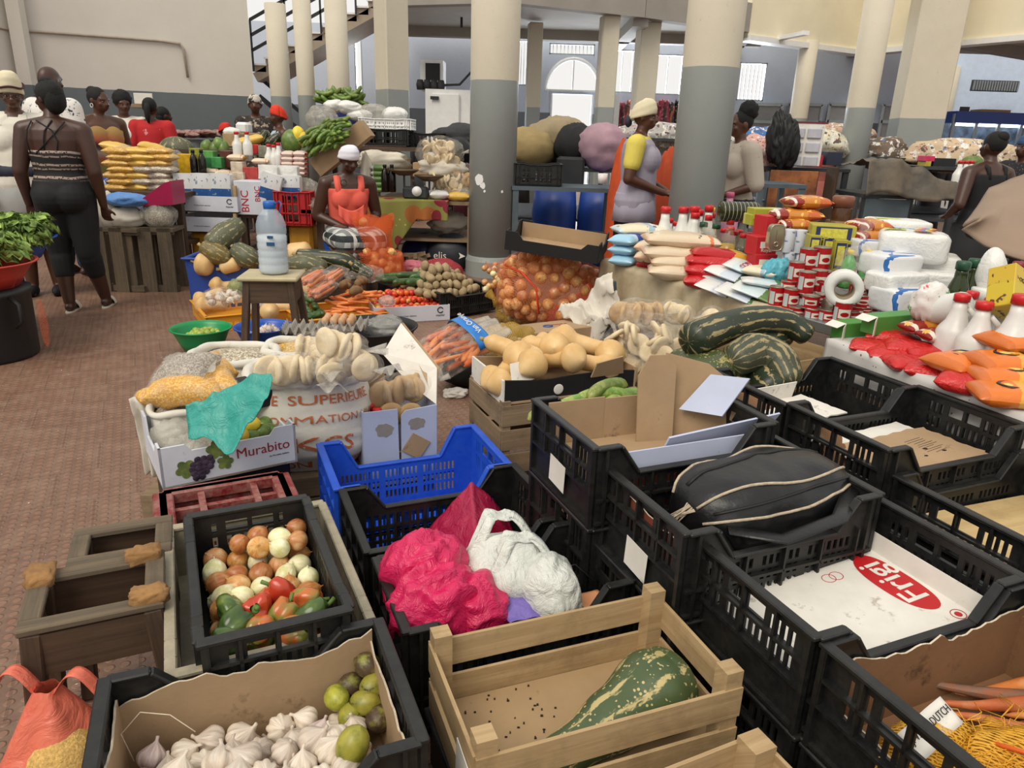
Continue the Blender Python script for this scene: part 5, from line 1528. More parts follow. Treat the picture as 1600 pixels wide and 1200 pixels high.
M_org=P('orange_ink','b8643a',.75,.12,40,dirt=('d3cfc4',70,.58))
def wrap_text(s,size,th0,t,arc,root,rx,ry,h,seed,name,mat,bold=.0,off=.004,width=None,tilt=0.0):
 cu=bpy.data.curves.new(name,'FONT');cu.body=s;cu.size=size;cu.align_x='CENTER';cu.align_y='CENTER';cu.offset=0 if 'M' in s else min(bold,.010*size);cu.extrude=0;cu.resolution_u=3
 tt=bpy.data.objects.new(name,cu);C.objects.link(tt)
 dg=bpy.context.evaluated_depsgraph_get();me=bpy.data.meshes.new_from_object(tt.evaluated_get(dg));bpy.data.objects.remove(tt)
 bm=bmesh.new();bm.from_mesh(me);bmesh.ops.triangulate(bm,faces=bm.faces)
 for it in range(3):
  bmesh.ops.subdivide_edges(bm,edges=[e for e in bm.edges if e.calc_length()>.014],cuts=1)
 bmesh.ops.triangulate(bm,faces=bm.faces)
 for v in bm.verts:
  a=th0+v.co.x/arc
  p=sack_surface((0,0,0),rx,ry,h,a,t+(v.co.y+tilt*v.co.x)/h,seed)
  d=Vector((p.x,p.y,0)).normalized()
  v.co=p+d*off
 bm.to_mesh(me);bm.free()
 me.materials.clear();me.materials.append(mat)
 o=bpy.data.objects.new(name,me);C.objects.link(o);o.parent=root
 return o
kcl=root_cloth[0];TH0=radians(-76)
wrap_text('E  SUPERIEURE',.052,TH0+.10,.84,.21,kcl,.225,.16,.37,3,'sack_print',M_org,.0016)
wrap_text('OMMATION HUM',.046,TH0+.16,.63,.21,kcl,.225,.16,.37,3,'sack_print',M_org,.0012)
wrap_text('KGS',.088,TH0-.02,.35,.21,kcl,.225,.16,.37,3,'sack_print',M_org,.003)
wrap_text('ON DE   FEED',.048,TH0+.12,.10,.21,kcl,.225,.16,.37,3,'sack_print',M_org,.0012)
wc=thing('wooden_box','low wooden box carrying the orange-printed sack','box',(ck.x,ck.y,0),radians(20))
for sy in(-1,1):MB().box((0,sy*.17,.085),(.44,.018,.08)).box((0,sy*.17,.02),(.44,.018,.03)).build('side_slat',M_w2,wc)
MB().box((0,0,.118),(.46,.36,.016)).build('top_board',M_w2,wc)
for sx in(-1,1):MB().box((sx*.2,0,.055),(.03,.33,.11)).build('end_board',M_w2,wc)
cs=G(354,566,.42);open_sack('rolled-down white sack of pale beans beside the green basin',(cs.x,cs.y+.1,0),.18,.17,.42,M_grain,'pale_beans',5,rz=.2,rim=.02)
cs=G(452,560,.42);open_sack('white sack of yellow corn half hidden behind the flatbread bags',(cs.x,cs.y+.16,0),.15,.14,.42,M_corn2,'corn',7,rim=.02)
cs=G(292,634,.44);open_sack('small open sack of pale beans just behind the fruit box with the grape print',(cs.x,cs.y+.02,.12),.13,.09,.31,M_grain,'pale_beans',9,rim=.014,rz=radians(30))
o=MB().box((cs.x,cs.y+.04,.058),(.34,.26,.116)).build('wooden_block',M_w2);tag(o,'wooden block under the small open sack of beans','block')
pl=G(212,690,.3)
o=crumple('plastic_sack',lambda a,c:(pl.x+.02+.09*(a-.5)*(1-.3*c),pl.y+.06+.02*sin(a*9),.44-.32*c),16,24,.03,9,M_sack,.003,None,None,4);tag(o,'white woven plastic hanging down left of the fruit box','sack')
def grain_bag(label,p,L,W,H,mat,rz,rx=0,ry=0,seed=0,name='grain_bag',tail=True):
 root=thing(name,label,'bag',M=TM(p,rz,rx,ry))
 MB().pillow(L*.94,W*.92,H*.92,0,None,seed,22,16,.25,.5,.5).build('contents',mat,root)
 MB().pillow(L,W,H,0,None,seed,22,16,.25,.5,.5).build('film',M_clear,root)
 if tail:solid(MB().grid(lambda a,c:Vector((L/2-.03+.07*a,(c-.5)*W*(.25+.5*a),.012*sin(c*12)*a+.02*a)),8,12).build('bag_end',M_clear2,root),.001)
 return root
grain_bag('clear bag of grey lentils leaning on the left-hand sacks',G(282,590,.52)+Vector((0,.04,0)),.25,.20,.13,M_lent,radians(-20),radians(25),radians(-14),1)
grain_bag('clear bag of cracked yellow corn slumped against the beans sack',G(335,580,.50),.17,.14,.11,M_corn,radians(-40),radians(30),radians(20),2)
grain_bag('clear bag of cracked corn lying lengthwise across the small sack',G(290,612,.50),.27,.13,.11,M_corn,radians(12),0,0,3)
grain_bag('pointed clear bag of yellow corn above the black box corner',G(338,602,.50),.20,.15,.10,M_corn,radians(-55),radians(25),radians(10),4)
grain_bag('small bag of yellow corn tucked at the far left edge of the sacks',G(243,618,.46),.13,.09,.07,M_corn,radians(40),0,0,5,tail=False)
grain_bag('small bag of dark lentils between two corn bags at the left',G(257,617,.47),.10,.10,.07,M_lent,radians(60),0,0,6,tail=False)
o=ridged(MB(),G(258,580,.50)+Vector((0,.1,-.02)),(.06,.07,.06),3,.4,2.2,30,20).build('plastic_bag',M_clear2);tag(o,'crumpled cloudy plastic bag behind the lentil bag','bag')
o=MB().box((0,0,0),(.14,.11,.10),0,None,.004).build('carton',M_black,None,G(383,606,.50)+Vector((0,.03,-.03)),radians(42));tag(o,'small black carton wedged between the sacks','box')
M_fb=P('flatbread_crust','d6bf94',.7,.12,9,.4,40,h2='ead9b8',dirt=('9a7a4c',14,.66))
M_fbb=P('flatbread_brown','b08a5c',.7,.12,9,.4,40,h2='c9a878',dirt=('84602e',14,.62))
mb=MB();mb.lathe([(.0005,-.011),(.035,-.012),(.05,-.008),(.055,0),(.05,.009),(.03,.012),(.0005,.011)],24)
for v in mb.v:v.z+=.004*n3(v,30)
FB=mesh_of(mb,'flatbread',M_fb);FBB=FB.copy();FBB.materials.clear();FBB.materials.append(M_fbb)
def bread_bag(label,p,n,axis,r,rz,tilt,mat=FB,grp='',pile=None,bagr=(1,1,1),seed=0,fm=None,sc=1.0):
 Mx=TM(p,rz,0,tilt)
 L=n*.024*sc
 if pile:
  pos=pile
  ex=(max(abs(q[0])for q in pos)+.06*sc,max(abs(q[1])for q in pos)+.06*sc,max(abs(q[2])for q in pos)+.05*sc)
  for q in pos:place(mat,'flatbread',Mx@TM(q[:3],q[3],q[4],q[5],sc),grp[0],'bread',grp[1])
 else:
  ex=(L/2+.03,.066*sc,.062*sc)
  for i in range(n):
   x=(i-(n-1)/2)*.024*sc
   place(mat,'flatbread',Mx@TM((x,.006*sin(i*2.1),.004*cos(i*1.7)),rnd(-.1,.1),rnd(0,6),pi/2+rnd(-.18,.18),sc),grp[0],'bread',grp[1])
 root=thing('bread_bag',label,'bag',M=Mx)
 ridged(MB(),(0,0,0),[e*1.18 for e in ex],seed,.22,2.4,40,26).build('film',fm or M_clear,root)
 solid(MB().grid(lambda a,c:Vector((ex[0]*1.0+.08*a,(c-.5)*(.03+.10*a),.02*sin(c*11)*a+.02*a)),8,14).build('bag_end',M_clear2,root),.001)
g1=('flat round bread inside one of the clear bags heaped on the printed sack','flatbreads on the printed sack')
bread_bag('topmost clear bag of flatbreads on the printed sack',G(530,540,.66),5,0,0,radians(15),.25,FB,g1,seed=1)
bread_bag('long clear bag of flatbreads across the front of the printed sack',G(452,578,.57),7,0,0,radians(12),0,FB,g1,seed=2)
bread_bag('clear bag of flatbreads in the middle of the printed sack',G(500,563,.59),5,0,0,radians(-60),.2,FB,g1,seed=3)
bread_bag('clear bag of flatbreads at the right end of the printed sack',G(552,566,.59),6,0,0,radians(-28),.1,FB,g1,seed=4)
bread_bag('clear bag of flatbreads at the back of the printed sack',G(488,547,.60),5,0,0,radians(30),.2,FB,g1,seed=5)
bread_bag('small clear bag of flatbreads at the front right of the printed sack',G(520,578,.57),3,0,0,radians(-80),.3,FB,g1,seed=6)
M_boxw=P('white_print_card','c9ccd6',.65,.07,5,.2,40,dirt=('8d857c',9,.66))
pL=G(255,766,.27);pR=G(465,721,.27);d=(pR-pL);LB=d.length;angB=atan2(d.y,d.x)
WB,HB=.34,.145
BM_=Matrix.Translation(pL)@RZ(angB)@Matrix.Translation((LB/2,WB/2,0))
fb=thing('fruit_box','white cardboard fruit box with red lettering and a grape print','box',M=BM_)
MB().box((0,0,.004),(LB,WB,.008)).build('floor',M_card,fb)
fp=MB().prism([(-LB/2,0),(LB/2,0),(LB/2,HB),(LB/2-.07,HB),(LB/2-.09,HB-.025),(-LB/2+.10,HB-.025),(-LB/2+.08,HB),(-LB/2,HB)],-.004,.004,0,TM((0,-WB/2+.004,0),0,pi/2)).build('front_panel',M_boxw,fb)
MB().box((0,WB/2-.004,HB*.5),(LB,.008,HB)).build('back_panel',M_boxw,fb)
for s in(-1,1):MB().prism([(-WB/2,0),(WB/2,0),(WB/2,HB+.02),(WB/2-.07,HB+.02),(WB/2-.09,HB-.045),(-WB/2+.10,HB-.045),(-WB/2+.06,HB),(-WB/2,HB)],-.004,.004,0,TM((s*(LB/2-.004),0,0),pi/2,pi/2)).build('end_panel',M_boxw,fb)
FT=TM((0,-WB/2-.0005,0),0,pi/2)
text('Murabito',.05,P('wine_ink','8e1c2c',.6,.06),fp,FT@TM((LB*.24,HB*.52,.0012),radians(1)),'box_lettering',.0004,.0011)
text('by Murabito Italiana',.0085,M_pup,fp,FT@TM((LB*.36,HB*.30,.0012)),'small_print',.0003)
M_grape=P('grape_print','241a28',.6,.3,50,h2='4a3a50');M_leafp=P('leaf_print','4a6236',.65,.2,30,h2='7d8a44')
mb=MB();k=0
for row,cnt in enumerate((3,4,4,3,2)):
 for i in range(cnt):
  mb.ell((-LB*.20+(i-(cnt-1)/2)*.019-.005*row,HB*.58-row*.016,.0015+.0002*(k%3)),(.0115,.0115,.0012),14,6,0,FT);k+=1
mb.build('grape_print',M_grape,fp)
def leafpoly(s):return[(s*(.7+.3*abs(sin(2.5*t)))*cos(t),s*(.7+.3*abs(sin(2.5*t)))*sin(t))for t in[2*pi*i/40 for i in range(40)]]
for x,y,s,rz_ in((-LB*.33,HB*.40,.034,.3),(-LB*.10,HB*.74,.036,1.1),(-LB*.05,HB*.38,.028,2.0)):MB().prism(leafpoly(s),.0,.0008,0,FT@TM((x,y,0),rz_)).build('leaf_print',M_leafp,fp)
M_mango=tint('mango_green','4a6a30','6a8640',k=3,rough=.35,h3='7d8a44');M_lem=tint('lemon_yellow','d2b02a','e2c648',k=3,rough=.4)
MAN=ovoid(.028,.037,M_mango,'mango');LEM=ovoid(.029,.034,M_lem,'lemon')
ml='small green mango lying in the grape-print fruit box'
for k,(x,y,z)in enumerate(((.06,-.12,.05),(.11,-.11,.06),(.155,-.10,.06),(.09,-.06,.09),(.14,-.05,.09),(.17,-.03,.08),(.02,-.12,.05),(.12,-.0,.09),(.04,-.07,.075),(.17,.03,.085),(-.03,-.13,.05))):
 place(MAN,'mango',BM_@TM((x,y,z),k*1.3,1.3,.3*k),ml,'mango','mangoes in the grape-print box')
for k,(x,y,z,lb)in enumerate(((.05,-.03,.10,'left of the two upper yellow lemons in the grape-print box'),(.10,-.045,.125,'brightest yellow lemon on top of the mangoes'),(.06,-.07,.095,'small yellow lemon below the upper two in the grape-print box'),(-.06,-.12,.06,'greenish lemon at the front under the teal plastic'))):
 place(LEM,'lemon',BM_@TM((x,y,z),k,1.2,k),lb,'lemon')
for k,(x,y,z,s,lb)in enumerate(((-.13,-.06,.08,.055,'crumpled clear bag at the left end of the fruit box'),(-.08,-.09,.075,.045,'dusty clear bag next to the teal plastic in the fruit box'),(-.15,.05,.11,.06,'cloudy plastic bag at the back left of the fruit box'))):
 o=ridged(MB(),(0,0,0),(s*1.1,s,s*.9),k+20,.5,2.2,30,20).build('plastic_bag',M_clear2,None,M=BM_@TM((x,y,z)));tag(o,lb,'bag')
M_teal=plast('teal_plastic','24877e',.4,1,.6,'3fa99c')
tp=[G(422,593,.62),G(395,618,.57),G(350,648,.50),G(292,660,.47)]
def teal(a,c):
 t=a*3;k=min(int(t),2);p=tp[k].lerp(tp[k+1],t-k)
 w=.02+.15*sin(pi*min(1,a*.75+.05))+.10*max(0,1-abs(a-.62)*6)*c
 return p+Vector((.25,-.55,-.65)).normalized()*((c-.35)*w)
o=crumple('plastic_sheet',teal,40,30,.035,7,M_teal,.002,seed=3);tag(o,'teal plastic sheet draped over the grape-print fruit box','plastic sheet')
dc=thing('support_crate','dark crate standing under the grape-print fruit box','crate',M=Matrix.Translation((BM_.translation.x,BM_.translation.y,0))@RZ(angB))
for s in(-1,1):MB().box((s*(LB/2-.03),0,.13),(.02,WB-.06,.255)).build('end_panel',M_cr,dc)
for s in(-1,1):MB().box((0,s*(WB/2-.03),.13),(LB-.06,.02,.255)).build('side_panel',M_cr,dc)
MB().box((0,0,.01),(LB-.08,WB-.08,.02)).build('base',M_cr,dc)
a0=G(567,645,.375);b0=G(682,632,.375);d=(b0-a0);LW=d.length;aw=atan2(d.y,d.x);DW=.30
WBM=Matrix.Translation((a0.x,a0.y,.055))@RZ(aw)@Matrix.Translation((LW/2,DW/2,0))
M_bluew=P('bluish_white_card','b4bdd6',.65,.05,5,.15,60);M_torn=P('bare_card','8d8780',.85,.1,20)
HW=.32
wbx=thing('bread_box','tall white cardboard box of bagged flatbread with one flap raised','box',M=WBM)
MB().prism([(-LW/2,0),(-.008,0),(-.008,.04),(-.012,HW),(-LW/2,HW)],-.003,.003,0,TM((0,-DW/2,0),0,pi/2)).prism([(-.008,0),(LW/2,0),(LW/2,HW),(.02,HW-.01),(.002,HW-.03),(.0,.05),(-.008,.05)],-.003,.003,0,TM((0,-DW/2,0),0,pi/2)).build('front_panel',M_bluew,wbx);wfp=kids(wbx)[-1]
MB().box((0,-DW/2-.006,.035),(LW-.01,.006,.07)).build('lower_flap',M_bluew,wbx)
for x,y,s,r_ in((-LW*.22,HW*.74,.028,.2),(LW*.22,HW*.78,.026,1.0)):MB().prism([(s*(1+.35*n3((cos(t)*2,sin(t)*2,r_*9)))*cos(t)*1.3,s*(1+.35*n3((cos(t)*2,sin(t)*2,r_*9)))*sin(t))for t in[2*pi*i/26 for i in range(26)]],.003,.0042,0,TM((x,-DW/2,y),0,pi/2)).build('torn_patch',M_torn,wfp)
MB().box((LW*.2,-DW/2-.008,HW*.48),(.085,.004,.085),0,TM((0,0,0),0,0,.0)@TM((LW*.2,0,HW*.48),0,0,.6)@TM((-LW*.2,0,-HW*.48))).build('loose_card',M_card,wbx)
for s in(-1,1):MB().box((s*LW/2,0,HW/2),(.006,DW,HW)).build('side_panel',M_bluew,wbx)
MB().box((0,DW/2,HW/2),(LW,.006,HW)).build('back_panel',M_bluew,wbx)
fpz=[G(682,652,.46),G(683,600,.56),G(628,506,.70),G(600,545,.64),G(637,590,.56),G(668,640,.47)]
fpz=[WBM.inverted()@p for p in(Vector((b0.x,b0.y,.375)),D(683,575,b0.y+.12),D(627,505,b0.y+.30),D(598,553,b0.y+.22),D(640,600,b0.y+.12))]
me_=MB().add(fpz,[(0,1,2,3,4)]);o=me_.build('raised_flap',M_wh,wbx);solid(o,.006)
MB().add([fpz[0]+Vector((.0,.012,0)),fpz[1]+Vector((.012,.012,0)),fpz[2]+Vector((.012,.012,0)),fpz[2]],[(0,1,2,3)]).build('flap_edge',M_card,wbx)
MB().box((-LW*.25,DW/2-.04,HW+.02),(LW*.5,.006,.10),0,None).build('back_flap',M_card,wbx)
g2=('brown flatbread inside the clear bag in the tall white box','flatbreads in the white box')
bread_bag('clear bag with a row of brown flatbreads in the tall white box',WBM@Vector((.03,-.03,HW+.03)),7,0,0,aw+radians(8),-.12,FBB,g2,seed=8,sc=1.1)
for k,(x,y,z)in enumerate(((-.03,-.11,HW-.04),(.05,-.11,HW-.05))):place(FBB,'flatbread',WBM@TM((x,y,z),0,pi/2,.3,1.0),'loose brown flatbread showing at the front slot of the white box','bread','loose flatbreads in the white box')
M_redcap=P('red_cap','c01c22',.35,.06)
def capbottle(mat_body,r=.035,h=.26):
 root=thing('oil_bottle','x','bottle')
 MB().lathe([(r,0),(r,h*.6),(r*.9,h*.7),(r*.4,h*.88),(r*.38,h*.92)],18).build('bottle',mat_body,root)
 MB().lathe([(r*.48,h*.90),(r*.5,h*.99),(r*.4,h)],14).build('cap',M_redcap,root)
 return Proto(root)
cbp=capbottle(P('oil_glass','8a6a20',.15,.1,alpha=.7))
for k,(x,y,lb)in enumerate(((-.09,.02,'red-capped bottle at the back of the tall white box'),(-.10,-.06,'red-capped bottle in the middle of the tall white box'),(-.085,-.115,'red-capped bottle at the front left of the tall white box'))):cbp.put(WBM@TM((x,y,.06)),lb)
o=MB().box((0,0,.027),(LW-.01,DW-.02,.053)).build('wooden_block',M_w2,None,M=Matrix.Translation((WBM.translation.x,WBM.translation.y,0))@RZ(aw));tag(o,'wooden block under the tall white box','block')
M_gb=P('green_plastic','0f8a4e',.35,.06);M_bb=P('blue_basin_plastic','1a4fae',.35,.06);M_tub=P('black_tub','17181a',.5,.2,5)
def basin(name,label,c,r,h,mat,cat='basin',base=.62):
 root=thing(name,label,cat,c)
 MB().lathe([(r*base,0),(r*.80,h*.45),(r*.95,h*.9),(r*1.02,h),(r*1.03,h+.004),(r*.99,h+.003),(r*.92,h*.88),(r*.76,h*.42),(r*base*.95,.01),(.0005,.009)],48).build('bowl',mat,root)
 MB().tube([(r*1.02*cos(t),r*1.02*sin(t),h)for t in[2*pi*i/48 for i in range(49)]],.006,8,cap=False).build('rim',mat,root)
 return root
gc=G(314,512,.15);basin('basin','green plastic basin of limes standing on the floor',(gc.x,gc.y,0),.185,.15,M_gb)
M_limeg=tint('lime_green','7d9a2e','a0b048',k=2,h3='b5b860',rough=.35);LMG=ovoid(.021,.024,M_limeg,'lime')
for k in range(34):
 a=rnd(0,6.28);q=.12*sqrt(rnd(0,1));place(LMG,'lime',spin((gc.x+q*cos(a)+.02,gc.y+q*sin(a)+.01,.085+.045*(1-(q/.12)**2)+rnd(-.004,.006)),rnd(.85,1.1)),'small yellow-green lime in the green basin','lime','limes in the green basin')
bc=G(412,512,.14);basin('basin','blue plastic basin of garlic behind the stool legs',(bc.x,bc.y,0),.185,.15,M_bb)
for k in range(24):
 a=rnd(0,6.28);q=.11*sqrt(rnd(0,1));place(GAR[k%5],'garlic_bulb',spin((bc.x+q*cos(a)+.02,bc.y+q*sin(a),.095+.04*(1-(q/.11)**2)),rnd(.75,.95),True),'white garlic bulb in the blue basin','garlic','garlic bulbs in the blue basin')
tc_=G(580,512,.30);basin('tub','large black tub behind the heaped flatbread bags',(tc_.x,tc_.y+.05,0),.26,.30,M_tub,'tub',.7)
o=ridged(MB(),(tc_.x+.06,tc_.y,.31),(.13,.12,.06),31,.5,2.4,40,26).build('plastic_bag',film('grey_film','a5a5a0',.6,.25));tag(o,'crumpled grey plastic bag lying in the black tub','bag')
M_tray=P('egg_tray_pulp','8f8a82',.9,.12,9,.4,60);M_egg=P('egg_shell','c09068',.5,.1,6,h2='d4ab84')
def egg_tray(label,M,nx,ny):
 mb=MB()
 def fn(a,c):
  x=a*nx;y=c*ny
  return Vector(((a-.5)*nx*.046,(c-.5)*ny*.046,.018*(cos(2*pi*x)*cos(2*pi*y))+.012*(abs(cos(pi*x))**6+abs(cos(pi*y))**6)))
 o=mb.grid(fn,nx*8,ny*8).build('egg_tray',M_tray,None,M=M);solid(o,.003)
 return tag(o,label,'egg tray')
eM=TM(G(478,515,.36),radians(8));egg_tray('empty grey pulp egg tray left of the eggs',eM,5,4)
eM2=TM(G(540,511,.36)+Vector((0,.02,0)),radians(4));egg_tray('grey pulp egg tray holding the brown eggs',eM2,5,4)
EG=ovoid(.021,.027,M_egg,'egg')
for i in range(4):
 for j in range(3):
  place(EG,'egg',eM2@TM(((i-2.5)*.046+.023-.02,(j-1)*.046+.02,.032),rnd(0,6),rnd(-.3,.3),0),'brown egg in the grey pulp tray','egg','eggs in the tray')
o=MB().box((0,0,.165),(.42,.16,.33)).build('box',M_cr,None,(G(505,513,.33).x-.02,G(505,513,.33).y,0),radians(6));tag(o,'dark box carrying the egg trays','box')
sL=G(362,437,.56);sR=G(470,434,.56)
sc_=(sL+sR)/2+Vector((0,.10,0))
M_seat=P('worn_pale_seat','b8ac8a',.6,.12,8,dirt=('6d5a3e',9,.6))
stool('wooden stool with a worn pale seat under the big water bottle',(sc_.x,sc_.y,0),radians(6),.30,.25,.55,M_w3,M_seat,.05,.05,.13)
wb_=thing('water_bottle','large ribbed water bottle with blue cap on the stool','bottle',(sc_.x+.015,sc_.y-.0,.578))
n=N('bottle_plastic');n.col(lin('c2d4e2'));n.set(Roughness=.12,Alpha=.38);M_bot=n.m
prof=[(.075,0),(.084,.012)]
for i in range(5):
 z=.025+i*.042;prof+=[(.088,z),(.088,z+.026),(.083,z+.034)]
prof+=[(.087,.245),(.086,.29),(.072,.335),(.045,.37),(.028,.385),(.026,.40)]
MB().lathe(prof,36).build('shell',M_bot,wb_)
MB().lathe([(.072,.004),(.081,.014)]+[(.083,.025+i*.05)for i in range(5)]+[(.0005,.232)],30).build('milky_water',P('milky_water','d9dee0',.3,.04),wb_)
wcp=MB().lathe([(.034,.375),(.036,.40),(.036,.415),(.030,.425)],20).build('cap',P('blue_cap','1f62b4',.35,.06),wb_)
MB().tube([(.03,0,.40),(.06,0,.425),(.075,-.01,.41),(.06,-.01,.36)],.006,6,flat=.6).build('handle',P('blue_cap','1f62b4'),wcp)
for z,s in((.225,.022),(.185,.03)):
 MB().box((.02,-.089,z),(s*1.6,.002,s*.7)).build('label_mark',P('label_blue','22507a',.5),wb_)
M_ycr=plastic('yellow_plastic','d8921c','b8a070',.4,.4)
def ycrate(label,p0,p1,W,H=.11):
 d=p1-p0;L=d.length;a=atan2(d.y,d.x)
 M=Matrix.Translation((p0.x,p0.y,0))@RZ(a)@Matrix.Translation((L/2,W/2,0))
 r=thing('shallow_crate',label,'crate',M=M)
 for s in(-1,1):
  mb=MB();hs=[(x*.05+.04,x*.05+.075,.03,.06)for x in range(int((L-.1)/.05))]
  panel(mb,L,H-.02,lambda x:H,hs,.008,TM((-L/2,s*(W/2-.004)-.004,0)))
  mb.box((0,s*W/2,H),(L+.03,.026,.012),0,None,.004);mb.build('side_panel',M_ycr,r)
  mb=MB();panel(mb,W,H-.02,lambda x:H,[(x*.05+.04,x*.05+.075,.03,.06)for x in range(int((W-.1)/.05))],.008,TM((s*(L/2-.004)+.004,-W/2,0),pi/2))
  mb.box((s*L/2,0,H),(.026,W+.03,.012),0,None,.004);mb.build('end_panel',M_ycr,r)
 MB().box((0,0,.006),(L-.01,W-.01,.01)).build('base',M_ycr,r)
 return M,L
Y1,LY1=ycrate('shallow yellow crate of butternuts and garlic left of the stool',G(322,496,.11),G(452,484,.11),.62)
Y2,LY2=ycrate('shallow yellow crate of carrots and cucumbers right of the stool',G(475,502,.11),G(604,488,.11),.50)
def butternut_mesh(L_,r,seed,bend=.3):
 mb=MB();pts=[];rr=[]
 for i in range(19):
  t=i/18
  pts.append((L_*(t-.5),bend*L_*(t-.5)**2*1.2,.01*n3((t*3,seed,0))))
  b=exp_(-((t-.24)/.20)**2);nk=.56*(1-max(0,(t-.9)/.1)**2)
  e=sqrt(max(.01,1-max(0,(.12-t)/.12)**2))*sqrt(max(.02,1-max(0,(t-.88)/.12)**2))
  rr.append(max(.003,r*max(b+.04,nk)*e*(1+.04*n3((t*5,seed,2)))))
 mb.tube(pts,rr,20)
 mb.tube([(L_*.49,bend*L_*.29,0),(L_*.55,bend*L_*.33,0)],[.010,.008],8,1)
 return mesh_of(mb,'butternut_squash',[M_butt,M_corky])
from math import exp as exp_
BN=[butternut_mesh(.26,.068,1,.3),butternut_mesh(.24,.072,2,.8),butternut_mesh(.28,.064,3,-.3)]
bl='pale orange butternut squash in the yellow crate behind the stool'
for k,(u,v,z,a,m)in enumerate(((330,440,.19,1.0,0),(352,428,.21,.8,1),(325,462,.15,.9,2),(352,446,.20,.5,0),(330,478,.12,.3,1),(350,418,.25,.6,2),(385,410,.28,.3,1),(380,436,.22,.2,0),(452,428,.25,2.8,1),(472,440,.21,2.9,0),(472,452,.18,3.0,2),(430,478,.14,.2,0),(415,486,.13,2.6,1),(440,405,.28,.4,0))):
 place(BN[m],'butternut_squash',TM(G(u,v,z),a,rnd(-.4,.4),rnd(-.3,.2),.95),bl,'squash','butternuts in the yellow crate')
for k,(u,v,z,s,lb)in enumerate(((350,468,.19,.13,'clear bag of garlic bulbs at the front of the left yellow crate'),(405,478,.17,.08,'clear bag of garlic bulbs behind the stool legs'))):
 p=G(u,v,z);root=thing('garlic_bag',lb,'bag',p)
 for i in range(16 if k==0 else 7):
  a=rnd(0,6.28);q=rnd(0,1)**.5*s*.75
  place(GAR[i%5],'garlic_bulb',spin((p.x+q*cos(a)*1.2,p.y+q*sin(a)*.8,p.z+rnd(-.02,.05)),1.05),'garlic bulb inside a clear bag in the left yellow crate','garlic','garlic bulbs in the clear bags')
 ridged(MB(),(0,0,.01),(s*1.25,s*.95,s*.62),k+40,.3,2.3,36,24).build('film',M_clear,root)
o=ridged(MB(),(0,0,0),(.06,.06,.07),44,.3,2,24,16).build('vegetable_bag',film('green_film','8fa070',.6,.2),None,G(368,450,.24));tag(o,'clear bag of green vegetables behind the stool seat','bag')
bn=(G(303,408,.40)+G(388,402,.40))/2
bx=thing('storage_bin','blue plastic bin full of dark ribbed squashes','bin',(bn.x,bn.y+.2,0),radians(2))
mb=MB()
for s in(-1,1):mb.prism([(-.26,0),(.26,0),(.30,.40),(-.30,.40)],-.006,.006,0,TM((0,s*.21,0),0,pi/2));mb.prism([(-.20,0),(.20,0),(.22,.40),(-.22,.40)],-.006,.006,0,TM((s*.28,0,0),pi/2,pi/2))
mb.box((0,0,.01),(.52,.4,.02));mb.build('shell',P('slate_blue_plastic','2a4796',.45,.08),bx)
mb=MB()
for s in(-1,1):mb.box((0,s*.225,.40),(.64,.03,.018),0,None,.005).box((s*.30,0,.40),(.03,.46,.018),0,None,.005)
mb.build('rim',P('slate_blue_plastic','2a4796'),bx)
bp=lambda u,v,dy:D(u,v,bn.y+dy)
squash('large ribbed grey-green squash on top of the blue bin pile',[bp(335,382,.05),bp(352,368,.12),bp(372,352,.2)],[.095,.105,.075],M_sq3,ribs=(11,.06))
squash('ribbed yellow-brown squash lying across the blue bin',[bp(322,388,-.0),bp(340,397,-.02),bp(356,404,-.02)],[.07,.085,.06],stripes('squash_ochre','5d5230','75683e','a8945a',12,.4,.30,.6,.5),ribs=(12,.09))
squash('green squash with pale flecks at the right of the blue bin',[bp(372,392,.02),bp(386,402,-.02),bp(398,408,.0)],[.075,.09,.07],M_sq3,ribs=(11,.05))
squash('round tan squash at the front left of the blue bin',[bp(316,412,-.03),bp(324,414,-.03)],[.095,.09],M_butt)
squash('tan squash lying at the front of the blue bin',[bp(350,418,-.03),bp(368,412,-.02)],[.055,.06],M_butt)
yb=6.1
bq=lambda u,v,dy=0:D(u,v,yb+dy)
squash('long dark green squash lying behind the carrots',[bq(468,398),bq(500,402),bq(535,408),bq(552,416)],[.05,.065,.085,.07],M_sq2)
squash('dark squash with rounded end beside the bagged carrots',[bq(452,412,-.2),bq(480,414,-.2),bq(502,420,-.2)],[.06,.10,.08],M_sq3)
squash('tan squash behind the dark ones, right of the bottle',[bq(458,396,.15),bq(478,392,.15)],[.09,.08],M_butt)
squash('small dark squash at the foot of the seated woman',[bq(556,416,-.1),bq(578,428,-.1)],[.055,.045],M_sq2)
o=MB().box((0,0,.10),(.75,.35,.20)).build('low_bench',M_w3,None,(bq(505,425).x,yb+.1,0));tag(o,'dark low bench under the long dark squashes','bench')
def cuke_mesh(L_,r,mat,seed):
 mb=MB();pts=[(L_*(i/14-.5),.08*L_*(i/14-.5)**2*(1 if seed%2 else-1),0)for i in range(15)]
 mb.tube(pts,[max(.003,r*min(1,sqrt(max(0,1-abs(2*i/14-1)**5))+.02))for i in range(15)],16)
 return mesh_of(mb,'cucumber',mat)
M_cuk=tint('cucumber_skin','22381c','3a5a28',k=8,rough=.35,h3='4f6e34');CUK=[cuke_mesh(.22,.027,M_cuk,0),cuke_mesh(.20,.025,M_cuk,1)]
for k,(u,v,z,a)in enumerate(((478,465,.16,2.3),(478,482,.14,2.2),(492,478,.15,1.9),(500,488,.13,2.0),(482,495,.12,.4),(470,474,.13,2.4),(488,490,.11,2.7))):
 place(CUK[k%2],'cucumber',TM(G(u,v,z),a,k,rnd(-.2,.2),1.05),'dark green cucumber at the left of the yellow carrot crate','cucumber','cucumbers in the carrot crate')
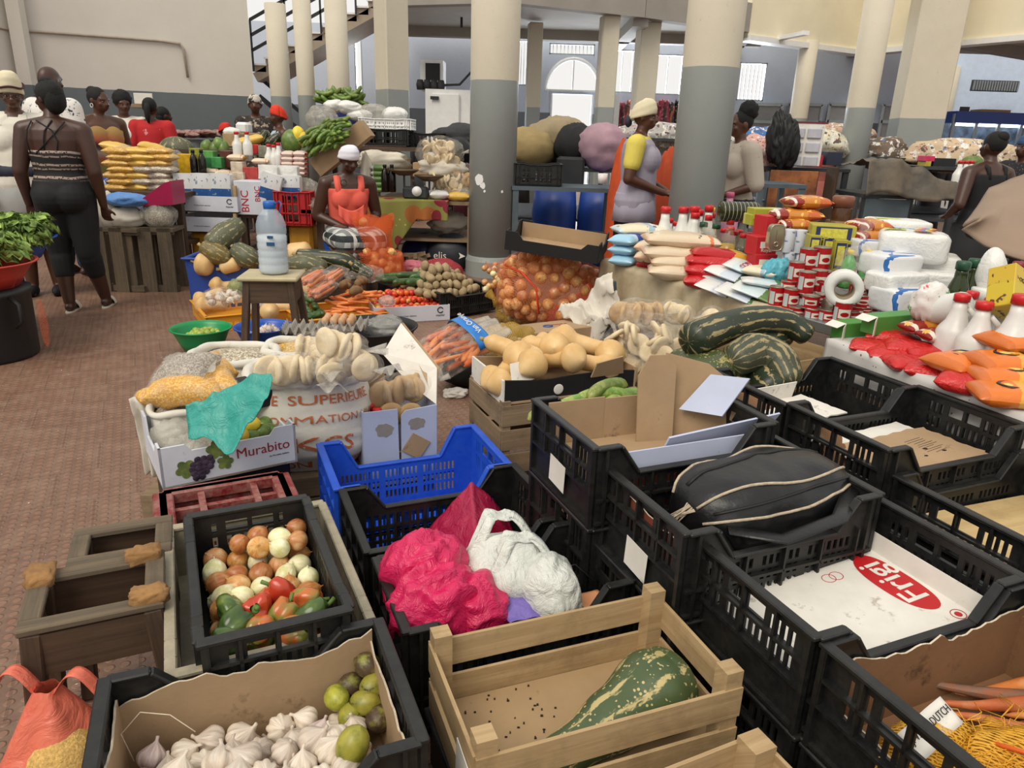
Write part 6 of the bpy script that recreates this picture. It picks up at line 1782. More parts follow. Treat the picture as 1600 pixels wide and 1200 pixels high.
CAR=[carrot_mesh(.17,.016,M_car2,1,.45),carrot_mesh(.15,.015,M_car2,3,.5),carrot_mesh(.18,.015,M_car2,5,.4)]
cl='loose orange carrot in the yellow crate below the bagged carrots'
for k in range(46):
 u=rnd(505,590);v=rnd(455,492)
 if u<520 and v<475:continue
 z=.09+.12*(1-(v-452)/42)+rnd(0,.03)
 place(CAR[k%3],'carrot',TM(G(u,v,z),rnd(-.5,.6)+(pi if k%2 else 0),rnd(0,6),rnd(-.2,.2)),cl,'carrot','loose carrots in the yellow crate')
for k,(u,v,z,a,n_,lb)in enumerate(((490,440,.33,1.0,7,'clear bag of carrots leaning at the upper left of the carrot heap'),(520,436,.33,1.1,6,'clear bag of carrots at the upper right of the carrot heap'),(503,458,.25,.9,8,'clear bag of carrots lying lowest on the carrot heap'))):
 Mx=TM(G(u,v,z),a,0,-.35)
 root=thing('carrot_bag',lb,'bag',M=Mx)
 for i in range(n_):place(CAR[i%3],'carrot',Mx@TM((rnd(-.01,.01),(i%4-1.5)*.033,.02+.03*(i//4)),rnd(-.08,.08),rnd(0,6),0,1.1),'carrot packed in a clear bag on the carrot heap','carrot','bagged carrots on the heap')
 MB().pillow(.24,.17,.11,0,TM((0,0,.03)),k,22,14,.2).build('film',M_clear,root)
M_root=P('brown_root','7a5c3c',.8,.2,20,.4,60);RT=ovoid(.034,.05,M_root,'root')
for k in range(11):place(RT,'yam_root',TM(G(rnd(535,568),rnd(437,455),.22+rnd(0,.05)),rnd(0,6),1.3,k,rnd(.8,1.1)),'rough brown root between the carrots and the tomatoes','root','brown roots by the tomatoes')
for k,(u,v,z,s,f,lb)in enumerate(((580,428,.3,.10,M_clear,'crumpled clear bag behind the brown roots'),(605,470,.2,.06,M_clear2,'clear plastic bag at the left of the tomatoes'),(548,430,.3,.05,M_clear,'small clear bag near the pale root'))):
 o=ridged(MB(),(0,0,0),(s*1.1,s,s*.7),k+50,.4,2.3,30,20).build('plastic_bag',f,None,G(u,v,z));tag(o,lb,'bag')
M_tom=tint('tomato_red','c02a1a','d8482a',k=2,rough=.22,h3='d8602a');M_tom2=tint('tomato_pale','cf8a3c','d8a85a',k=2,rough=.25,h3='b8a050')
def tom(mat):
 mb=MB();mb.lathe([(max(.0006,.024*sin(pi*j/12)**.8),-.021*cos(pi*j/12))for j in range(13)],18,0,None,(5,.04,lambda v:1));mb.lathe([(.004,.019),(.008,.021),(.001,.023)],6,1);return mesh_of(mb,'tomato',[mat,M_stem])
TO=[tom(M_tom),tom(M_tom),tom(M_tom2)]
t0=G(602,508,.0);t1=G(690,503,.0);d=t1-t0;at=atan2(d.y,d.x);LT=d.length+.15
TMx=Matrix.Translation((t0.x-.08,t0.y,0))@RZ(at)@Matrix.Translation((LT/2,.22,0))
def mbox(name,label,M,L,W,H,front='grey_white'):
 r=thing(name,label,'box',M=M)
 for s in(-1,1):MB().box((0,s*(W/2-.004),H/2),(L,.008,H)).build('side_panel',M_boxw,r);MB().box((s*(L/2-.004),0,H/2),(.008,W-.016,H)).build('end_panel',M_boxw,r)
 MB().box((0,0,.004),(L,W,.008)).build('floor',M_card,r)
 F_=TM((0,-W/2-.0006,0),0,pi/2)
 text('master',.026,M_pup,r,F_@TM((L*.37,H*.38,.001)),'box_print',.0004)
 text('Produce fresh selection',.016,P('grey_print','55555a',.6),r,F_@TM((-L*.08,H*.42,.001)),'box_print',.0004)
 MB().tube([(.022*cos(t),.022*sin(t),0)for t in[.4+5.4*i/16 for i in range(17)]],.004,5,0,F_@TM((L*.37,H*.70,.001))).build('round_mark',M_pup,r)
 mb=MB()
 for a in(-.9,0,.9):mb.prism([(.030*(1+.0)+.034*cos(t),.014*sin(t))for t in[2*pi*i/14 for i in range(14)]],0,.001,0,F_@TM((-L*.46,H*.5,0),a))
 mb.build('leaf_mark',P('dark_leaf_print','2a2a1c',.6),r)
 return r
mbox('produce_tray','white cardboard tray of tomatoes left of the potato crate',TMx,LT,.44,.13)
tl='ripe or half-ripe tomato in the white cardboard tray'
for lay in range(3):
 for x,y in hexgrid(LT-.04-lay*.12,.40-lay*.10,.047,.15):
  if len([1 for _ in()])==0:place(TO[RN.choice([0,0,1,1,1,2])],'tomato',TMx@spin((x,y+.04*lay,.11+lay*.036+rnd(-.006,.006)),rnd(.85,1.15)),tl,'tomato','tomatoes in the cardboard tray')
for k,(u,v,z,a)in enumerate(((618,437,.25,.3),(640,430,.30,.25),(660,432,.29,.2),(634,440,.26,.5),(655,440,.26,.7),(668,438,.25,.15),(606,432,.25,.6))):
 place(CUK[k%2],'cucumber',TM(G(u,v,z),a,k,0,1.15),'dark green cucumber lying behind the tomatoes','cucumber','cucumbers behind the tomatoes')
q0=G(690,497,.02);q1=G(800,480,.02);d=q1-q0;aq=atan2(d.y,d.x)
QM=Matrix.Translation(q0)@RZ(aq)@Matrix.Translation((.27,.20,0))
crate('pot',QM.translation,.22,'black crate of potatoes left of the big onion sack',ang=aq,L=.54,W=.40,H=.20,dip=.8)
M_pot=P('potato_skin','96825f',.75,.12,14,.2,60,h2='ab9672',dirt=('7a6244',30,.62))
PT=[]
for k in range(3):
 mb=MB().ell((0,0,0),(.043,.034,.031),16,12,0,None,.16,1.6,k+2);PT.append(mesh_of(mb,'potato',M_pot))
pl_='pale brown potato heaped in and behind the black crate'
for lay in range(4):
 for x,y in hexgrid(.60-.11*lay,.56-.12*lay,.068,.18):
  place(PT[RN.choice([0,1,2])],'potato',QM@spin((x-.07+.0*lay,y+.13,.17+.055*lay+.10*max(0,y)+rnd(-.01,.01)),rnd(.85,1.1)),pl_,'potato','potatoes in the black crate')
o=MB().box((0,0,.075),(.62,.44,.15)).build('box',M_black,None,M=QM@TM((-.04,.46,0)));tag(o,'dark box propping up the potato heap','box')
for k in range(34):place(ONI[k%4],'onion',spin(G(rnd(755,795),rnd(418,462),.28+rnd(-.03,.05))+Vector((0,.2,0)),.95),'small yellow onion between the potatoes and the big onion sack','onion','small onions beside the potatoes')
o=ridged(MB(),(0,0,0),(.20,.14,.12),61,.15,2,40,24).build('net_bag',net('red_net','9a2630',.012,.1,.6,'b84048'),None,G(690,424,.24));tag(o,'dark red net bag lying behind the potatoes','net bag')
o=ridged(MB(),(0,0,0),(.11,.08,.06),62,.5,2.5,30,20).build('net_bag',net('rose_net','d06a7a',.008,.0,.6,'e08a98'),None,G(645,417,.26));tag(o,'crumpled rose-coloured net left of the dark red one','net bag')
M_onet=net('orange_net','dc6432',.016,.95,.5,'e87a44')
sb0=G(862,462,.30);sy=sb0.y
SM=Matrix.Translation((sb0.x,sb0.y,.335))@RZ(radians(8))@Matrix.Rotation(radians(12),4,'Y')@Matrix.Rotation(radians(-14),4,'X')
SA,SB,SCz=.40,.27,.25
sgn_=lambda x,p:math.copysign(abs(x)**p,x)
def ssurf(th,ph,k=1.0):
 d=Vector((sgn_(cos(ph),.6)*sgn_(cos(th),.6),sgn_(cos(ph),.6)*sgn_(sin(th),.6),sgn_(sin(ph),.6)))
 return Vector((d.x*SA,d.y*SB,d.z*SCz))*k
pts=[]
for it in range(6000):
 p=ssurf(rnd(0,6.28),rnd(-1.2,1.55),.90+rnd(-.03,.02))
 if p.y>.12 and p.z<.12:continue
 if all((p-q).length>.074 for q in pts):pts.append(p)
ol='orange-skinned onion seen through the big orange net sack'
M_on4=tint('onion_orange','c07a44','d89c64',k=12,h3='e6bc90');ONO=[onion_mesh(.041,M_on4,6,.95),onion_mesh(.042,M_on1,7,.95)]
for k,p in enumerate(pts):place(ONO[k%2 if k%5 else 0],'onion',SM@spin(p,rnd(.88,1.12)),ol,'onion','onions in the big net sack')
sk=thing('onion_sack','big orange net sack packed with onions under the black cardboard tray','sack',M=SM)
mb=MB();vs=[]
mb.grid(lambda a,c:ssurf(2*pi*a,pi*(c-.5),1.03+.02*n3((cos(2*pi*a)*3,sin(2*pi*a)*3,c*6))),64,36);mb.build('netting',M_onet,sk)
mb=MB().tube([Vector((-.40,-.10,.10)),Vector((-.30,-.26,.06)),Vector((-.18,-.285,-.03)),Vector((-.12,-.27,-.20))],.007,6);mb.build('seam',P('orange_cord','d83a14',.6),sk)
MB().lathe([(.07,0),(.03,.06),(.012,.10),(.03,.14)],16,0,TM((-.40,-.12,.08),0,0,radians(-95))).build('tied_corner',M_onet,sk)
o=ridged(MB(),(0,0,0),(.10,.10,.09),66,.2,2,30,20).build('onion_bag',net('orange_net_fine','c8481c',.012,.2,.5,'d8602a'),None,D(938,440,sy+.25));tag(o,'second orange net bag half hidden right of the big onion sack','sack')
M_tarp=plast('orange_tarp','d8481c',.4,1,.7,'e8602a')
ta,tb,tcx,td=G(838,500,.06),G(945,432,.36),G(930,470,.22),G(850,512,.04)
o=crumple('tarpaulin',lambda a,c:ta.lerp(tb,a)+Vector((.09*c+.0,-.24*c,-.10*c*a)),40,20,.05,6,M_tarp,.003,seed=4);tag(o,'orange tarpaulin spread under the big onion sack','tarpaulin')
M_post=P('grey_steel_post','5d6a72',.45,.12,6,metal=.5)
pb=G(962,566,.02);pt=D(958,440,pb.y+.03)
M_wcl=P('soiled_white_cloth','cfc8bc',.8,.08,6,.5,14,dirt=('a08a80',12,.62))
cA_=D(958,438,pb.y-.05);cB_=D(872,500,pb.y+.1);cC_=D(960,535,pb.y-.15)
def cl1(a,c):
 p=cA_.lerp(cB_,a).lerp(cC_,c*(1-.25*a));return p+Vector((0,-.05*sin(pi*c),.03*sin(a*9+c*3)))
o=crumple('cloth',cl1,48,40,.075,9,M_wcl,.004,seed=8);tag(o,'soiled white cloth draped left of the grey steel post','cloth')
b0_=G(835,560,.12);b1_=G(922,548,.12);d=b1_-b0_;ab=atan2(d.y,d.x)
bxm=Matrix.Translation((b0_.x,b0_.y,.10))@RZ(ab)@Matrix.Translation((d.length/2,.11,0))
br_=thing('carton','closed brown carton with a blue stripe behind the butternuts','box',M=bxm)
MB().box((0,0,.09),(d.length,.22,.18),0,None,.003).build('box',M_card,br_)
MB().box((-d.length/2+.035,-.1105,.09),(.012,.002,.175)).build('stripe',P('navy_stripe','3a4a80',.6),br_)
MB().tube([(.03*cos(t),.03*sin(t)*.7,0)for t in[2*pi*i/20 for i in range(20)]],.006,5,0,TM((-.05,0,.181))).build('printed_emblem',P('navy_stripe','3a4a80'),br_)
text('PRODUCT OF',.018,M_redp,br_,TM((.05,.02,.1812)),'box_print');text('FRUIT',.018,M_redp,br_,TM((.05,-.01,.1812)),'box_print')
o=MB().box((0,0,.05),(d.length-.02,.2,.10)).build('box',M_black,None,M=Matrix.Translation((bxm.translation.x,bxm.translation.y,0))@RZ(ab));tag(o,'black box under the closed brown carton','box')
wp=G(925,566,.20)
ws=thing('printed_sack','white plastic sack with green lettering beside the brown carton','sack',M=TM((wp.x,wp.y,.12),radians(-24),radians(18)))
MB().pillow(.40,.30,.20,0,TM((0,0,.06)),5,24,18,.2).build('sack_body',plast('white_sack','d2d2cc',.5,1,.5),ws)
text('Mozzagalli',.055,P('green_print','4d8a4a',.6),ws,TM((.03,.02,.158),radians(-8)),'sack_lettering',.0004)
MB().prism(leafpoly(.03),0,.001,0,TM((.12,-.09,.145))).build('leaf_mark',P('green_print','4d8a4a'),ws)
M_ynet=net('mustard_net','a8842a',.010,.45,.55,'c09a38')
for k,(u,v,z,rr,n_,lb)in enumerate(((795,545,.17,(.20,.16,.15),50,'mustard net sack of potatoes behind the butternut box'),(808,488,.14,(.16,.12,.13),24,'mustard net sack of potatoes in front of the big onion sack'))):
 p=G(u,v,z);pts=[]
 for it in range(1500):
  th,ph=rnd(0,6.28),rnd(-.9,1.5);q=Vector((rr[0]*.85*cos(ph)*cos(th),rr[1]*.85*cos(ph)*sin(th),rr[2]*.85*sin(ph)))
  if all((q-s_).length>.062 for s_ in pts):pts.append(q)
 for q in pts[:n_]:place(PT[RN.choice([0,1,2])],'potato',spin(p+q,.85),'potato seen through the mustard net sacks','potato','potatoes in the mustard net sacks')
 r=thing('potato_sack',lb,'sack',p)
 MB().ell((0,0,0),[x*1.06 for x in rr],40,28,0,None,.10,3,k).build('netting',M_ynet,r)
 MB().lathe([(.05,0),(.018,.05),(.04,.11)],14,0,TM((-rr[0]*.9,-.04,rr[2]*.6),0,radians(-20),radians(-50))).build('tied_neck',M_ynet,r)
cm=TM(G(712,552,.26),radians(38),radians(18),radians(-18))
cbg=thing('carrot_bag','large clear bag of carrots with a blue printed band, leaning beside the potato sack','bag',M=cm)
for k in range(30):
 q=Vector((rnd(-.16,.08),rnd(-.12,.12),rnd(.0,.09)))
 place(CAR[k%3],'carrot',cm@TM(q,rnd(-.45,.45),rnd(0,6),rnd(-.15,.15),1.25),'bright carrot inside the bag with the blue band','carrot','carrots in the blue-banded bag')
MB().pillow(.46,.31,.19,0,TM((-.02,0,.045)),3,28,18,.15).build('film',M_clear,cbg)
def band(a,c):
 x=.06+.09*a;y=(c-.5)*.30
 h=max(0,1-abs((x+.02)/.23)**3.2)**.45*max(0,1-abs(y/.155)**3.2)**.5
 return Vector((x,y,.05+.105*h))
M_vb=P('label_sky_blue','2a7ac8',.35,.05)
o=MB().grid(band,8,20).build('printed_band',M_vb,cbg);solid(o,.0015)
text('Van Oranje',.044,M_wh,o,TM((.105,0,.163),radians(90)),'band_lettering',.0004)
solid(MB().grid(lambda a,c:Vector((.16+.16*a,(c-.5)*(.28-.06*a),.06-.02*a+.015*sin(c*12))),12,16).build('bag_end',M_clear2,cbg),.001)
o=MB().ell((0,0,0),(.17,.15,.10),20,12,0,None,.3,2,3).build('plastic_sack',M_black,None,(G(735,575,.1).x,G(735,575,.1).y,.09));tag(o,'dark bundle propping the blue-banded carrot bag','bundle')
o=ridged(MB(),(0,0,0),(.07,.05,.03),71,.6,2.5,30,20).build('paper_scrap',M_wh,None,G(712,614,.02));tag(o,'crumpled white paper lying on the floor beside the wooden crate','paper')
o=ridged(MB(),(0,0,0),(.05,.035,.02),73,.6,2.5,24,16).build('paper_scrap',M_wh,None,G(455,532,.02));tag(o,'torn white scrap on the floor by the blue basin','paper')
k0=G(735,598,.42);kc=cD+e2*.52-e1*.02
zc=.40
kl=G(733,590,zc);kr=G(785,636,zc);dd=(kr-kl);Lk=dd.length;ak=atan2(dd.y,dd.x)+pi/2
KM=Matrix.Translation(((kl+kr)/2).to_2d().to_3d())@RZ(ak)@Matrix.Translation((.31,0,0))
wcrate('weathered wooden crate under the butternut carton',KM,.62,max(.36,Lk),zc,M_w2,3,.035,.012,.085)
bcx=thing('carton','open cardboard carton heaped with butternuts on the weathered crate','box',M=KM@TM((0,0,zc+.002)))
Wk=max(.36,Lk)
MB().box((0,0,.004),(.60,Wk-.02,.008)).build('floor',M_card,bcx)
M_bkp=P('black_print_card','141416',.6,.15)
for s in(-1,1):MB().prism([(-.30,0),(.30,0),(.30,.085),(.18,.10),(-.15,.085),(-.30,.10)],-.004,.004,0,TM((0,s*(Wk/2-.02),0),0,pi/2)).build('side_panel',M_bkp if s<0 else M_card,bcx)
for s in(-1,1):MB().box((s*.30,0,.05),(.008,Wk-.03,.10)).build('end_panel',M_wh if s<0 else M_card,bcx)
MB().ell((-.06,-Wk/2+.014,.04),(.022,.002,.022),14,8).build('round_mark',M_wh,bcx)
MB().prism([(-.06,0),(.07,.02),(.05,.10),(-.05,.09)],-.003,.003,0,TM((-.20,-Wk/2+.03,.07),radians(4),radians(60))).build('corner_flap',M_wh,bcx)
MB().prism([(-.08,0),(.08,0),(.05,.09),(-.07,.07)],-.003,.003,0,TM((.16,-Wk/2+.01,.08),radians(4),radians(110))).build('corner_flap',M_card,bcx)
BN2=[butternut_mesh(.27,.066,4,.3),butternut_mesh(.24,.068,5,1.0),butternut_mesh(.30,.062,6,.2)]
bnl='smooth pale butternut squash heaped in the open carton'
for k,(x,y,z,a,m)in enumerate(((-.17,.05,.15,1.9,1),(-.12,-.08,.15,1.2,1),(-.24,-.02,.08,.6,0),(-.22,-.10,.07,.2,0),(.0,.05,.15,1.8,1),(.0,-.08,.14,2.0,0),(.15,.03,.16,-.5,2),(.12,-.09,.11,2.7,2),(.24,-.03,.13,1.6,1),(-.05,.12,.12,.4,0),(.10,.13,.10,.1,2))):
 place(BN2[m],'butternut_squash',KM@TM((x,y,zc+z),a,rnd(-.5,.5),rnd(-.3,.3),rnd(.92,1.05)),bnl,'squash','butternuts in the open carton')
ws2=KM.to_euler().z
WK2=KM@TM((.13,-Wk/2-.22,0))
wcrate('grey wooden crate with a slanting board, between the butternuts and the black crates',Matrix.Translation((KM@Vector((.16,-Wk/2-.10,0))).to_2d().to_3d())@RZ(ws2),.56,.18,.34,M_w2,2,.03,.02,.10)
M_plan=tint('plantain_green','56782c','7a9640',k=2,rough=.4,h3='a0a85c')
def banana_mesh(L_,r,mat,bend=.9):
 mb=MB();pts=[];rr=[]
 for i in range(13):
  t=i/12;a=bend*(t-.5);pts.append((L_*sin(a)/bend,0,L_*(1-cos(a))/bend));rr.append(max(.004,r*min(1,sqrt(max(0,1-abs(2*t-1)**3.2))+.12)))
 mb.tube(pts,rr,9,0,None,True,(5,.10));return mesh_of(mb,'banana',mat)
BA=banana_mesh(.20,.021,M_plan)
for k,(x,y,z,a)in enumerate(((-.12,.265,.20,.2),(-.02,.27,.215,-.1),(.06,.265,.20,.3),(-.20,.27,.18,.1),(.0,.285,.235,.4),(.12,.28,.19,0))):
 place(BA,'plantain',CR['D'][1]@TM((x,y,z),a,2.4,0,1.1),'green plantain lying behind the opened cardboard box','plantain','plantains behind the cardboard box')
ZT1,ZT2=.62,.60
ta_=G(945,405,ZT1);tb_=G(1310,510,ZT1)
d=(tb_-ta_);L1=d.length;a1=atan2(d.y,d.x)
T1=Matrix.Translation((ta_.x,ta_.y,0))@RZ(a1)@Matrix.Translation((L1/2,.9,0))
tbl=thing('steel_table','steel table under the tins, bottles and rice packets','table',M=T1)
MB().box((0,0,ZT1-.03),(L1,1.8,.05),0,None,.004).build('table_top',M_steel,tbl)
for x in(-L1/2+.03,L1/2-.03):
 for y in(-.85,.85):MB().box((x,y,ZT1/2-.03),(.05,.05,ZT1-.06)).build('leg',M_post,tbl)
M_tcl=P('plastic_tablecloth','a89878',.45,.1,5,.4,12,h2='c8bba0',dirt=('7d6a50',6,.66))
def drape(a,c):
 x=-L1/2-.01+(L1*.86)*a
 if c<.35:return T1@Vector((x,-.45-.455*(c/.35),ZT1+.004))
 q=(c-.35)/.65
 return T1@Vector((x,-.905-.02-.03*q+.022*q*sin(a*42+2*sin(a*11)),ZT1+.004-.36*q))
o=MB().grid(drape,140,26).build('tablecloth',M_tcl);solid(o,.003);tag(o,'beige plastic tablecloth hanging in folds over the steel table','tablecloth')
o=MB().bar(G(961,566,0),D(956,440,G(961,566,0).y),.055,.035).build('steel_post',M_post);tag(o,'upright grey steel post in front of the beige tablecloth','post')
def t1(u,v,y):return D(u,v,y)
def bt(u,v,h,z0=ZT1):
 p=G(u,v,z0+h);p.z=z0;return p
def packet_mat(name,base,stops,alpha=1.0,rough=.3,axis='u',spk=None):return bands(name,axis,stops,rough,alpha,0,.12,.35,spk)
M_rice=packet_mat('rice_packet','',[(0,'d8b090'),(.1,'d6c4a8'),(.72,'d8794a'),(.76,'d9cbb4'),(.88,'cf9a3a')],spk=('4d4a38',14,.66))
M_blue=packet_mat('blue_packet','',[(0,'9ac4dc'),(.40,'b8d4e4'),(.5,'1c3f9a'),(.66,'2a5ac0'),(.80,'d6dde4'),(.86,'1c3f9a')])
M_cream_p=packet_mat('sugar_packet','',[(0,'c4d4da'),(.15,'ddd4b8'),(.55,'9ab4c4'),(.62,'e0dac6'),(.85,'8ab8d0')],spk=('3c4a5a',16,.64))
M_red_p=plast('red_packet','b0141c',.25,1,.6,'c8242a')
M_nood=packet_mat('noodle_packet','',[(0,'8a1f1a'),(.12,'d8cfc2'),(.2,'8a2418'),(.35,'c07a2c'),(.6,'b85a24'),(.8,'7a1814')],spk=('e0b45a',22,.6))
M_mag=packet_mat('white_pouch','',[(0,'c83a20'),(.07,'d8d8d4'),(.42,'c4ccd8'),(.66,'4a6a3a'),(.8,'2a3a2a'),(.9,'c83a20')],rough=.25,spk=('1a2a44',20,.68))
M_mag2=packet_mat('spice_pouch','',[(0,'d4d8d6'),(.3,'c4d4d8'),(.58,'5a7a3a'),(.74,'c82a1c'),(.84,'d8d4c8')],rough=.25,spk=('1a2a34',18,.68))
def packet(name,label,p,L,W,H,mat,rz=0,ry=0,rx=0,seed=0,cat='packet',group=None):
 o=MB().pillow(L,W,H,0,None,seed,20,14,.2).build(name,mat,None,M=TM(p,rz,rx,ry))
 return tag(o,label,cat,group)
ra=a1
def stack(base,n,L,W,H,mat,rz,name,lbs,step=.05,cat='packet',gap=.0):
 for k in range(n):packet(name,lbs[k]if k<len(lbs)else lbs[-1],base+Vector((rnd(-.01,.01),rnd(-.01,.01),H*.42+step*k)),L,W,H,mat,rz+rnd(-.08,.08),rnd(-.04,.04),0,k+L*10,cat)
stack(G(972,413,ZT1)+Vector((.02,.03,0)),3,.26,.17,.075,M_blue,radians(62),'sugar_packet',['bottom blue and white packet of the left front stack','middle blue and white packet of the left front stack','upper blue and white packet of the left front stack'],.066)
packet('flour_packet','cream and pale blue packet lying on the blue and white stack',t1(1000,359,5.0),.36,.24,.08,M_cream_p,radians(10),0,0,4)
packet('tea_packet','small red packet squeezed between the blue and the orange-striped stacks',t1(1007,412,4.75),.09,.10,.06,M_red_p,radians(70),seed=9)
for k,(u,v,y,L_,lb)in enumerate(((1055,424,4.38,.33,'lowest orange-striped rice packet in the front stack'),(1062,409,4.42,.36,'second rice packet from the bottom of the orange-striped stack'),(1052,395,4.46,.38,'third rice packet from the bottom of the orange-striped stack'),(1064,375,4.5,.46,'topmost orange-striped rice packet'))):
 packet('rice_packet',lb,t1(u,v,y),L_,.24,.095,M_rice,radians(-8+3*k),.03,0,20+k)
packet('rice_packet','pale pink rice packet poking out left of the orange-striped stack, upper',t1(1016,385,4.75),.20,.18,.08,M_rice,radians(70),0,0,31)
packet('rice_packet','pale pink rice packet poking out left of the orange-striped stack, lower',t1(1014,400,4.7),.20,.18,.08,M_rice,radians(76),0,0,33)
for k,(u,v,y,lb)in enumerate(((1098,441,4.15,'lowest red packet of the row beside the rice'),(1105,424,4.2,'second lowest red packet beside the rice'),(1112,410,4.25,'third red packet up beside the rice'),(1125,399,4.3,'topmost red packet with a yellow corner beside the rice'))):
 packet('pasta_packet',lb,t1(u,v,y),.22+.04*k,.15,.08,M_red_p if k<3 else bands('red_yellow_packet','u',[(0,'b0141c'),(.62,'c89a3a'),(.9,'b0141c')],.25,wob=.2,bump=.35),radians(-14+4*k),.08,0,50+k)
pm=[(1128,452,4.0,'lowest left white milk pouch with an orange edge'),(1135,441,4.1,'white milk pouch with an orange edge under the upper two'),(1160,460,3.85,'white milk pouch nearest the big striped squash'),(1186,456,3.8,'green-tipped milk pouch right of the front one'),(1142,428,4.1,'green-fronted milk pouch in the middle of the pouch heap'),(1172,420,4.1,'topmost milk pouch with red lettering')]
for k,(u,v,y,lb)in enumerate(pm):
 o=packet('milk_pouch',lb,t1(u,v,y),.27,.17,.035,M_mag if k%2==0 else M_mag2,radians(-38),.22,.15,60+k)
 if k==5:text('ENCO',.05,M_redp,o,TM((-.03,0,.021),radians(-90)),'pouch_lettering')
packet('spice_pouch','striped white and red pouch beside the tins',t1(1200,443,3.85),.28,.14,.04,M_mag2,radians(-12),.1,0,71)
o=ridged(MB(),(0,0,0),(.085,.06,.07),81,.45,2.4,40,26).build('plastic_bag',plast('aqua_plastic','3f9ab0',.4,1,.5,'6ab8c8'),None,t1(1215,423,3.95));tag(o,'knotted aqua plastic bag between the pouches and the tins','bag')
packet('sugar_bag','pale blue bag above the pouches, left of the aqua bag',t1(1192,424,4.0),.20,.14,.06,M_cream_p,radians(-40),seed=77)
M_bleach=P('bleach_white','dcdcd6',.35,.04)
def bottle(name,label,p,r,h,body,cap,cat='bottle',capc=None,fill=None,neck=.35,sh=.62,rz=0,group=None,ribs=False,wide=False):
 root=thing(name,label,cat,p,rz,group)
 pr=[(r*.9,0),(r,.01),(r,h*sh*.5),(r*(.95 if ribs else 1),h*sh*.55),(r,h*sh),(r*.9,h*(sh+.07)),(r*.6,h*(sh+.18)),(r*neck*1.08,h*max(.78,sh+.24)),(r*neck,h*.90)]
 MB().lathe(pr,20).build('bottle',body,root)
 MB().lathe([(r*neck*1.25,h*.89),(r*neck*1.25,h*.985),(r*neck*1.05,h)],16).build('cap',cap,root)
 if fill:MB().lathe([(r*.94,.006),(r*.94,h*sh*.96),(.0005,h*sh*.965)],18).build('contents',fill,root)
 return root
M_clrb=P('clear_bottle','c9c4a8',.12,.05,alpha=.12);M_gcap=P('green_cap','1e4a34',.4);M_ycap=P('yellow_cap','d8b82a',.4)
M_oil=P('golden_oil','b8953a',.15,.1);M_olive=P('olive_oil','23240f',.15,.2);M_vin=P('brown_vinegar','a87a44',.2,.1)
for k,(u,v,h,r,lb)in enumerate(((1041,323,.37,.07,'white bleach bottle with red cap at the far left of its row'),(1069,323,.37,.07,'white bleach bottle second from the left in the back row'),(1086,322,.38,.068,'white bleach bottle third from the left in the back row'),(1109,321,.38,.06,'white bleach bottle beside the yellow-capped one'),(1047,341,.27,.05,'small white red-capped bottle at the front left'),(1057,346,.26,.048,'small white red-capped bottle nearest the rice packets'),(1087,332,.34,.064,'white bleach bottle in the middle, in front of the back row'),(1094,327,.36,.055,'slim white red-capped bottle behind the green caps'))):
 bottle('bleach_bottle',lb,bt(u,v,h),r,h,M_bleach,M_redcap,neck=.40,sh=.45)
for k,(u,v,lb)in enumerate(((1088,345,'brown vinegar bottle with green cap, leftmost of three'),(1100,347,'brown vinegar bottle with green cap, middle of three'),(1120,350,'brown vinegar bottle with green cap, rightmost of three'))):bottle('vinegar_bottle',lb,bt(u,v,.28),.05,.28,M_clrb,M_gcap,fill=M_vin,neck=.45,sh=.5)
for k,(u,v,lb)in enumerate(((1108,336,'yellow oil bottle with red cap behind the vinegar'),(1113,324,'yellow oil bottle with a yellow cap'),(1113,332,'yellow oil bottle right of the vinegar'),(1142,342,'yellow oil bottle under the lying oil jar'))):bottle('oil_bottle',lb,bt(u,v,.33),.05,.33,M_clrb,M_ycap if k==1 else M_redcap,fill=M_oil,neck=.4,sh=.55)
for k,(u,v,lb)in enumerate(((1132,357,'dark olive oil bottle front left of its cluster'),(1148,361,'dark olive oil bottle front middle of its cluster'),(1163,365,'dark olive oil bottle front right of its cluster'),(1142,354,'dark olive oil bottle at the back left of its cluster'),(1155,359,'dark olive oil bottle at the back right of its cluster'),(1162,342,'dark olive oil bottle behind the cluster'),(1170,363,'dark olive oil bottle touching the red cartons'))):bottle('olive_oil_bottle',lb,bt(u,v,.24),.045,.24,M_clrb,M_redcap,fill=M_olive,neck=.5,sh=.6)
lj=thing('oil_jar','large ribbed jar of olive oil lying on its side on the bottles','jar',M=TM(t1(1153,331,4.75),radians(8),0,pi/2,.75))
mb=MB();pr=[(.02,-.17),(.055,-.165)]
for i in range(9):pr+=[(.085,-.15+i*.035),(.085,-.15+i*.035+.022),(.080,-.15+i*.035+.028)]
pr+=[(.07,.18),(.02,.185)]
mb.lathe(pr,28).build('jar',P('dark_oil_plastic','2a2c10',.12,.25),lj)
for i in range(9):MB().lathe([(.0855,-.150+i*.035),(.0862,-.147+i*.035),(.0855,-.144+i*.035)],28,cap=False).build('rib',P('rib_highlight','9a9a8a',.2),lj)  # pale rings paint highlights along the jar's ribs
bottle('softener_bottle','pink fabric softener bottle behind the lying oil jar',bt(1142,300,.40),.09,.40,P('pink_bottle','d89ab4',.3,.05),P('pink_cap','d0688a',.3),neck=.3,sh=.5)
def carton(label,p,sz,stops,name,rz=0,axis='v',extra=None,cat='box',nm='carton'):
 o=MB().box((0,0,sz[2]/2),sz,0,None,.003)
 me=o.build(nm,bands('print_'+name,axis,stops,.4,spk=extra)if stops else P('plain_'+name,name),None,M=TM(p,rz))
 return tag(me,label,cat)
M_yl='b8a03a'
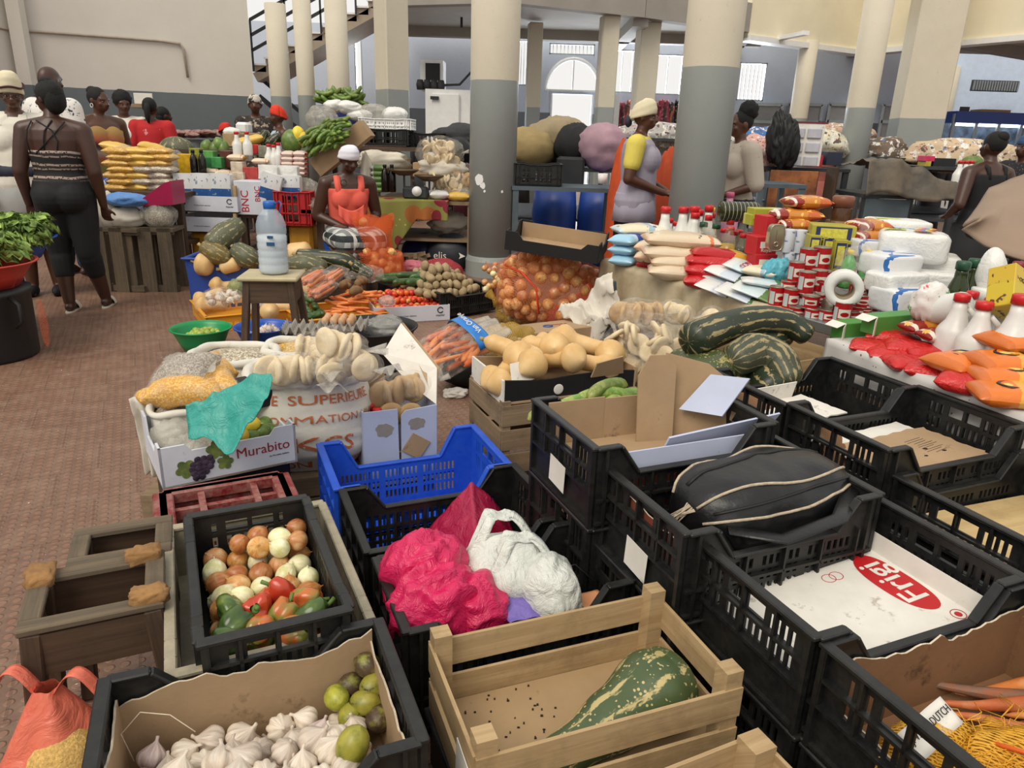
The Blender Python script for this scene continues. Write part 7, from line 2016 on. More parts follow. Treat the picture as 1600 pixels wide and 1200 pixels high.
for k,(u,v,z,lb)in enumerate(((1182,350,.30,'yellow-green carton on the far side, lying across the pile'),(1168,362,.24,'small yellow-green carton at the left of the pile'))):
 carton(lb,t1(1197 if k==0 else 1177,342 if k==0 else 351,4.55),(.21 if k==0 else .09,.12,.065),[(0,'a8a83a'),(.02,'c8c06a'),(.06,'7a9a3a')],'lime%d'%k,.1,'u')
for k,(z,lb)in enumerate(((.0,'lowest red carton left of the sardine tin'),(.12,'middle red carton left of the sardine tin'),(.25,'tilted upper red carton left of the sardine tin'))):
 o=carton(lb,t1((1187,1187,1199)[k],(424,397,372)[k],(4.15,4.17,4.25)[k]),(.13,.12,.105 if k<2 else .13),None,'b81c24',.12+.1*k)
 MB().box((0,-.061,.06),(.08,.001,.035)).build('printed_label',M_wh,o);text('Royal',.03,M_wh,o,TM((0,-.0625,.03),0,pi/2),'carton_lettering')
st=thing('sardine_tin','large oval steel tin with a ring pull, standing on edge','tin',M=TM(t1(1211,371,4.02),radians(8),pi/2,0,.68))
rr_=[(.055*cos(t)+(.0 if 1 else 0),.09*sin(t)*1.0)for t in[2*pi*i/28 for i in range(28)]]
sq_=[(sgn_(cos(t),.5)*.062,sgn_(sin(t),.5)*.105)for t in[2*pi*i/36 for i in range(36)]]
MB().prism(sq_,-.03,.03).build('can',P('tinplate','b0a890',.25,.08,metal=.8),st)
MB().tube([(x*.97,y*.97,.03)for x,y in sq_+sq_[:1]],.005,6,cap=False).tube([(.018*cos(t),-.05+.018*sin(t),.034)for t in[2*pi*i/14 for i in range(15)]],.004,5,cap=False).box((0,.01,.033),(.012,.10,.004)).build('ring_pull',P('tinplate','b0a890'),st)
M_wcan=bands('white_tin','v',[(0,'a8a8a8'),(.04,'c8ccd4'),(.95,'a8a8a8')],.4,spk=('7a86a8',30,.60))
def can(name,label,p,r,h,mat,rz=0,ry=0,group=None):
 o=MB().lathe([(r*.97,0),(r,.003),(r,h-.003),(r*.97,h),(r*.92,h-.003),(.0006,h-.003)],24).build(name,mat,None,M=TM(p,rz,0,ry))
 return tag(o,label,'tin',group)
for k,(u,z,lb)in enumerate(((1229,394,'upper left white tin beside the sardine tin'),(1247,395,'upper right white tin beside the sardine tin'),(1228,428,'lower left white tin beside the sardine tin'),(1246,429,'lower right white tin beside the sardine tin'))):can('tin',lb,t1(u,z,4.03),.034,.125,M_wcan)
M_yb=bands('yellow_box','v',[(0,'8a8a34'),(.0,'b0a83a')],.4,spk=('2a3a7a',24,.60))
def ybox(label,p,sz,rz):
 o=MB().box((0,0,sz[2]/2),sz,0,None,.003).build('tea_carton',P('yellow_carton','a8a03a',.4,.08),None,M=TM(p,rz))
 MB().box((0,-sz[1]/2-.001,sz[2]/2),(sz[0]*.8,.001,sz[2]*.8)).build('blue_frame',P('navy_print','26305a',.4),o)
 MB().box((0,-sz[1]/2-.0018,sz[2]/2),(sz[0]*.6,.001,sz[2]*.62)).build('printed_label',P('lemon_print','c8c04a',.4,.2,60),o)
 return tag(o,label,'box')
ybox('yellow carton lying on top with a blue-framed label',t1(1297,374,3.95),(.22,.16,.08),radians(-14))
for k,(u,v,lb)in enumerate(((1266,404,'upright yellow carton, leftmost of the standing four'),(1287,406,'upright yellow carton, second of the standing four'),(1304,422,'upright yellow carton, third of the standing four'),(1320,424,'upright yellow carton, rightmost of the standing four'))):ybox(lb,t1(u,v,3.92-.05*(k>1)),(.062,.09,.13 if k<2 else .165),radians(-6))
for k,(u,v,z,rz,lb)in enumerate(((1260,316,4.3,.1,'topmost red and yellow noodle packet beside the jar'),(1244,336,4.25,-.1,'noodle packet second from the top left of the jar'),(1240,351,4.2,.05,'noodle packet third from the top over the white tins'),(1356,353,3.95,.3,'noodle packet between the yellow cartons and the napkins'),(1353,369,3.9,.2,'noodle packet lower between the yellow cartons and the napkins'))):
 packet('noodle_packet',lb,t1(u,v,z),(.25,.28,.20,.18,.18)[k],.19,.075,M_nood,rz,0,0,90+k)
o=MB().box((0,0,0),(.14,.14,.24)).build('carton',M_card,None,t1(1311,378,4.25));tag(o,'brown carton under the coffee jar','box')
jr=thing('coffee_jar','coffee jar with a brown lid in front of the glossy grey column','jar',t1(1311,354,4.25))
MB().lathe([(.05,-.14),(.055,-.13),(.055,.10),(.05,.12)],24).build('glass',P('brown_glass','5a3a22',.12,.2,alpha=.8),jr)
MB().lathe([(.058,.11),(.06,.165),(.052,.172)],24).build('lid',P('brown_lid','7a4a34',.4),jr)
def tomtin():
 n=N('tomato_tin');u,v,_=n.sep(n.uv)
 c=lin('a8161c')
 w=n.math('MULTIPLY',n.math('LESS_THAN',n.math('ABSOLUTE',n.math('SUBTRACT',u,.75)),.12),n.math('LESS_THAN',n.math('ABSOLUTE',n.math('SUBTRACT',v,.52)),.13))
 dx=n.math('MULTIPLY',n.math('SUBTRACT',u,.75),5.0);dy=n.math('MULTIPLY',n.math('SUBTRACT',v,.50),6.0)
 t=n.math('LESS_THAN',n.math('ADD',n.math('MULTIPLY',dx,dx),n.math('MULTIPLY',dy,dy)),.16)
 c=n.mix(w,c,lin('d8d4c8'));c=n.mix(n.math('MULTIPLY',w,t),c,lin('a01418'))
 s=n.math('MULTIPLY',n.math('LESS_THAN',n.math('ABSOLUTE',n.math('SUBTRACT',u,.55)),.06),n.math('LESS_THAN',n.math('ABSOLUTE',n.math('SUBTRACT',v,.5)),.2))
 c=n.mix(s,c,lin('b8c4c4'))
 n.col(c);n.set(Roughness=.3);n.b.inputs['Metallic'].default_value=.1
 return n.m
M_tt=tomtin();M_top=P('tin_lid','a8a294',.3,.1,metal=.8)
def ttin(label,p,r,h,rz=0,ry=0,group=None):
 root=thing('tomato_tin',label,'tin',M=TM(p,rz,0,ry),group=group)
 root['label']=label
 MB().lathe([(r,0),(r,.004),(r,h*.25),(r,h*.5),(r,h*.75),(r,h-.004),(r,h)],28,cap=False).build('label',M_tt,root)
 MB().lathe([(r*1.02,h-.003),(r*1.03,h),(r*.97,h+.001),(r*.95,h-.004),(.0006,h-.004)],24).build('lid',M_top,root)
 MB().lathe([(r*1.02,0),(r*1.03,.003),(r,.005)],24).build('base_rim',M_top,root)
 return root
PT1=Proto(ttin('x',(0,0,0),.042,.115));PT2=Proto(ttin('x',(0,0,0),.040,.062))
ca=radians(8)
tall=[(1211,480,3.68,'tall tomato tin at the left front corner of the tin pile'),(1233,484,3.62,'tall tomato tin second from the left at the front of the pile'),(1313,507,3.36,'tall tomato tin alone at the right front of the pile, on the table corner'),(1241,442,3.72,'tall tomato tin left of the middle on the second layer'),(1257,458,3.6,'tall tomato tin with the clearest picture, upper middle of the pile'),(1276,455,3.66,'tall tomato tin right behind the clearest one'),(1259,425,3.8,'big tomato tin at the back left of the pile'),(1280,423,3.8,'big tomato tin at the back right of the pile')]
for k,(u,v,y,lb)in enumerate(tall):PT1.put(TM(t1(u,v,y),ca+rnd(-.3,.3),0,0,.95 if k<6 else 1.08),lb)
short=[(1231,457,3.7),(1243,498,3.55),(1268,501,3.47),(1291,503,3.42),(1265,481,3.5),(1256,480,3.62),(1283,478,3.55),(1300,484,3.5),(1335,497,3.5),(1350,490,3.5),(1345,480,3.5),(1365,473,3.55),(1362,492,3.5),(1338,463,3.55),(1290,442,3.7),(1290,460,3.62),(1357,455,3.6),(1325,505,3.45),(1278,440,3.75)]
for k,(u,v,y)in enumerate(short):PT2.put(TM(t1(u,v,y),ca+rnd(-.5,.5)),'short red tomato tin packed among the taller ones','short tomato tins')
PT2.put(TM(t1(1292,477,3.42),.3,0,pi/2),'short tomato tin lying on its side in the front of the pile')
PT1.put(TM(t1(1302,436,3.7),-.5,0,pi/2-.3),'tall tomato tin tipped over behind the paper roll')
def roll(label,M,r,h,ri=.03):
 root=thing('paper_roll',label,'paper roll',M=M)
 MB().lathe([(ri,-h/2),(r*.96,-h/2),(r,-h/2+.01),(r,h/2-.01),(r*.96,h/2),(ri,h/2),(ri,-h/2)],28,cap=False).build('paper',P('tissue_paper','d8d8d4',.8,.04,8,.3,30),root)
 MB().lathe([(ri,-h/2-.001),(ri*.9,-h/2-.001),(ri*.9,h/2+.001),(ri,h/2+.001)],20,cap=False).build('core',P('core_card','8a7a62',.8),root)
 return root
roll('white paper roll lying on the tomato tins, hole facing the camera',TM(t1(1318,450,3.4),radians(-18),pi/2),.085,.10,.045)
sb=thing('soap_bag','tied clear bag of green soap bottles behind the paper roll','bag',t1(1335,450,3.65))
for k,(x,y)in enumerate(((-.05,0),(.03,-.02),(.06,.04))):bottle('soap_bottle',('left','front right','back right')[k]+' green soap bottle inside the tied clear bag',t1(1335,450,3.65)+Vector((x,y,0)),.034,.19,P('soap_green','4a9a4a',.3,.06),M_ycap,neck=.4)
ridged(MB(),(0,0,.10),(.12,.10,.12),91,.25,2.3,36,24).lathe([(.03,.20),(.012,.24),(.03,.29),(.045,.33)],12).build('film',M_clear,sb)
M_nap=bands('napkin_pack','u',[(0,'d4d8dc'),(.12,'2a66aa'),(.22,'d8dadc'),(.62,'2a66aa'),(.72,'dcdcdc'),(.9,'2a66aa')],.3,wob=.5,bump=.4)
M_napw=plast('napkin_white','d6d6d2',.3,1,.5,'e4e4e0')
def brick(name,label,p,sz,mat,rz=0,ry=0,cat='napkin pack',bev=.02,amp=.006,seed=0):
 mb=MB();mb.ell((0,0,0),(sz[0]/2,sz[1]/2,sz[2]/2),32,20,0,None,.05,3,seed,.28)
 o=mb.build(name,mat,None,M=TM(p,rz,0,ry));return tag(o,label,cat)
def rolc(root,M,w,h):
 cols=('d8a02a','c83a7a','2a8ac8','e0c83a','d86a2a')
 for k,c_ in enumerate(cols):
  mb=MB();mb.grid(lambda a,b:M@Vector(((a-.5)*w,(.5-k*.2-.18*b)*h*.5+h*.22*sin(a*6.0)*.5+.01,.0015)),24,2);solid(mb.build('printed_wave',P('wave_'+c_,c_,.35),root),.0006)
o=brick('napkin_pack','large white napkin pack with rainbow waves on top of the napkin pile',t1(1424,384,3.75),(.32,.26,.15),M_napw,radians(-22),0,seed=1)
rolc(o,TM((.06,.0,.083),radians(90)),.20,.16);text('Karton',.04,P('sky_print','2a8ac8',.4),o,TM((-.04,.02,.082),radians(160)),'pack_lettering');MB().prism([(-.05,-.03),(.05,-.03),(.05,.03),(-.05,.03)],0,.001,0,TM((-.09,-.02,.0805))).build('lime_label',P('lime_print','b8c82a',.4),o);text('folex',.03,M_pup,o,TM((-.09,-.02,.083),radians(160)),'pack_lettering')
o=brick('napkin_pack','white napkin pack with yellow print behind the rainbow one',t1(1398,364,4.0),(.32,.22,.15),M_napw,radians(-15),0,seed=2);MB().prism([(-.06,-.03),(.06,-.03),(.06,.03),(-.06,.03)],0,.001,0,TM((-.05,-.02,.0755))).build('lime_label',P('lime_print','b8c82a'),o)
brick('napkin_pack','glossy clear-wrapped napkin pack under the rainbow one, upper',t1(1452,414,3.75),(.26,.24,.12),M_napw,radians(-25),seed=3)
brick('napkin_pack','glossy clear-wrapped napkin pack at the bottom right of the napkin pile',t1(1448,440,3.65),(.28,.24,.13),M_napw,radians(-20),seed=4)
brick('napkin_pack','blue and white napkin pack in the middle left of the napkin pile',t1(1390,413,3.6),(.24,.20,.115),M_nap,radians(18),seed=5)
brick('napkin_pack','plain white napkin pack in the middle of the napkin pile',t1(1400,440,3.5),(.26,.18,.10),M_napw,radians(20),seed=6)
brick('napkin_pack','blue and white napkin pack at the bottom of the napkin pile',t1(1406,466,3.45),(.26,.18,.12),M_nap,radians(20),seed=7)
brick('napkin_pack','small blue and white napkin pack at the back left of the napkin pile',t1(1354,387,3.8),(.14,.14,.09),M_nap,radians(0),seed=8)
c0=G(1297,530,ZT2);c1_=G(1600,648,ZT2);d=c1_-c0;a2=atan2(d.y,d.x);L2=d.length+.6
T2=Matrix.Translation((c0.x,c0.y,0))@RZ(a2)@Matrix.Translation((L2/2,.6,0))
tb2=thing('table','low table with a flowered oilcloth under the red and orange packets','table',M=T2)
MB().box((0,0,ZT2-.025),(L2,1.2,.04),0,None,.004).build('table_top',M_w2,tb2)
for x in(-L2/2+.05,L2/2-.05):
 for y in(-.5,.5):MB().box((x,y,ZT2/2-.03),(.05,.05,ZT2-.06)).build('leg',M_w2,tb2)
M_oilc=blobs('flowered_oilcloth','c4c0bc',[('8a4a48',16,.20),('6a5a62',24,.16)],1.0,rough=.25)
def dr2(a,c):
 x=-L2/2-.01+L2*a
 if c<.7:return Vector((x,.4-1.01*(c/.7),ZT2+.002))
 q=(c-.7)/.3;return Vector((x,-.61-.012*q+.012*q*sin(a*50),ZT2+.002-.16*q))
o=MB().grid(dr2,90,20).build('oilcloth',M_oilc,None,M=T2);solid(o,.002);tag(o,'white oilcloth with small red flowers on the low table','tablecloth')
def t2(u,v,y):return D(u,v,y)
M_macc=plast('macaroni_red','b5161a',.22,1,.8,'cf2a26')
M_orp=packet_mat('orange_packet','',[(0,'c86a2a'),(.22,'d8742a'),(.5,'d9a03a'),(.62,'3a2a20'),(.75,'c86428')],rough=.25,spk=('2a1a12',12,.68))
reds=[(1372,546,2.95,'crinkled red pasta packet at the left end of the row'),(1398,556,2.88,'red pasta packet second from the left'),(1428,570,2.75,'red pasta packet in the middle of the row'),(1396,529,3.05,'upper red pasta packet at the left'),(1425,545,2.9,'upper red pasta packet in the middle'),(1455,552,2.85,'upper red pasta packet at the right'),(1462,582,2.65,'red pasta packet lying at the table edge'),(1508,600,2.45,'red pasta packet with a gold star hanging over the table edge')]
for k,(u,v,y,lb)in enumerate(reds):packet('pasta_packet',lb,t2(u,v,y),.22 if k!=7 else .18,.14,.07,M_macc,radians(-28+14*(k%3))if k!=7 else radians(-40),.06,0,110+k)
for k,(u,v,y,rz,lb)in enumerate(((1455,511,3.0,12,'dark red noodle packet below the foil box'),(1486,524,2.9,8,'brown noodle packet above the red pasta'))):packet('noodle_packet',lb,t2(u,v,y),.26,.10,.065,M_nood,radians(rz),0,0,130+k)
for k,(u,v,y,rz,lb)in enumerate(((1503,566,2.6,22,'orange snack packet with brown contents, leftmost of its pile'),(1572,566,2.5,0,'orange snack packet with a black ring, upper of its pile'),(1575,590,2.42,-10,'orange snack packet at the bottom of its pile'),(1580,617,2.3,-14,'orange snack packet hanging over the table edge'),(1590,534,2.6,10,'topmost orange snack packet at the right edge'))):
 o=packet('snack_packet',lb,t2(u,v,y),.24,.18,.075,M_orp,radians(rz),0,0,140+k)
 MB().tube([(.045*cos(t),.034*sin(t),.035)for t in[2*pi*i/20 for i in range(21)]],.007,5,flat=.5).ell((0,0,.035),(.034,.024,.004),14,6,1).build('ring_print',[M_pup,P('cream_print','d9c46a',.4)],o)
M_grb=P('green_box','4a8a3a',.5,.06)
for k,(u,v,z,rz,lb)in enumerate(((1340,527,3.2,22,'green carton with an open white flap at the front left'),(1388,518,3.1,22,'green carton with an open end behind the red pasta'))):
 o=MB().box((0,0,.045),(.28,.09,.09),0,None,.003).build('carton',M_grb,None,M=TM(t2(u,v,z),radians(rz),0,0,.9));tag(o,lb,'box')
 solid(MB().add([(-.14,-.045,.09),(-.14,.045,.09),(-.19,.04,.07),(-.19,-.04,.07)],[(0,1,2,3)]).build('flap',M_wh,o),.002)
 solid(MB().add([(-.14,-.045,.0),(-.14,-.045,.09),(-.19,-.08,.08),(-.19,-.08,.01)],[(0,1,2,3)]).build('flap',M_wh,o),.002)
o=MB().box((0,0,.035),(.34,.07,.07),0,None,.002).build('foil_box',P('foil_blue','1c3a96',.35,.06),None,M=TM(t2(1396,503,3.2),radians(13),0,0,.62));tag(o,'blue foil box with white lettering lying on the green cartons','box')
text('ALUMINIUMFOLIE',.034,M_wh,o,TM((.02,-.0358,.03),0,pi/2)@RZ(pi),'box_lettering',.0003)
MB().box((-.145,-.0352,.04),(.035,.001,.05)).build('printed_label',P('coral_print','d87a4a',.4),o)
roll('kitchen roll in printed film between the foil box and the bleach jugs',TM(t2(1481,482,2.95),radians(20),radians(70)),.06,.15,.02)
o=ridged(MB(),(0,0,0),(.08,.05,.09),95,.35,2.2,36,26).build('plastic_bag',blobs('printed_film','d8d4d0',[('d85a5a',22,.60),('5aa86a',26,.63),('5a9ad8',24,.66)],1.0,vor=False,rough=.25),None,t2(1453,474,3.0));tag(o,'white plastic wrapper with bright splashes left of the kitchen roll','wrapper')
M_jug=P('jug_translucent','d4d2ce',.3,.04,h2='e2e0dc')
for k,(u,v,r,h,lb)in enumerate(((1505,459,.068,.27,'white bleach jug with red cap, leftmost of the front row'),(1540,471,.07,.27,'white bleach jug with red cap, nearest the noodle packets'),(1599,460,.075,.32,'white bleach jug with red cap cut by the right edge'),(1521,455,.055,.26,'slim white red-capped jug behind the leftmost jug'),(1550,466,.058,.26,'white red-capped jug with a handle in the second row'),(1583,476,.062,.24,'lower white red-capped jug between two bigger ones'))):
 rt=bottle('bleach_jug',lb,bt(u,v,h,ZT2),r,h,M_jug,M_redcap,neck=.36,sh=.42)
 MB().tube([(r*.5,0,h*.78),(r*1.05,0,h*.66),(r*1.0,0,h*.45),(r*.8,0,h*.40)],r*.16,8).build('handle',M_jug,rt)
M_gbot=P('green_glass','2a3414',.1,.2,alpha=.85)
for k,(u,v,cp_,lb)in enumerate(((1507,408,M_gcap,'olive oil bottle with green cap, left of the pair'),(1526,404,M_gcap,'olive oil bottle with green cap, right of the pair'),(1565,403,M_black,'tall dark bottle with a black cap behind the white tub'),(1595,409,P('maroon_cap','7a1c2c',.4),'dark bottle with a maroon cap at the right edge'))):bottle('oil_bottle',lb,bt(u,v,.34,ZT2),.045,.34,M_gbot,cp_,neck=.55,sh=.6)
o=ridged(MB(),(0,0,.0),(.06,.06,.11),98,.12,2,30,24).build('sack',M_napw,None,t2(1548,425,3.3));tag(o,'white bagged jar standing between the dark bottles','bag')
tb_w=thing('tub','small white lidded tub behind the handled bleach jug','tub',bt(1542,450,.22,ZT2))
MB().lathe([(.05,0),(.055,.17),(.055,.175)],24).build('body',P('brown_tub','5a2a22',.4),tb_w);MB().lathe([(.06,.17),(.06,.215),(.055,.22)],24).build('lid',M_bleach,tb_w)
o=MB().box((0,0,0),(.15,.10,.17),0,None,.003).build('coffee_pack',bands('yellow_pack','u',[(0,'c8b02a'),(.01,'c8a82a')],.35,spk=('5a3a14',26,.62)),None,M=TM(t2(1580,458,2.75),radians(20),radians(-25),radians(25)));tag(o,'tilted yellow packet with dark print leaning on the jugs','packet');text('TOPAZIO',.022,M_pup,o,TM((0,-.051,.03),0,pi/2)@RZ(pi),'pack_lettering')
cb0=[D(1502,362,3.6),D(1540,386,3.5),D(1600,408,3.4),D(1700,440,3.3)];ct0=[D(1504,357,3.7),D(1545,298,4.2),D(1600,276,4.3),D(1700,258,4.3)]
def canopy(a,c):
 t=a*3;k=min(int(t),2);p=cb0[k].lerp(cb0[k+1],t-k);q=ct0[k].lerp(ct0[k+1],t-k)
 return p.lerp(q,c)+Vector((0,-.12*sin(pi*c),.05*sin(pi*c)))
o=crumple('canopy',canopy,30,20,.015,3,P('brown_canvas','8f7a68',.8,.06,4,.3,20),.012,seed=2);tag(o,'brown canvas cover jutting in at the right edge','canvas')
dm=thing('drum','blue plastic drum with a grey rim behind the brown canvas','drum',D(1500,400,4.4).to_2d().to_3d())
MB().lathe([(.14,0),(.16,.2),(.16,.4),(.14,.56)],28).build('barrel',P('drum_blue','2a4a9a',.4,.08),dm);MB().lathe([(.15,.55),(.16,.57),(.15,.62),(.12,.63)],28).build('rim',M_dark,dm)
bt=G(1010,606,.10);basin('tub','black tub holding the big bags of round bread',(bt.x+.05,bt.y+.22,0),.27,.20,M_tub,'tub')
g3=('round pale bread inside the big clear bags by the tablecloth','round breads in the big bags')
def bheap(n,sx,sy,sz):return[(rnd(-sx,sx),rnd(-sy,sy)-.02,rnd(-sz,sz),rnd(0,6),rnd(.6,1.6),rnd(-.6,.6))for _ in range(n)]
bread_bag('big clear bag of pale round breads left of the striped squashes',G(1010,555,.42),0,0,1,radians(-20),0,FB,g3,pile=bheap(46,.15,.10,.13),seed=12)
bread_bag('brown round breads in a clear bag on top, nearest the steel post',G(1000,490,.56),9,0,0,radians(8),0,FBB,('brown round bread in the topmost clear bag','brown round breads'),seed=13,sc=1.1)
bread_bag('second topmost clear bag of pale breads by the tablecloth',G(1055,490,.56),5,0,0,radians(-30),.1,FB,('pale bread in the upper clear bag right of the brown breads','pale breads on top'),seed=14)
bread_bag('small clear bag of bread behind the curved striped squash',G(1112,500,.55),3,0,0,radians(60),.3,FB,('bread peeping out behind the curved squash','breads behind the squash'),seed=15)
sq=lambda u,v,z:G(u,v,z)
cr0=G(1205,585,.40)
wcrate('pale wooden crate under the big striped squashes',Matrix.Translation((cr0.x-.02,cr0.y+.06,0))@RZ(radians(28)),.62,.40,.50,M_w1,3,.04,.02,.11)
squash('long curved dark squash with cream stripes on top of the pile',[sq(1085,530,.62),sq(1130,512,.64),sq(1185,500,.66),sq(1230,505,.64),sq(1258,522,.60)],[.075,.072,.065,.058,.05],M_sq2,ribs=(10,.05),stem=False)
squash('ribbed grey-green squash with its stem facing the camera',[sq(1150,562,.55),sq(1178,552,.56),sq(1212,562,.54),sq(1232,592,.48)],[.07,.085,.08,.06],M_sq4,ribs=(14,.10))
squash('smooth dark squash with a pale stem end behind the ribbed one',[sq(1225,525,.57),sq(1195,535,.56),sq(1165,550,.54)],[.05,.055,.05],M_sq2)
squash('speckled olive squash in the middle under the curved one',[sq(1120,575,.50),sq(1105,588,.48),sq(1075,575,.48)],[.085,.10,.08],stripes('squash_olive','3a4426','4c5632','a09658',8,.6,.28,.52),stem=False)
squash('speckled squash at the far left of the pile, beside the bread bag',[sq(1062,570,.44),sq(1080,585,.42)],[.085,.08],stripes('squash_olive','','',''),stem=False)
squash('green-gold squash low in the middle of the pile',[sq(1150,600,.42),sq(1140,625,.40)],[.07,.085],M_sq1,stem=False)
squash('dark squash low at the right of the pile',[sq(1205,610,.44),sq(1190,590,.46)],[.07,.08],M_sq2,stem=False)
def bx(name,label,u0,v0,u1,v1,y,dep,mat,cat='box',rz=0,bev=.004,parent=None):
 a=D(u0,v1,y);b=D(u1,v0,y);w=max(.02,b.x-a.x);h=max(.02,b.z-a.z)
 o=MB().box((0,0,0),(w,dep,h),0,None,bev).build(name,mat,None,((a.x+b.x)/2,y+dep/2,(a.z+b.z)/2),rz)
 o['_w']=w;del o['_w']
 return tag(o,label,cat)
def counter(label,u0,u1,v,y0,y1,mat=None,name='market_counter',shelf=True):
 a=D(u0,v,y0);b=D(u1,v,y0);z=(a.z+b.z)/2;w=b.x-a.x;d=y1-y0
 r=thing(name,label,'table',((a.x+b.x)/2,y0+d/2,0));mat=mat or M_w3
 MB().box((0,0,z-.02),(w,d,.04)).build('table_top',mat,r)
 for sx in(-1,1):
  for sy in(-1,1):MB().box((sx*(w/2-.04),sy*(d/2-.04),z/2-.02),(.06,.06,z-.04)).build('leg',mat,r)
 if shelf:MB().box((0,0,z*.45),(w-.05,d-.05,.03)).build('shelf',mat,r)
 return r,z
def lump(name,label,u,v,y,rr,mat,cat,seed=1,amp=.25,fr=2.2,rz=0,nu=30,nv=20):
 o=ridged(MB(),(0,0,0),rr,seed,amp,fr,nu,nv).build(name,mat,None,D(u,v,y),rz);return tag(o,label,cat)
dr=G(0,560,.0);dx_,dy_=dr.x-.10,dr.y+.05
r=thing('drum','black drum carrying the red basin of lettuce at the left edge','drum',(dx_,dy_,0))
MB().lathe([(.27,0),(.275,.02),(.28,.38),(.29,.40),(.29,.43),(.2,.44)],36).build('barrel',M_tub,r)
MB().tube([(.27,-.1,.40),(.33,-.12,.36),(.34,-.13,.26),(.29,-.12,.22)],.012,6).build('handle',M_black,r)
basin('basin','red plastic basin of lettuce on the black drum',(dx_,dy_,.44),.34,.15,P('red_basin','b8382c',.4,.08),'basin',.7)
basin('basin','blue plastic basin of lettuce behind the red one',(dx_-.20,dy_+.55,.52),.34,.14,M_bb,'basin',.7)
o=MB().box((dx_-.34,dy_+.55,.26),(.3,.36,.52)).build('box',M_black);tag(o,'dark box under the blue basin of lettuce','box')
M_lett=P('lettuce_leaf','55802f',.6,.3,22,.4,50,h2='a0bc5c')
def lettuce(seed):
 mb=MB();R0=random.Random(seed)
 for k in range(34):
  a=R0.uniform(0,6.28);e=R0.uniform(.1,1.45);L_=R0.uniform(.09,.135)
  d=Vector((cos(a)*cos(e),sin(a)*cos(e),sin(e)));s=Vector((-sin(a),cos(a),0));up=d.cross(s)
  def fn(p,q):
   w=.085*sin(pi*min(1,.15+q*.8));x=(p-.5)*2
   return d*(L_*q)+s*(x*w)+up*(.05*q*q*-1+.024*sin(p*30+k)*q*q+.020*sin(q*23+p*9+k)*q)
  mb.grid(fn,14,9)
 return mesh_of(mb,'lettuce',M_lett)
LT_=[lettuce(3),lettuce(8)]
for k,(x,y,z,lb)in enumerate(((.10,-.10,.62,'curly green lettuce at the front right of the red basin'),(-.1,-.12,.62,'curly green lettuce at the front left of the red basin'),(.12,.12,.62,'curly green lettuce at the back right of the red basin'),(-.08,.12,.63,'curly green lettuce at the back left of the red basin'),(.02,.0,.70,'curly green lettuce on top in the red basin'),(.04,.49,.68,'curly green lettuce at the right of the blue basin'),(-.14,.55,.70,'curly green lettuce in the middle of the blue basin'),(-.04,.70,.70,'dark curly greens at the back of the blue basin'))):
 place(LT_[k%2],'lettuce',TM((dx_+x,dy_+y,z),k*1.1,0,0,1.15),lb,'lettuce')
lump('net','orange net hanging beside the black drum',68,505,dy_-.1,(.022,.02,.15),net('hanging_net','d85a2a',.014,.96,.6,None,.7),'net',5)
for k,(u,lb)in enumerate(((188,'weathered slatted crate standing on end, left of the pair under the sacks'),(240,'weathered slatted crate standing on end, right of the pair under the sacks'))):
 p=G(u,456,0);q=D(u,357,p.y);r=thing('slatted_crate',lb,'crate',(p.x,p.y,0),radians(-4+10*k))
 for i in range(3 if k else 2):MB().box((-.18+.165*i+(0 if k else .05),0,q.z/2),(.115,.02,q.z)).build('slat',M_w4,r)
 for z in(.03,q.z-.03):MB().box((0,.03,z),(.44,.04,.05)).build('rail',M_w4,r)
 MB().box((0,.27,q.z/2),(.44,.03,q.z)).build('back',M_w4,r);MB().box((0,.14,q.z-.015),(.46,.30,.03)).build('top',M_w4,r)
YS_=6.45
M_sackw=P('cotton_sack','cdc6b8',.8,.06,6,.5,16)
for k,(u,v,rr,m,lb)in enumerate(((196,338,(.19,.14,.11),M_sackw,'white cloth sack drooping over the slatted stand, middle'),(248,336,(.15,.12,.12),M_clear2,'tied clear sack of pale grain at the right end of the slatted stand'),(168,330,(.10,.12,.17),M_sackw,'white cloth sack at the left end of the slatted stand'),(200,312,(.20,.12,.06),plast('sky_bag','5a8ac8',.4,1,.6),'sky blue plastic bag lying on the white sack'))):
 lump('sack',lb,u,v,YS_-.02*k,rr,m,'sack',k+3,.3,2.2)
lump('grain','pale grain heaped inside the tied clear sack',248,338,YS_,(.12,.09,.10),M_grain,'grain',3,.1)
o=MB().prism([(0,0),(.36,.02),(.36,.22),(.30,.20)],0,.25,0,None).build('basin',P('crimson_plastic_tub','a01c4a',.4,.06),None,M=TM(D(228,318,YS_+.15),0,pi/2));tag(o,'tilted crimson tub wedged behind the blue bag','tub')
pk_l=('yellow grain packet in the stacked rows left of the tissue boxes')
M_yg=bands('maize_packet','u',[(0,'d0c8b0'),(.06,'c8963c'),(.94,'d0c8b0')],.3,bump=.5,spk=('d8b468',60,.5));M_pg=bands('bean_packet','u',[(0,'d0c8b8'),(.06,'a89c8a'),(.94,'d0c8b8')],.3,bump=.5,spk=('c8bcae',60,.5));M_fl=bands('meal_packet','u',[(0,'d8d0b8'),(.06,'d8b050'),(.94,'d8d0b8')],.3,bump=.4)
for row in range(7):
 for i in range(3):
  packet('grain_packet',pk_l,D(188+31*i+(5 if row%2 else-3),293-9.5*row,6.9+.03*i),.235,.17,.075,(M_yg,M_fl,M_yg)[i]if row>3 else(M_yg,M_pg if row%2 else M_fl,M_pg)[i],rnd(-.15,.15),0,0,row*3+i,'packet','stacked yellow grain packets')
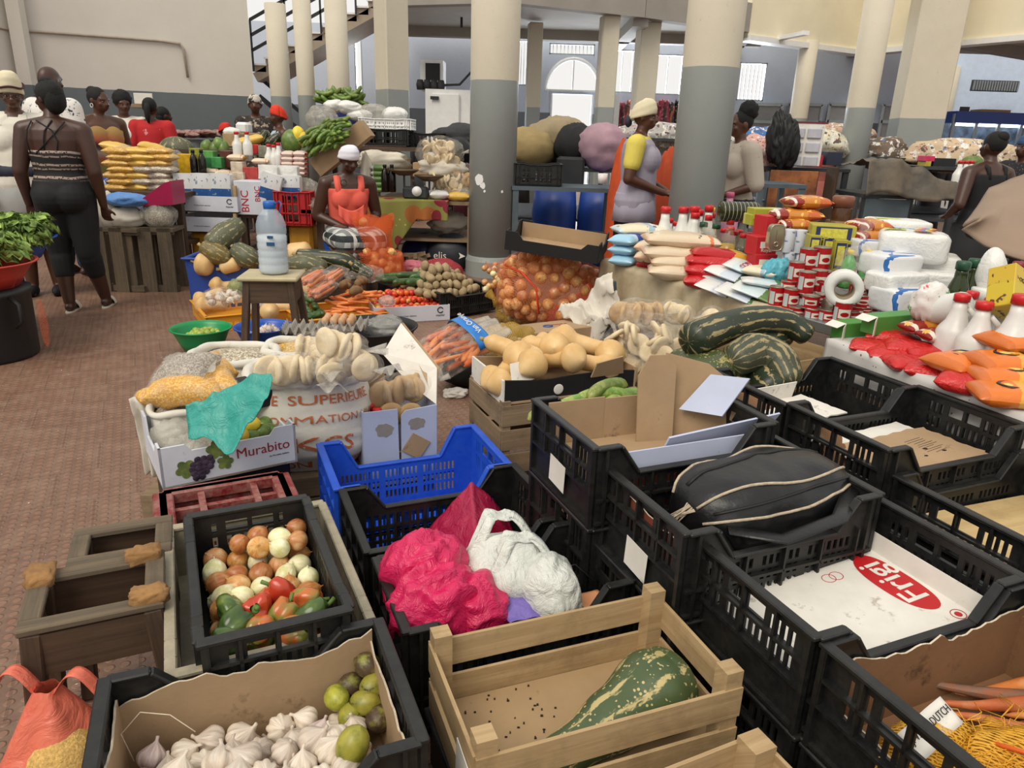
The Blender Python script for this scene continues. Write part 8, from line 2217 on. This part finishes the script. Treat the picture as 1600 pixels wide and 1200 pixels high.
for k,(u,v,lb)in enumerate(((182,230,'pale grain packet with a turned-up end on top of the grain stack'),(205,236,'flat cloudy packet on top of the grain stack'),(238,231,'pale yellow packet at the right on top of the grain stack'),(165,285,'white and blue flour bag leaning left of the grain stack'))):packet('grain_packet',lb,D(u,v,7.0),.24,.18,.09,(M_fl,M_clear2,M_fl,M_blue)[k],.2*k,.2 if k!=3 else-.7,0,40+k)
counter('dark table under the stacked grain packets',150,282,300,6.65,7.5)
for k,(v0,v1,lb)in enumerate(((308,330,'upper white produce box of tissue packs with black leaf mark'),(341,362,'lower white produce box with black leaf mark'))):
 a=D(277,v1,6.9);b=D(370,v0,6.9);mbox('produce_box',lb,Matrix.Translation(((a.x+b.x)/2,7.1,a.z)),b.x-a.x,.4,b.z-a.z)
 for x in(a.x+.02,b.x-.02):o=MB().box((x,6.92,b.z+.04),(.03,.03,.12)).build('corner_post',M_w1);tag(o,'pale corner post at the '+('left' if x==a.x+.02 else 'right')+' of the '+('upper' if k==0 else 'lower')+' white produce box','post')
M_tis=bands('tissue_pack','v',[(0,'2a5590'),(.05,'2a5590'),(.42,'d4d6d6')],.35,spk=('8a94a4',30,.62))
def tissue(label,u,v,y,rz=0,ry=0,w=.19,h=.24,mat=None):
 o=MB().grid(lambda a,c:Vector(((a-.5)*w*(1-.04*sin(c*3)),-.05-.012*sin(pi*a)*sin(pi*c),(c-.5)*h)),8,8).box((0,0,0),(w*.98,.098,h*.98),1,None,.012).build('tissue_pack',[mat or M_tis,M_napw],None,M=TM(D(u,v,y),rz,0,ry));return tag(o,label,'tissue pack')
for k,u in enumerate((291,319,348)):tissue(('left','middle','right')[k]+' blue and white tissue pack standing in the upper produce box',u,291,7.0)
tissue('tilted blue and white tissue pack beside the red crate',425,291,7.0,0,.25);tissue('upright blue and white tissue pack above the red crate',457,290,7.05,0,0,.17,.19)
tissue('plain white tissue pack lying above the tilted one',421,269,7.05,0,.05,.18,.13,M_napw);tissue('plain white tissue pack right of the tilted pair',452,268,7.1,0,0,.18,.11,M_napw)
o=bx('carton','white carton with red lettering standing beside the tissue boxes',369,284,414,335,6.95,.3,M_boxw)
text('BNC',.10,M_redp,o,TM((-.06,-.152,-.02),pi/2)@TM(rx=0)if 0 else TM((-.05,-.152,-.03),0,pi/2)@RZ(pi/2));text('BNC',.07,M_redp,o,TM((.07,-.152,.04),0,pi/2)@RZ(pi/2))
rc=D(457,328,6.9);crate('redc',(rc.x,6.98),rc.z+.165,'red plastic crate standing on its side with its slotted bottom to the front',ang=0,L=.32,W=.16,H=.31,mat=M_crr,dip=.98,slots=1,sw=.04,sgap=.05,handle=False)
for k,(u,lb)in enumerate(((317,'yellow jerrycan under the produce boxes'),(470,'yellow jerrycan below the red crate'))):bx('jerrycan',lb,u-17,362 if k==0 else 352,u+17,402,7.0,.25,P('jerrycan_yellow','c08a24',.45,.12),'jerrycan',0,.03)
counter('long dark table of the grocery stall at left',372,505,336,7.0,8.8)
row=(('yellow packet stand',280,241,300,274,7.25,'c8a01c'),('olive tin pair',297,232,311,258,7.45,'8a8a2a'),('green carton',312,236,332,258,7.4,'5a9a4a'),('green carton with dark lid',313,246,330,262,7.3,'2a6a3a'),('second green carton',330,246,345,262,7.3,'3a8a4a'),('brown jar',345,236,360,262,7.4,'5a2c20'),('cream carton, upper',361,253,378,270,7.2,'c8b8a4'),('cream carton, lower',362,270,380,286,7.15,'c0b09c'),('red and white carton',381,262,402,284,7.2,'a83a34'),('small white carton',377,242,388,252,7.4,'d0ccc4'),('red tin',393,226,402,240,7.6,'b82020'),('grey tin',404,228,420,246,7.5,'8a8a7a'))
for nm,u0,v0,u1,v1,y,c_ in row:bx('carton' if 'carton' in nm else 'pack',nm+' among the goods behind the tissue boxes',u0,v0,u1,v1,y,.12,P('goods_'+c_,c_,.45,.25,20),'box')
bt_s=Proto(bottle('sauce_bottle','x',(0,0,0),.035,.24,P('dark_glass','1a1410',.15,.2),M_black,neck=.4))
for k,u in enumerate((305,318)):bt_s.put(TM(D(u,275,7.2)),('left','right')[k]+' dark sauce bottle with yellow label behind the tissue packs')
bt_w=Proto(bottle('white_bottle','x',(0,0,0),.045,.22,M_bleach,M_redcap,neck=.4,sh=.45))
for k,(u,v,lb)in enumerate(((372,243,'clear red-capped bottle, leftmost at the back of the left stall'),(388,243,'clear red-capped bottle beside the red tin at the left stall'),(422,262,'white red-capped bottle in front of the rice stacks at the left stall'),(437,260,'biggest white bottle left of the rice stacks at the left stall'),(430,263,'small white bottle between two others at the left stall'))):bt_w.put(TM(D(u,v,7.35)),lb)
for i in range(2):
 for k in range(5):packet('rice_packet','small red and white rice packet in the two stacks below the bananas',D(451+18*i,271-7.6*k,7.3),.125,.14,.06,bands('rice_red','u',[(0,'a01c24'),(.2,'d0b8ac'),(.9,'a01c24')],.3,bump=.4),0,0,0,k,'packet','small rice stacks')
for k,(u,v,lb)in enumerate(((370,246,'noodle packet at the left of the back row'),(408,252,'orange noodle packet in the middle of the back row'),(330,268,'pink biscuit packet, left of two in front of the green cartons'),(350,270,'pink biscuit packet, right of two in front of the green cartons'))):packet('noodle_packet',lb,D(u,v,7.3),.16,.12,.06,M_rice,.1*k,0,0,60+k)
lump('plastic_bag','pinkish clear bag beside the seated woman',482,300,7.2,(.13,.12,.13),M_clear2,'bag',6);lump('plastic_bag','clear bag on the bench left of the seated woman',488,320,7.0,(.12,.1,.07),M_clear2,'bag',8)
bx('bench','grey wooden bench left of the seated woman',470,328,505,334,6.9,.4,M_w4,'bench')
o=bx('stool','blue plastic stool under the seated woman',508,372,535,412,6.95,.26,M_bb,'stool')
counter('far table with squashes and crates at the left stall',268,480,236,8.1,9.5)
lump('squash','dark green round squash above the yellow packet stand',276,234,8.3,(.19,.14,.14),M_sq3,'squash',4,.05);lump('plastic_bag','small clear bag below the dark round squash',274,250,7.9,(.1,.1,.1),M_clear2,'bag',7)
for k,(u,v)in enumerate(((322,230),(336,232),(349,231),(343,226))):place(MAN,'mango',TM(D(u,v,8.4),k,0,.4,2.2),'green mango in the row behind the green cartons','mango','mangoes at the left stall')
bx('wooden_box','small pale wooden box on the far table at left',349,209,374,229,8.5,.25,M_w1);bx('wooden_box','second pale wooden box behind, right of the small one',375,208,402,220,8.9,.25,M_w1)
lump('plastic_bag','white plastic bags in the small pale wooden box',362,206,8.6,(.10,.08,.05),M_napw,'bag',9)
for k,(u,v,lb)in enumerate(((378,223,'yellow packet left of the marrows'),(396,219,'orange-yellow packet left of the marrows'))):packet('grain_packet',lb,D(u,v,8.3),.22,.16,.1,M_fl,.3,-.3,0,80+k)
for k,(u0,v0,u1,v1,lb)in enumerate(((405,228,416,208,'upright dark marrow, leftmost of three'),(414,228,428,219,'middle marrow lying between two dark ones'),(420,228,435,213,'thick dark marrow at the right of three'))):squash(lb,[D(u0,v0,8.4),D((u0+u1)/2,(v0+v1)/2,8.4),D(u1,v1,8.4)],[.06,.065,.05],M_sq2,stem=False)
for k,(u,v,rr,lb)in enumerate(((456,222,(.11,.10,.13),'pale green pawpaw below the banana bunch'),(466,212,(.07,.07,.10),'yellowing pawpaw left of the banana bunch'),(472,217,(.07,.07,.08),'small yellow pawpaw at the edge of the banana bunch'))):lump('pawpaw',lb,u,v,8.2,rr,M_mango if k==0 else M_lem,'pawpaw',k,.08)
counter('meat counter against the grey wall',268,350,218,10.6,11.4,M_steel)
for k in range(9):lump('meat_cut','cut of dark red meat on the counter by the grey wall',277+8*k,207+(k%2)*4,10.6+.1*(k%3),(.11,.09,.04),P('meat','7a4038',.45,.3,14,h2='a8847c'),'meat',k)['group']='meat on the counter'
bx('bucket','white bucket in front of the grey wall',368,191,386,209,9.6,.2,M_white,'bucket',0,.03)
bx('wall_shelf','small wall shelf holding papers above the meat counter',205,163,233,168,11.3,.25,M_w2,'shelf');bx('poster','white printed sheet propped on the wall shelf',210,146,237,162,11.35,.02,M_wh,'poster')
BB=banana_mesh(.23,.024,tint('banana_green','3c5a1c','627e2c',k=2,h3='7d8f3c',rough=.4),1.5)
bl_='green banana in the big bunch leaning behind the seated woman'
for k in range(60):
 a=rnd(0,1);u=478+58*a+rnd(-4,4);v=200+38*rnd(0,1)-14*a
 if u+v<690 or v>240-(u-500)*.35+4:continue
 place(BB,'banana',TM(D(u,v,7.5+rnd(-.05,.05)),rnd(-.4,.4),rnd(1.9,2.7),rnd(-.9,-.2),rnd(.85,1.05)),bl_,'banana','bananas in the leaning bunch')
for k in range(34):place(BB,'banana',TM(D(502+62*rnd(0,1),144+18*rnd(.1,1),9.2+rnd(-.1,.1)),rnd(-.5,.5),rnd(-.6,.4),rnd(-.6,.6),1.1),'green banana in the bunch on top of the white bags','banana','bananas on top')
o=MB().box((0,0,0),(.66,.25,.18)).build('carton',M_card,None,M=TM(D(535,232,7.7),0,0,radians(-38)));tag(o,'brown carton tipped under the leaning banana bunch','box')
lump('plastic_bag','grey clear bag on top of the leaning banana bunch',502,185,7.7,(.16,.12,.12),M_clear2,'bag',12)
bx('carton','brown carton under the upper bananas',506,160,562,172,9.3,.4,M_card)
bx('plastic_crate','dark blue crate of white bags behind the banana bunch',520,172,560,192,8.6,.4,P('crate_navy','22307a',.5,.1),'crate')
for k,(u,v,rr,lb)in enumerate(((522,166,(.12,.1,.07),'white bag left on the dark blue crate'),(545,168,(.15,.1,.07),'white bag right on the dark blue crate'),(562,180,(.14,.1,.06),'cloudy bag in the middle of the row'),(583,176,(.17,.12,.09),'clear bag of pale goods left on the white crate'),(617,179,(.14,.12,.08),'white bag right on the white crate'))):lump('plastic_bag',lb,u,v,8.4,rr,M_napw if k!=3 else M_clear2,'bag',20+k)
def bcrate(key,label,u0,v0,u1,v1,y,dep,mat):
 a=D(u0,v1,y);b=D(u1,v0,y);return crate(key,((a.x+b.x)/2,y+dep/2),b.z,label,ang=0,L=b.x-a.x,W=dep,H=b.z-a.z,mat=mat,dip=.95,sw=.03,sgap=.045)
bcrate('w1','white perforated crate of bags on the black crate',562,186,640,201,8.2,.4,M_white);bcrate('b1','black crate below the white perforated one',568,202,636,226,8.2,.45,M_cr);bcrate('b2','second black crate right of the one under the white crate',637,208,688,232,8.4,.45,M_cr)
counter('dark wooden rack under the two black crates',560,700,230,8.15,9.0)
lump('bundle','dark cloth bundle left of the thickest column',715,215,9.0,(.30,.25,.16),M_dark,'bundle',31);lump('bundle','black sacking behind the cloth-covered stall',712,238,8.6,(.22,.2,.16),M_black,'bundle',33)
r,zt=counter('wooden stall table with a patterned cloth, left of the thickest column',588,741,313,7.75,8.7,M_w2,'stall_table')
M_pat=blobs('olive_red_batik','7d7a3a',[('9a5a28',4.0,.52),('7a1c28',4.6,.40),('c8a84a',9.0,.22)],1.0,rough=.8)
pa_,pb_=D(572,296,7.6),D(700,312,7.6)
def bat(a,c):
 p=pa_.lerp(pb_,a);L_=.62-.42*min(1,max(0,(a-.25)/.35));return Vector((p.x,7.62+.03*sin(a*24)*c+(.35*(1-c*5)if c<.2 else 0),zt+.012-L_*max(0,(c-.2)/.8)))
o=MB().grid(bat,60,24).build('patterned_cloth',M_pat);solid(o,.005);tag(o,'olive and red patterned cloth hanging over the stall table','tablecloth')
M_cal=P('calico','d4ccbc',.8,.08,6,.5,12)
for k,(u,v,y,rr,lb)in enumerate(((600,252,8.2,(.30,.2,.12),'cream cloth bunched along the back of the stall'),(573,280,7.9,(.07,.12,.26),'cream cloth hanging at the left of the stall'),(690,262,8.1,(.27,.2,.12),'white cloth sack in the middle of the stall heap'),(700,348,8.1,(.22,.15,.13),'white cloth bundle on the shelf under the stall'),(727,305,7.9,(.12,.12,.08),'clear bag of pale flakes at the right of the stall'))):lump('cloth_sack',lb,u,v,y,rr,M_cal if k<4 else M_clear2,'sack',40+k,.45,2.6)
for k,(u,v,n_,lb)in enumerate(((688,238,26,'clear bag of round breads at the top of the stall heap'),(700,288,26,'clear bag of round breads low in the stall heap'),(725,280,12,'clear bag of round breads at the right of the stall heap'))):bread_bag(lb,D(u,v,8.0),0,0,0,0,0,FBB if k==2 else FB,('round bread in the bags on the stall by the thickest column','breads on the stall'),pile=[(rnd(-.16,.16)*(.5 if k==2 else 1),rnd(-.08,.02),rnd(-.09,.09),rnd(0,6),rnd(.8,1.5),rnd(-.5,.5))for _ in range(n_)],seed=50+k)
packet('flour_bag','white flour packet at the front right of the stall',D(686,304,7.75),.20,.14,.09,M_napw,.2);packet('flour_bag','cream flour packet at the right end of the stall',D(716,307,7.8),.24,.16,.09,M_fl,.1)
for k,(u,lb)in enumerate(((602,'left dark bottle with yellow label on the stall'),(613,'right dark bottle with yellow label on the stall'))):bt_s.put(TM(D(u,300,7.8),0,0,0,1.15),lb)
for k in range(5):packet('soap_pack','green and white packet stacked at the left of the stall',D(592,296-8.5*k,7.85),.16,.12,.06,bands('soap_pack','u',[(0,'c8ccc0'),(.3,'6a8a4a'),(.7,'c8ccc0')],.35),0,0,0,k,'packet','green packets on the stall')
bx('carton','open brown carton on the stall behind the scale',645,255,672,276,8.0,.2,M_card)
sc2=thing('weighing_scale','old kitchen scale with two brown pans on the stall','scale',D(650,312,7.75))
MB().box((0,0,.07),(.26,.14,.12),0,None,.02).build('body',M_dsteel,sc2);MB().lathe([(.05,-.01),(.05,.01)],18,0,TM((.02,-.075,.09),0,pi/2)).build('dial',M_white,sc2)
for sx,z in((-.12,.24),(.14,.19)):MB().lathe([(.06,0),(.15,.05),(.155,.06),(.14,.05),(.0005,.01)],24,0,TM((sx,0,z))).build('pan',P('bronze_pan','5d4a36',.5,.2),sc2);MB().box((sx,0,z/2+.05),(.02,.02,z-.1)).build('arm',M_dsteel,sc2)
o=lump('bag','charcoal bag with white lettering under the stall table',705,395,7.95,(.26,.2,.21),P('charcoal_bag','2c2f36',.5,.12),'bag',60,.12);text('elis',.11,M_wh,o,TM((-.10,-.225,.0),0,pi/2),'bag_lettering');MB().prism([(-.03,-.03),(.04,.0),(-.03,.035),(-.015,.0)],0,.002,0,TM((.13,-.21,.0),0,pi/2)).build('arrow_mark',M_wh,o)
lump('bag','dark blue bag behind the charcoal one under the stall',662,392,8.2,(.25,.2,.2),P('deep_blue','14245a',.5,.2),'bag',61,.15)
for k in range(8):o=MB().box((0,0,0),(.18,.012,.04)).build('kindling',M_w2,None,M=TM(D(640+3*k,398+(k%3)*4,7.7),rnd(-1,1),0,rnd(-.4,.4)));tag(o,'split piece of wood lying under the stall table','wood','wood under the stall')
np_=D(592,385,6.35)
for k in range(34):
 a,q=rnd(0,6.28),.15*sqrt(rnd(0,1));place(ONO[k%2],'onion',spin((np_.x+.03+q*cos(a),np_.y+q*.8*sin(a),.27+rnd(0,.16)),.85),'orange onion in the net the seated woman is filling','onion','onions in the seated woman\'s net')
r=thing('onion_net','half-filled orange onion net held open by the seated woman','net',(np_.x,np_.y,.20))
MB().grid(lambda a,c:Vector(((.19-.07*sin(pi*c)*(c>.4)+.02*n3((a*9,c*5,2)))*cos(2*pi*a)-.10*c+.05,.16*sin(2*pi*a)*(1-.2*c),.52*c+.03*sin(6*pi*a)*c)),48,30).build('netting',net('orange_net_open','d8501c',.013,.55,.5,'e8662a'),r)
o=MB().box((0,0,.1),(.3,.26,.2)).build('box',M_w3,None,(np_.x+.02,np_.y,0));tag(o,'low wooden box under the half-filled onion net','box')
place(ONO[1],'onion',TM((sp.x+.22,sp.y-.36,.66)),'pale onion held in the seated woman\'s hands','onion')
a=D(800,372,4.95);b=D(940,400,4.75)
tm=TM(((a.x+b.x)/2+.02,5.1,.665),radians(-14),radians(5),radians(5));r=thing('cardboard_tray','black cardboard tray with brown inside lying on the big onion sack','tray',M=tm)
for s in(-1,1):MB().prism([(-.32,0),(.32,0),(.32,.12),(.24,.12),(.20,.08),(-.20,.08),(-.24,.13),(-.32,.13)],-.004,.004,0,TM((0,s*.21,0),0,pi/2)).build('side_panel',M_bkp,r);MB().prism([(-.21,0),(.21,0),(.21,.13),(.12,.13),(.07,.08),(-.07,.08),(-.12,.13),(-.21,.13)],-.004,.004,0,TM((s*.32,0,0),pi/2,pi/2)).build('end_panel',M_bkp,r)
MB().box((0,.203,.06),(.62,.004,.11)).box((0,0,.006),(.63,.41,.008)).build('lining',M_card,r)
for k,(u0,u1,v,y0,lb)in enumerate(((800,968,293,7.6,'grey steel bench with a lower shelf right of the thickest column'),(1185,1262,288,8.0,'grey steel table behind the woman with the hair puff'))):counter(lb,u0,u1,v,y0,y0+.7,M_post,'steel_bench')
bcrate('b3','black crate on the grey steel bench',805,257,878,289,7.65,.4,M_cr)
bt_c=bottle('water_bottle','small water bottle at the left end of the steel bench',D(801,291,7.7),.04,.22,M_bot,P('blue_cap','1f62b4'),neck=.4)
r=thing('cup','white mug standing on the steel bench','mug',D(941,287,7.7));MB().lathe([(.045,0),(.05,.10),(.046,.10),(.04,.01),(.0005,.008)],20).build('cup_body',M_white,r)
for k,(u,v,y,rr,c_,lb)in enumerate(((822,232,9.2,(.36,.3,.24),'a08a5c','sand-coloured cloth bundle right of the thickest column'),(872,220,9.6,(.42,.3,.30),'9a8a6c','tall speckled beige bundle, second from the thickest column'),(900,228,9.1,(.26,.3,.26),'1c1d20','black plastic bundle between the beige and the pink ones'),(940,230,8.9,(.30,.3,.27),'a88894','dusty pink cloth bundle left of the woman in the grey apron'),(845,212,10.4,(.25,.2,.15),'6a4a5a','purple bundle behind the beige ones'))):lump('bundle',lb,u,v,y,rr,P('bundle_'+c_,c_,.8,.1,8,.5,12),'bundle',70+k,.22,2.4)
counter('low dark platform carrying the cloth bundles',795,975,262,8.75,10.8,M_dark)
bx('bin','grey plastic bin under the black bundle',870,246,915,290,8.7,.5,M_dark,'bin',0,.03)
for k,(u,lb)in enumerate(((940,'blue drum behind the steel bench'),(868,'blue drum in the shade under the steel bench'))):p=D(u,290,8.7);o=MB().lathe([(.24,0),(.26,.3),(.26,.6),(.24,.85)],28).build('drum',P('drum_blue','2a4a9a'),None,(p.x,p.y,0));tag(o,lb,'drum')
lump('sack','orange sacking left of the woman in the grey apron',965,345,7.4,(.12,.2,.75),P('orange_sack','b8481c',.8,.12),'sack',80);lump('sack','orange sacking between the woman in the grey apron and the round column',1040,345,7.2,(.17,.2,.72),P('rust_cloth','a8401c',.8,.12),'sack',81)
for k in range(13):
 u=962+8.4*k
 if 1005<u<1020:continue
 c_=('7a2038','a84a5a','4a4a50','b06a4a','16181c','c83a5a','2a3a8a','8a3a3a')[k%8]
 t=D(u,158+(k%3)*4,16.25);o=crumple('dress',lambda a,c:(t.x+(a-.5)*(.18+.34*c),16.25+.04*sin(a*14),t.z-.8*c),12,14,.04,5,blobs('dress_'+str(k),c_,[('d8a8a0',20,.6)],1.0,vor=False),.01,seed=k);tag(o,'brightly patterned dress hanging on the far wall','dress','dresses on the far wall')
for k,(u,v,y,w,c_,lb)in enumerate(((1030,214,12.0,.8,'a8a4a0','heap of pale clothes below the hanging dresses'),(1188,222,11.5,.5,'3a6aa8','heap of blue and white clothes behind the hair-puff woman'),(1185,240,9.5,.3,'c89a90','heap of pink clothes behind the hair-puff woman'),(1310,215,12.5,.6,'b89a84','heap of pale goods left of the glossy grey column'),(1285,228,10.5,.35,'c8c4ac','white heap beside the shoe pocket rack'),(1375,240,11.0,.4,'6a5a4a','brown and white heap right of the glossy grey column'),(1510,245,10.5,.9,'c0aa8c','long beige cloth-covered counter behind the woman in black'))):lump('goods_heap',lb,u,v,y,(w,.3,.22),blobs('heap_%d'%k,c_,[('d8d4cc',11,.56),('5a4a44',13,.6),('a85a4a',15,.63),('5a7aa8',17,.64)],1.0,vor=False),'heap',90+k,.4,2.8)
for j,(u,n_)in enumerate(((1392,3),(1461,4),(1477,5),(1492,5),(1504,5))):
 for k in range(n_):packet('grain_bag','white grain bag in the small stacks behind the far columns',D(u,245-4.6*k,10.8+.1*j),.17,.14,.065,M_sackw if(k+j)%3 else M_rice,0,0,0,k+j*7,'bag','far grain bag stacks')
for k,(u0,u1,v,y,lb)in enumerate(((1170,1330,262,9.3,'dark market table behind the hair-puff woman'),(1430,1600,262,9.6,'dark market table behind the woman in black'))):counter(lb,u0,u1,v,y,y+1.0,M_dsteel)
counter('far market table under the stacked grain bags',1370,1540,248,10.4,11.8,M_dsteel);counter('far table under the heap of pale clothes',975,1090,216,11.6,12.6,M_dsteel);counter('far table under the blue and white clothes',1165,1215,232,11.1,12.0,M_dsteel)
r=thing('shoe_rack','hanging white pocket rack in front of the round column','rack',D(1256,226,9.2))
MB().box((0,0,0),(.44,.02,.48)).build('backing',M_wh,r);MB().box((0,0,.25),(.50,.03,.02)).build('rail',P('maroon_rail','6a2430',.5),r)
for i in range(3):
 for j in range(2):MB().box((-.1+.2*j,-.02,.13-.16*i),(.17,.03,.12),0,None,.012).build('pocket',P('pocket_film','b8b8c0',.4,.1),r)
p=D(1224,215,9.15);r=thing('coat_stand','pole hung with black coats left of the shoe pocket rack','coat stand',(p.x,p.y,0));MB().lathe([(.2,0),(.2,.03),(.02,.05),(.02,p.z+.36)],16).build('pole',M_dark,r)
for k in range(3):ridged(MB(),(.09*(k-1),-.04*(k%2),p.z-.05*k),(.11,.12,.30),101+k,.35,2.6).build('coat',M_black,r)
bx('rusty_panel','rusty metal panel behind the grey steel table',1185,268,1280,413,8.9,.03,P('rust','6a4028',.8,.3,5,h2='a8683c',dirt=('2a1c14',6,.6)),'panel');bx('wooden_cupboard','dark wooden cupboard left of the glossy grey column',1282,262,1312,418,8.8,.3,M_w3,'cupboard')
for u0,v0,u1,v1,c_,lb in((1262,243,1287,266,'a81c28','red box beside the shoe pocket rack'),(1290,238,1318,258,'22283a','dark boxes left of the glossy grey column'),(1225,248,1247,265,'b8b8b0','white stacked packs beside the red box'),(1203,252,1216,268,'5a9a3a','green box on the dark market table'),(1445,244,1462,252,'c82a5a','pink box behind the dark tarpaulin'),(1445,252,1456,262,'b0a02a','yellow box behind the dark tarpaulin'),(1456,248,1495,268,'17181c','black crate behind the dark tarpaulin')):bx('box',lb,u0,v0,u1,v1,9.75,.2,P('far_'+c_,c_,.5,.15,12))
ca_,cb_=D(1345,310,8.3),D(1505,312,8.3)
r,zc_=counter('grey steel counter under the dark tarpaulin',1350,1500,306,8.3,9.3,M_dsteel,'steel_counter');MB().box((-.25,-.48,zc_*.5),(.5,.03,zc_*.9)).build('front_panel',M_post,r)
def tarp(a,c):
 x=ca_.x+(cb_.x-ca_.x)*a;q=sin(pi*min(1,c*.9+.1));hh=(.30-.16*a+.06*sin(a*5))*1
 q=min(1,c/.3);zt_=zc_+hh+.02*sin(a*23+c*5)
 return Vector((x,8.2+.06*q+1.0*max(0,c-.3)+.03*sin(a*17),zc_-.06+.03*sin(a*9)+(zt_-zc_+.06)*q if q<1 else zt_))
o=crumple('tarpaulin',tarp,60,30,.07,2.2,P('grey_tarp','4a453e',.6,.25,4,.5,12,h2='6d6252'),.006,seed=3);tag(o,'dark grey tarpaulin thrown over the steel counter at right','tarpaulin')
for k,u in enumerate((1493,1502,1510)):bt_w.put(TM(D(u,292,8.6),0,0,0,1.3),('left','middle','right')[k]+' pale bottle standing behind the tarpaulin counter')
lump('cabbage','green vegetables behind the pale bottles at right',1518,258,9.9,(.15,.12,.12),M_mango,'vegetables',103,.3)
sf=thing('display_fridge','lit glass display case along the far right wall','display case',(0,0,0))
a=D(1487,226,15.5);b=D(1640,182,15.5)
MB().box(((a.x+b.x)/2,15.9,b.z-.06),(b.x-a.x,.7,.22)).build('canopy',M_blue,sf);MB().box(((a.x+b.x)/2,16.1,(a.z+b.z)/2),(b.x-a.x,.1,b.z-a.z)).build('back',P('fridge_dark','2c3844',.4,.3,6,h2='6a7a8a'),sf)
for i in range(5):MB().box((a.x+(b.x-a.x)*i/4,15.6,(a.z+b.z)/2),(.06,.06,b.z-a.z)).build('upright',M_alu,sf)
n=N('added_case_glow');n.b.inputs['Emission Color'].default_value=(.8,.92,1,1);n.b.inputs['Emission Strength'].default_value=9  # emissive strip added to brighten the display case
MB().box(((a.x+b.x)/2,15.75,b.z-.20),(b.x-a.x-.1,.05,.04)).build('added_glow_strip',n.m,sf)
MB().box(((a.x+b.x)/2,15.85,a.z*.5),(b.x-a.x,.6,max(.2,a.z))).build('base',M_white,sf)
a=D(1516,142,18.0);b=D(1592,127,18.0);r=thing('vent_grille','dark louvred vent high on the pale blue wall','vent',(0,0,0));MB().box(((a.x+b.x)/2,18.0,(a.z+b.z)/2),(b.x-a.x,.06,b.z-a.z)).build('frame',M_dsteel,r)
mb=MB()
for i in range(18):mb.box((a.x+(b.x-a.x)*(i+.5)/18,17.95,(a.z+b.z)/2),(.035,.04,(b.z-a.z)*.85))
mb.build('louvres',M_alu,r)
bx('sign','small dark sign on the pale blue wall',1499,167,1516,178,17.6,.04,M_dark,'sign');bx('cardboard','flattened cardboard lying on top of the display case',1532,172,1580,181,15.6,.4,M_card,'cardboard')
bx('curtain','red curtain hanging in the far doorway',1218,106,1239,162,16.6,.06,P('red_curtain','a81830',.8,.2,20),'curtain')
r=thing('partition','aluminium and glass partition across the far right','partition',(0,0,0))
for k,(u0,u1)in enumerate(((1163,1222),(1222,1285),(1285,1330),(1368,1405))):
 a=D(u0,232,16.2);b=D(u1,164,16.2);w=b.x-a.x
 mb=MB()
 for x in(a.x,b.x):mb.box((x,16.2,(a.z+b.z)/2),(.06,.05,b.z-a.z))
 for z in(a.z,(a.z+b.z)/2+.1,b.z):mb.box(((a.x+b.x)/2,16.2,z),(w,.05,.06))
 f=mb.build('frame',M_alu,r);MB().box(((a.x+b.x)/2,16.22,(a.z+b.z)/2),(w,.012,b.z-a.z)).build('pane',P('frosted_pane','8a8a8c',.3,.08),f)
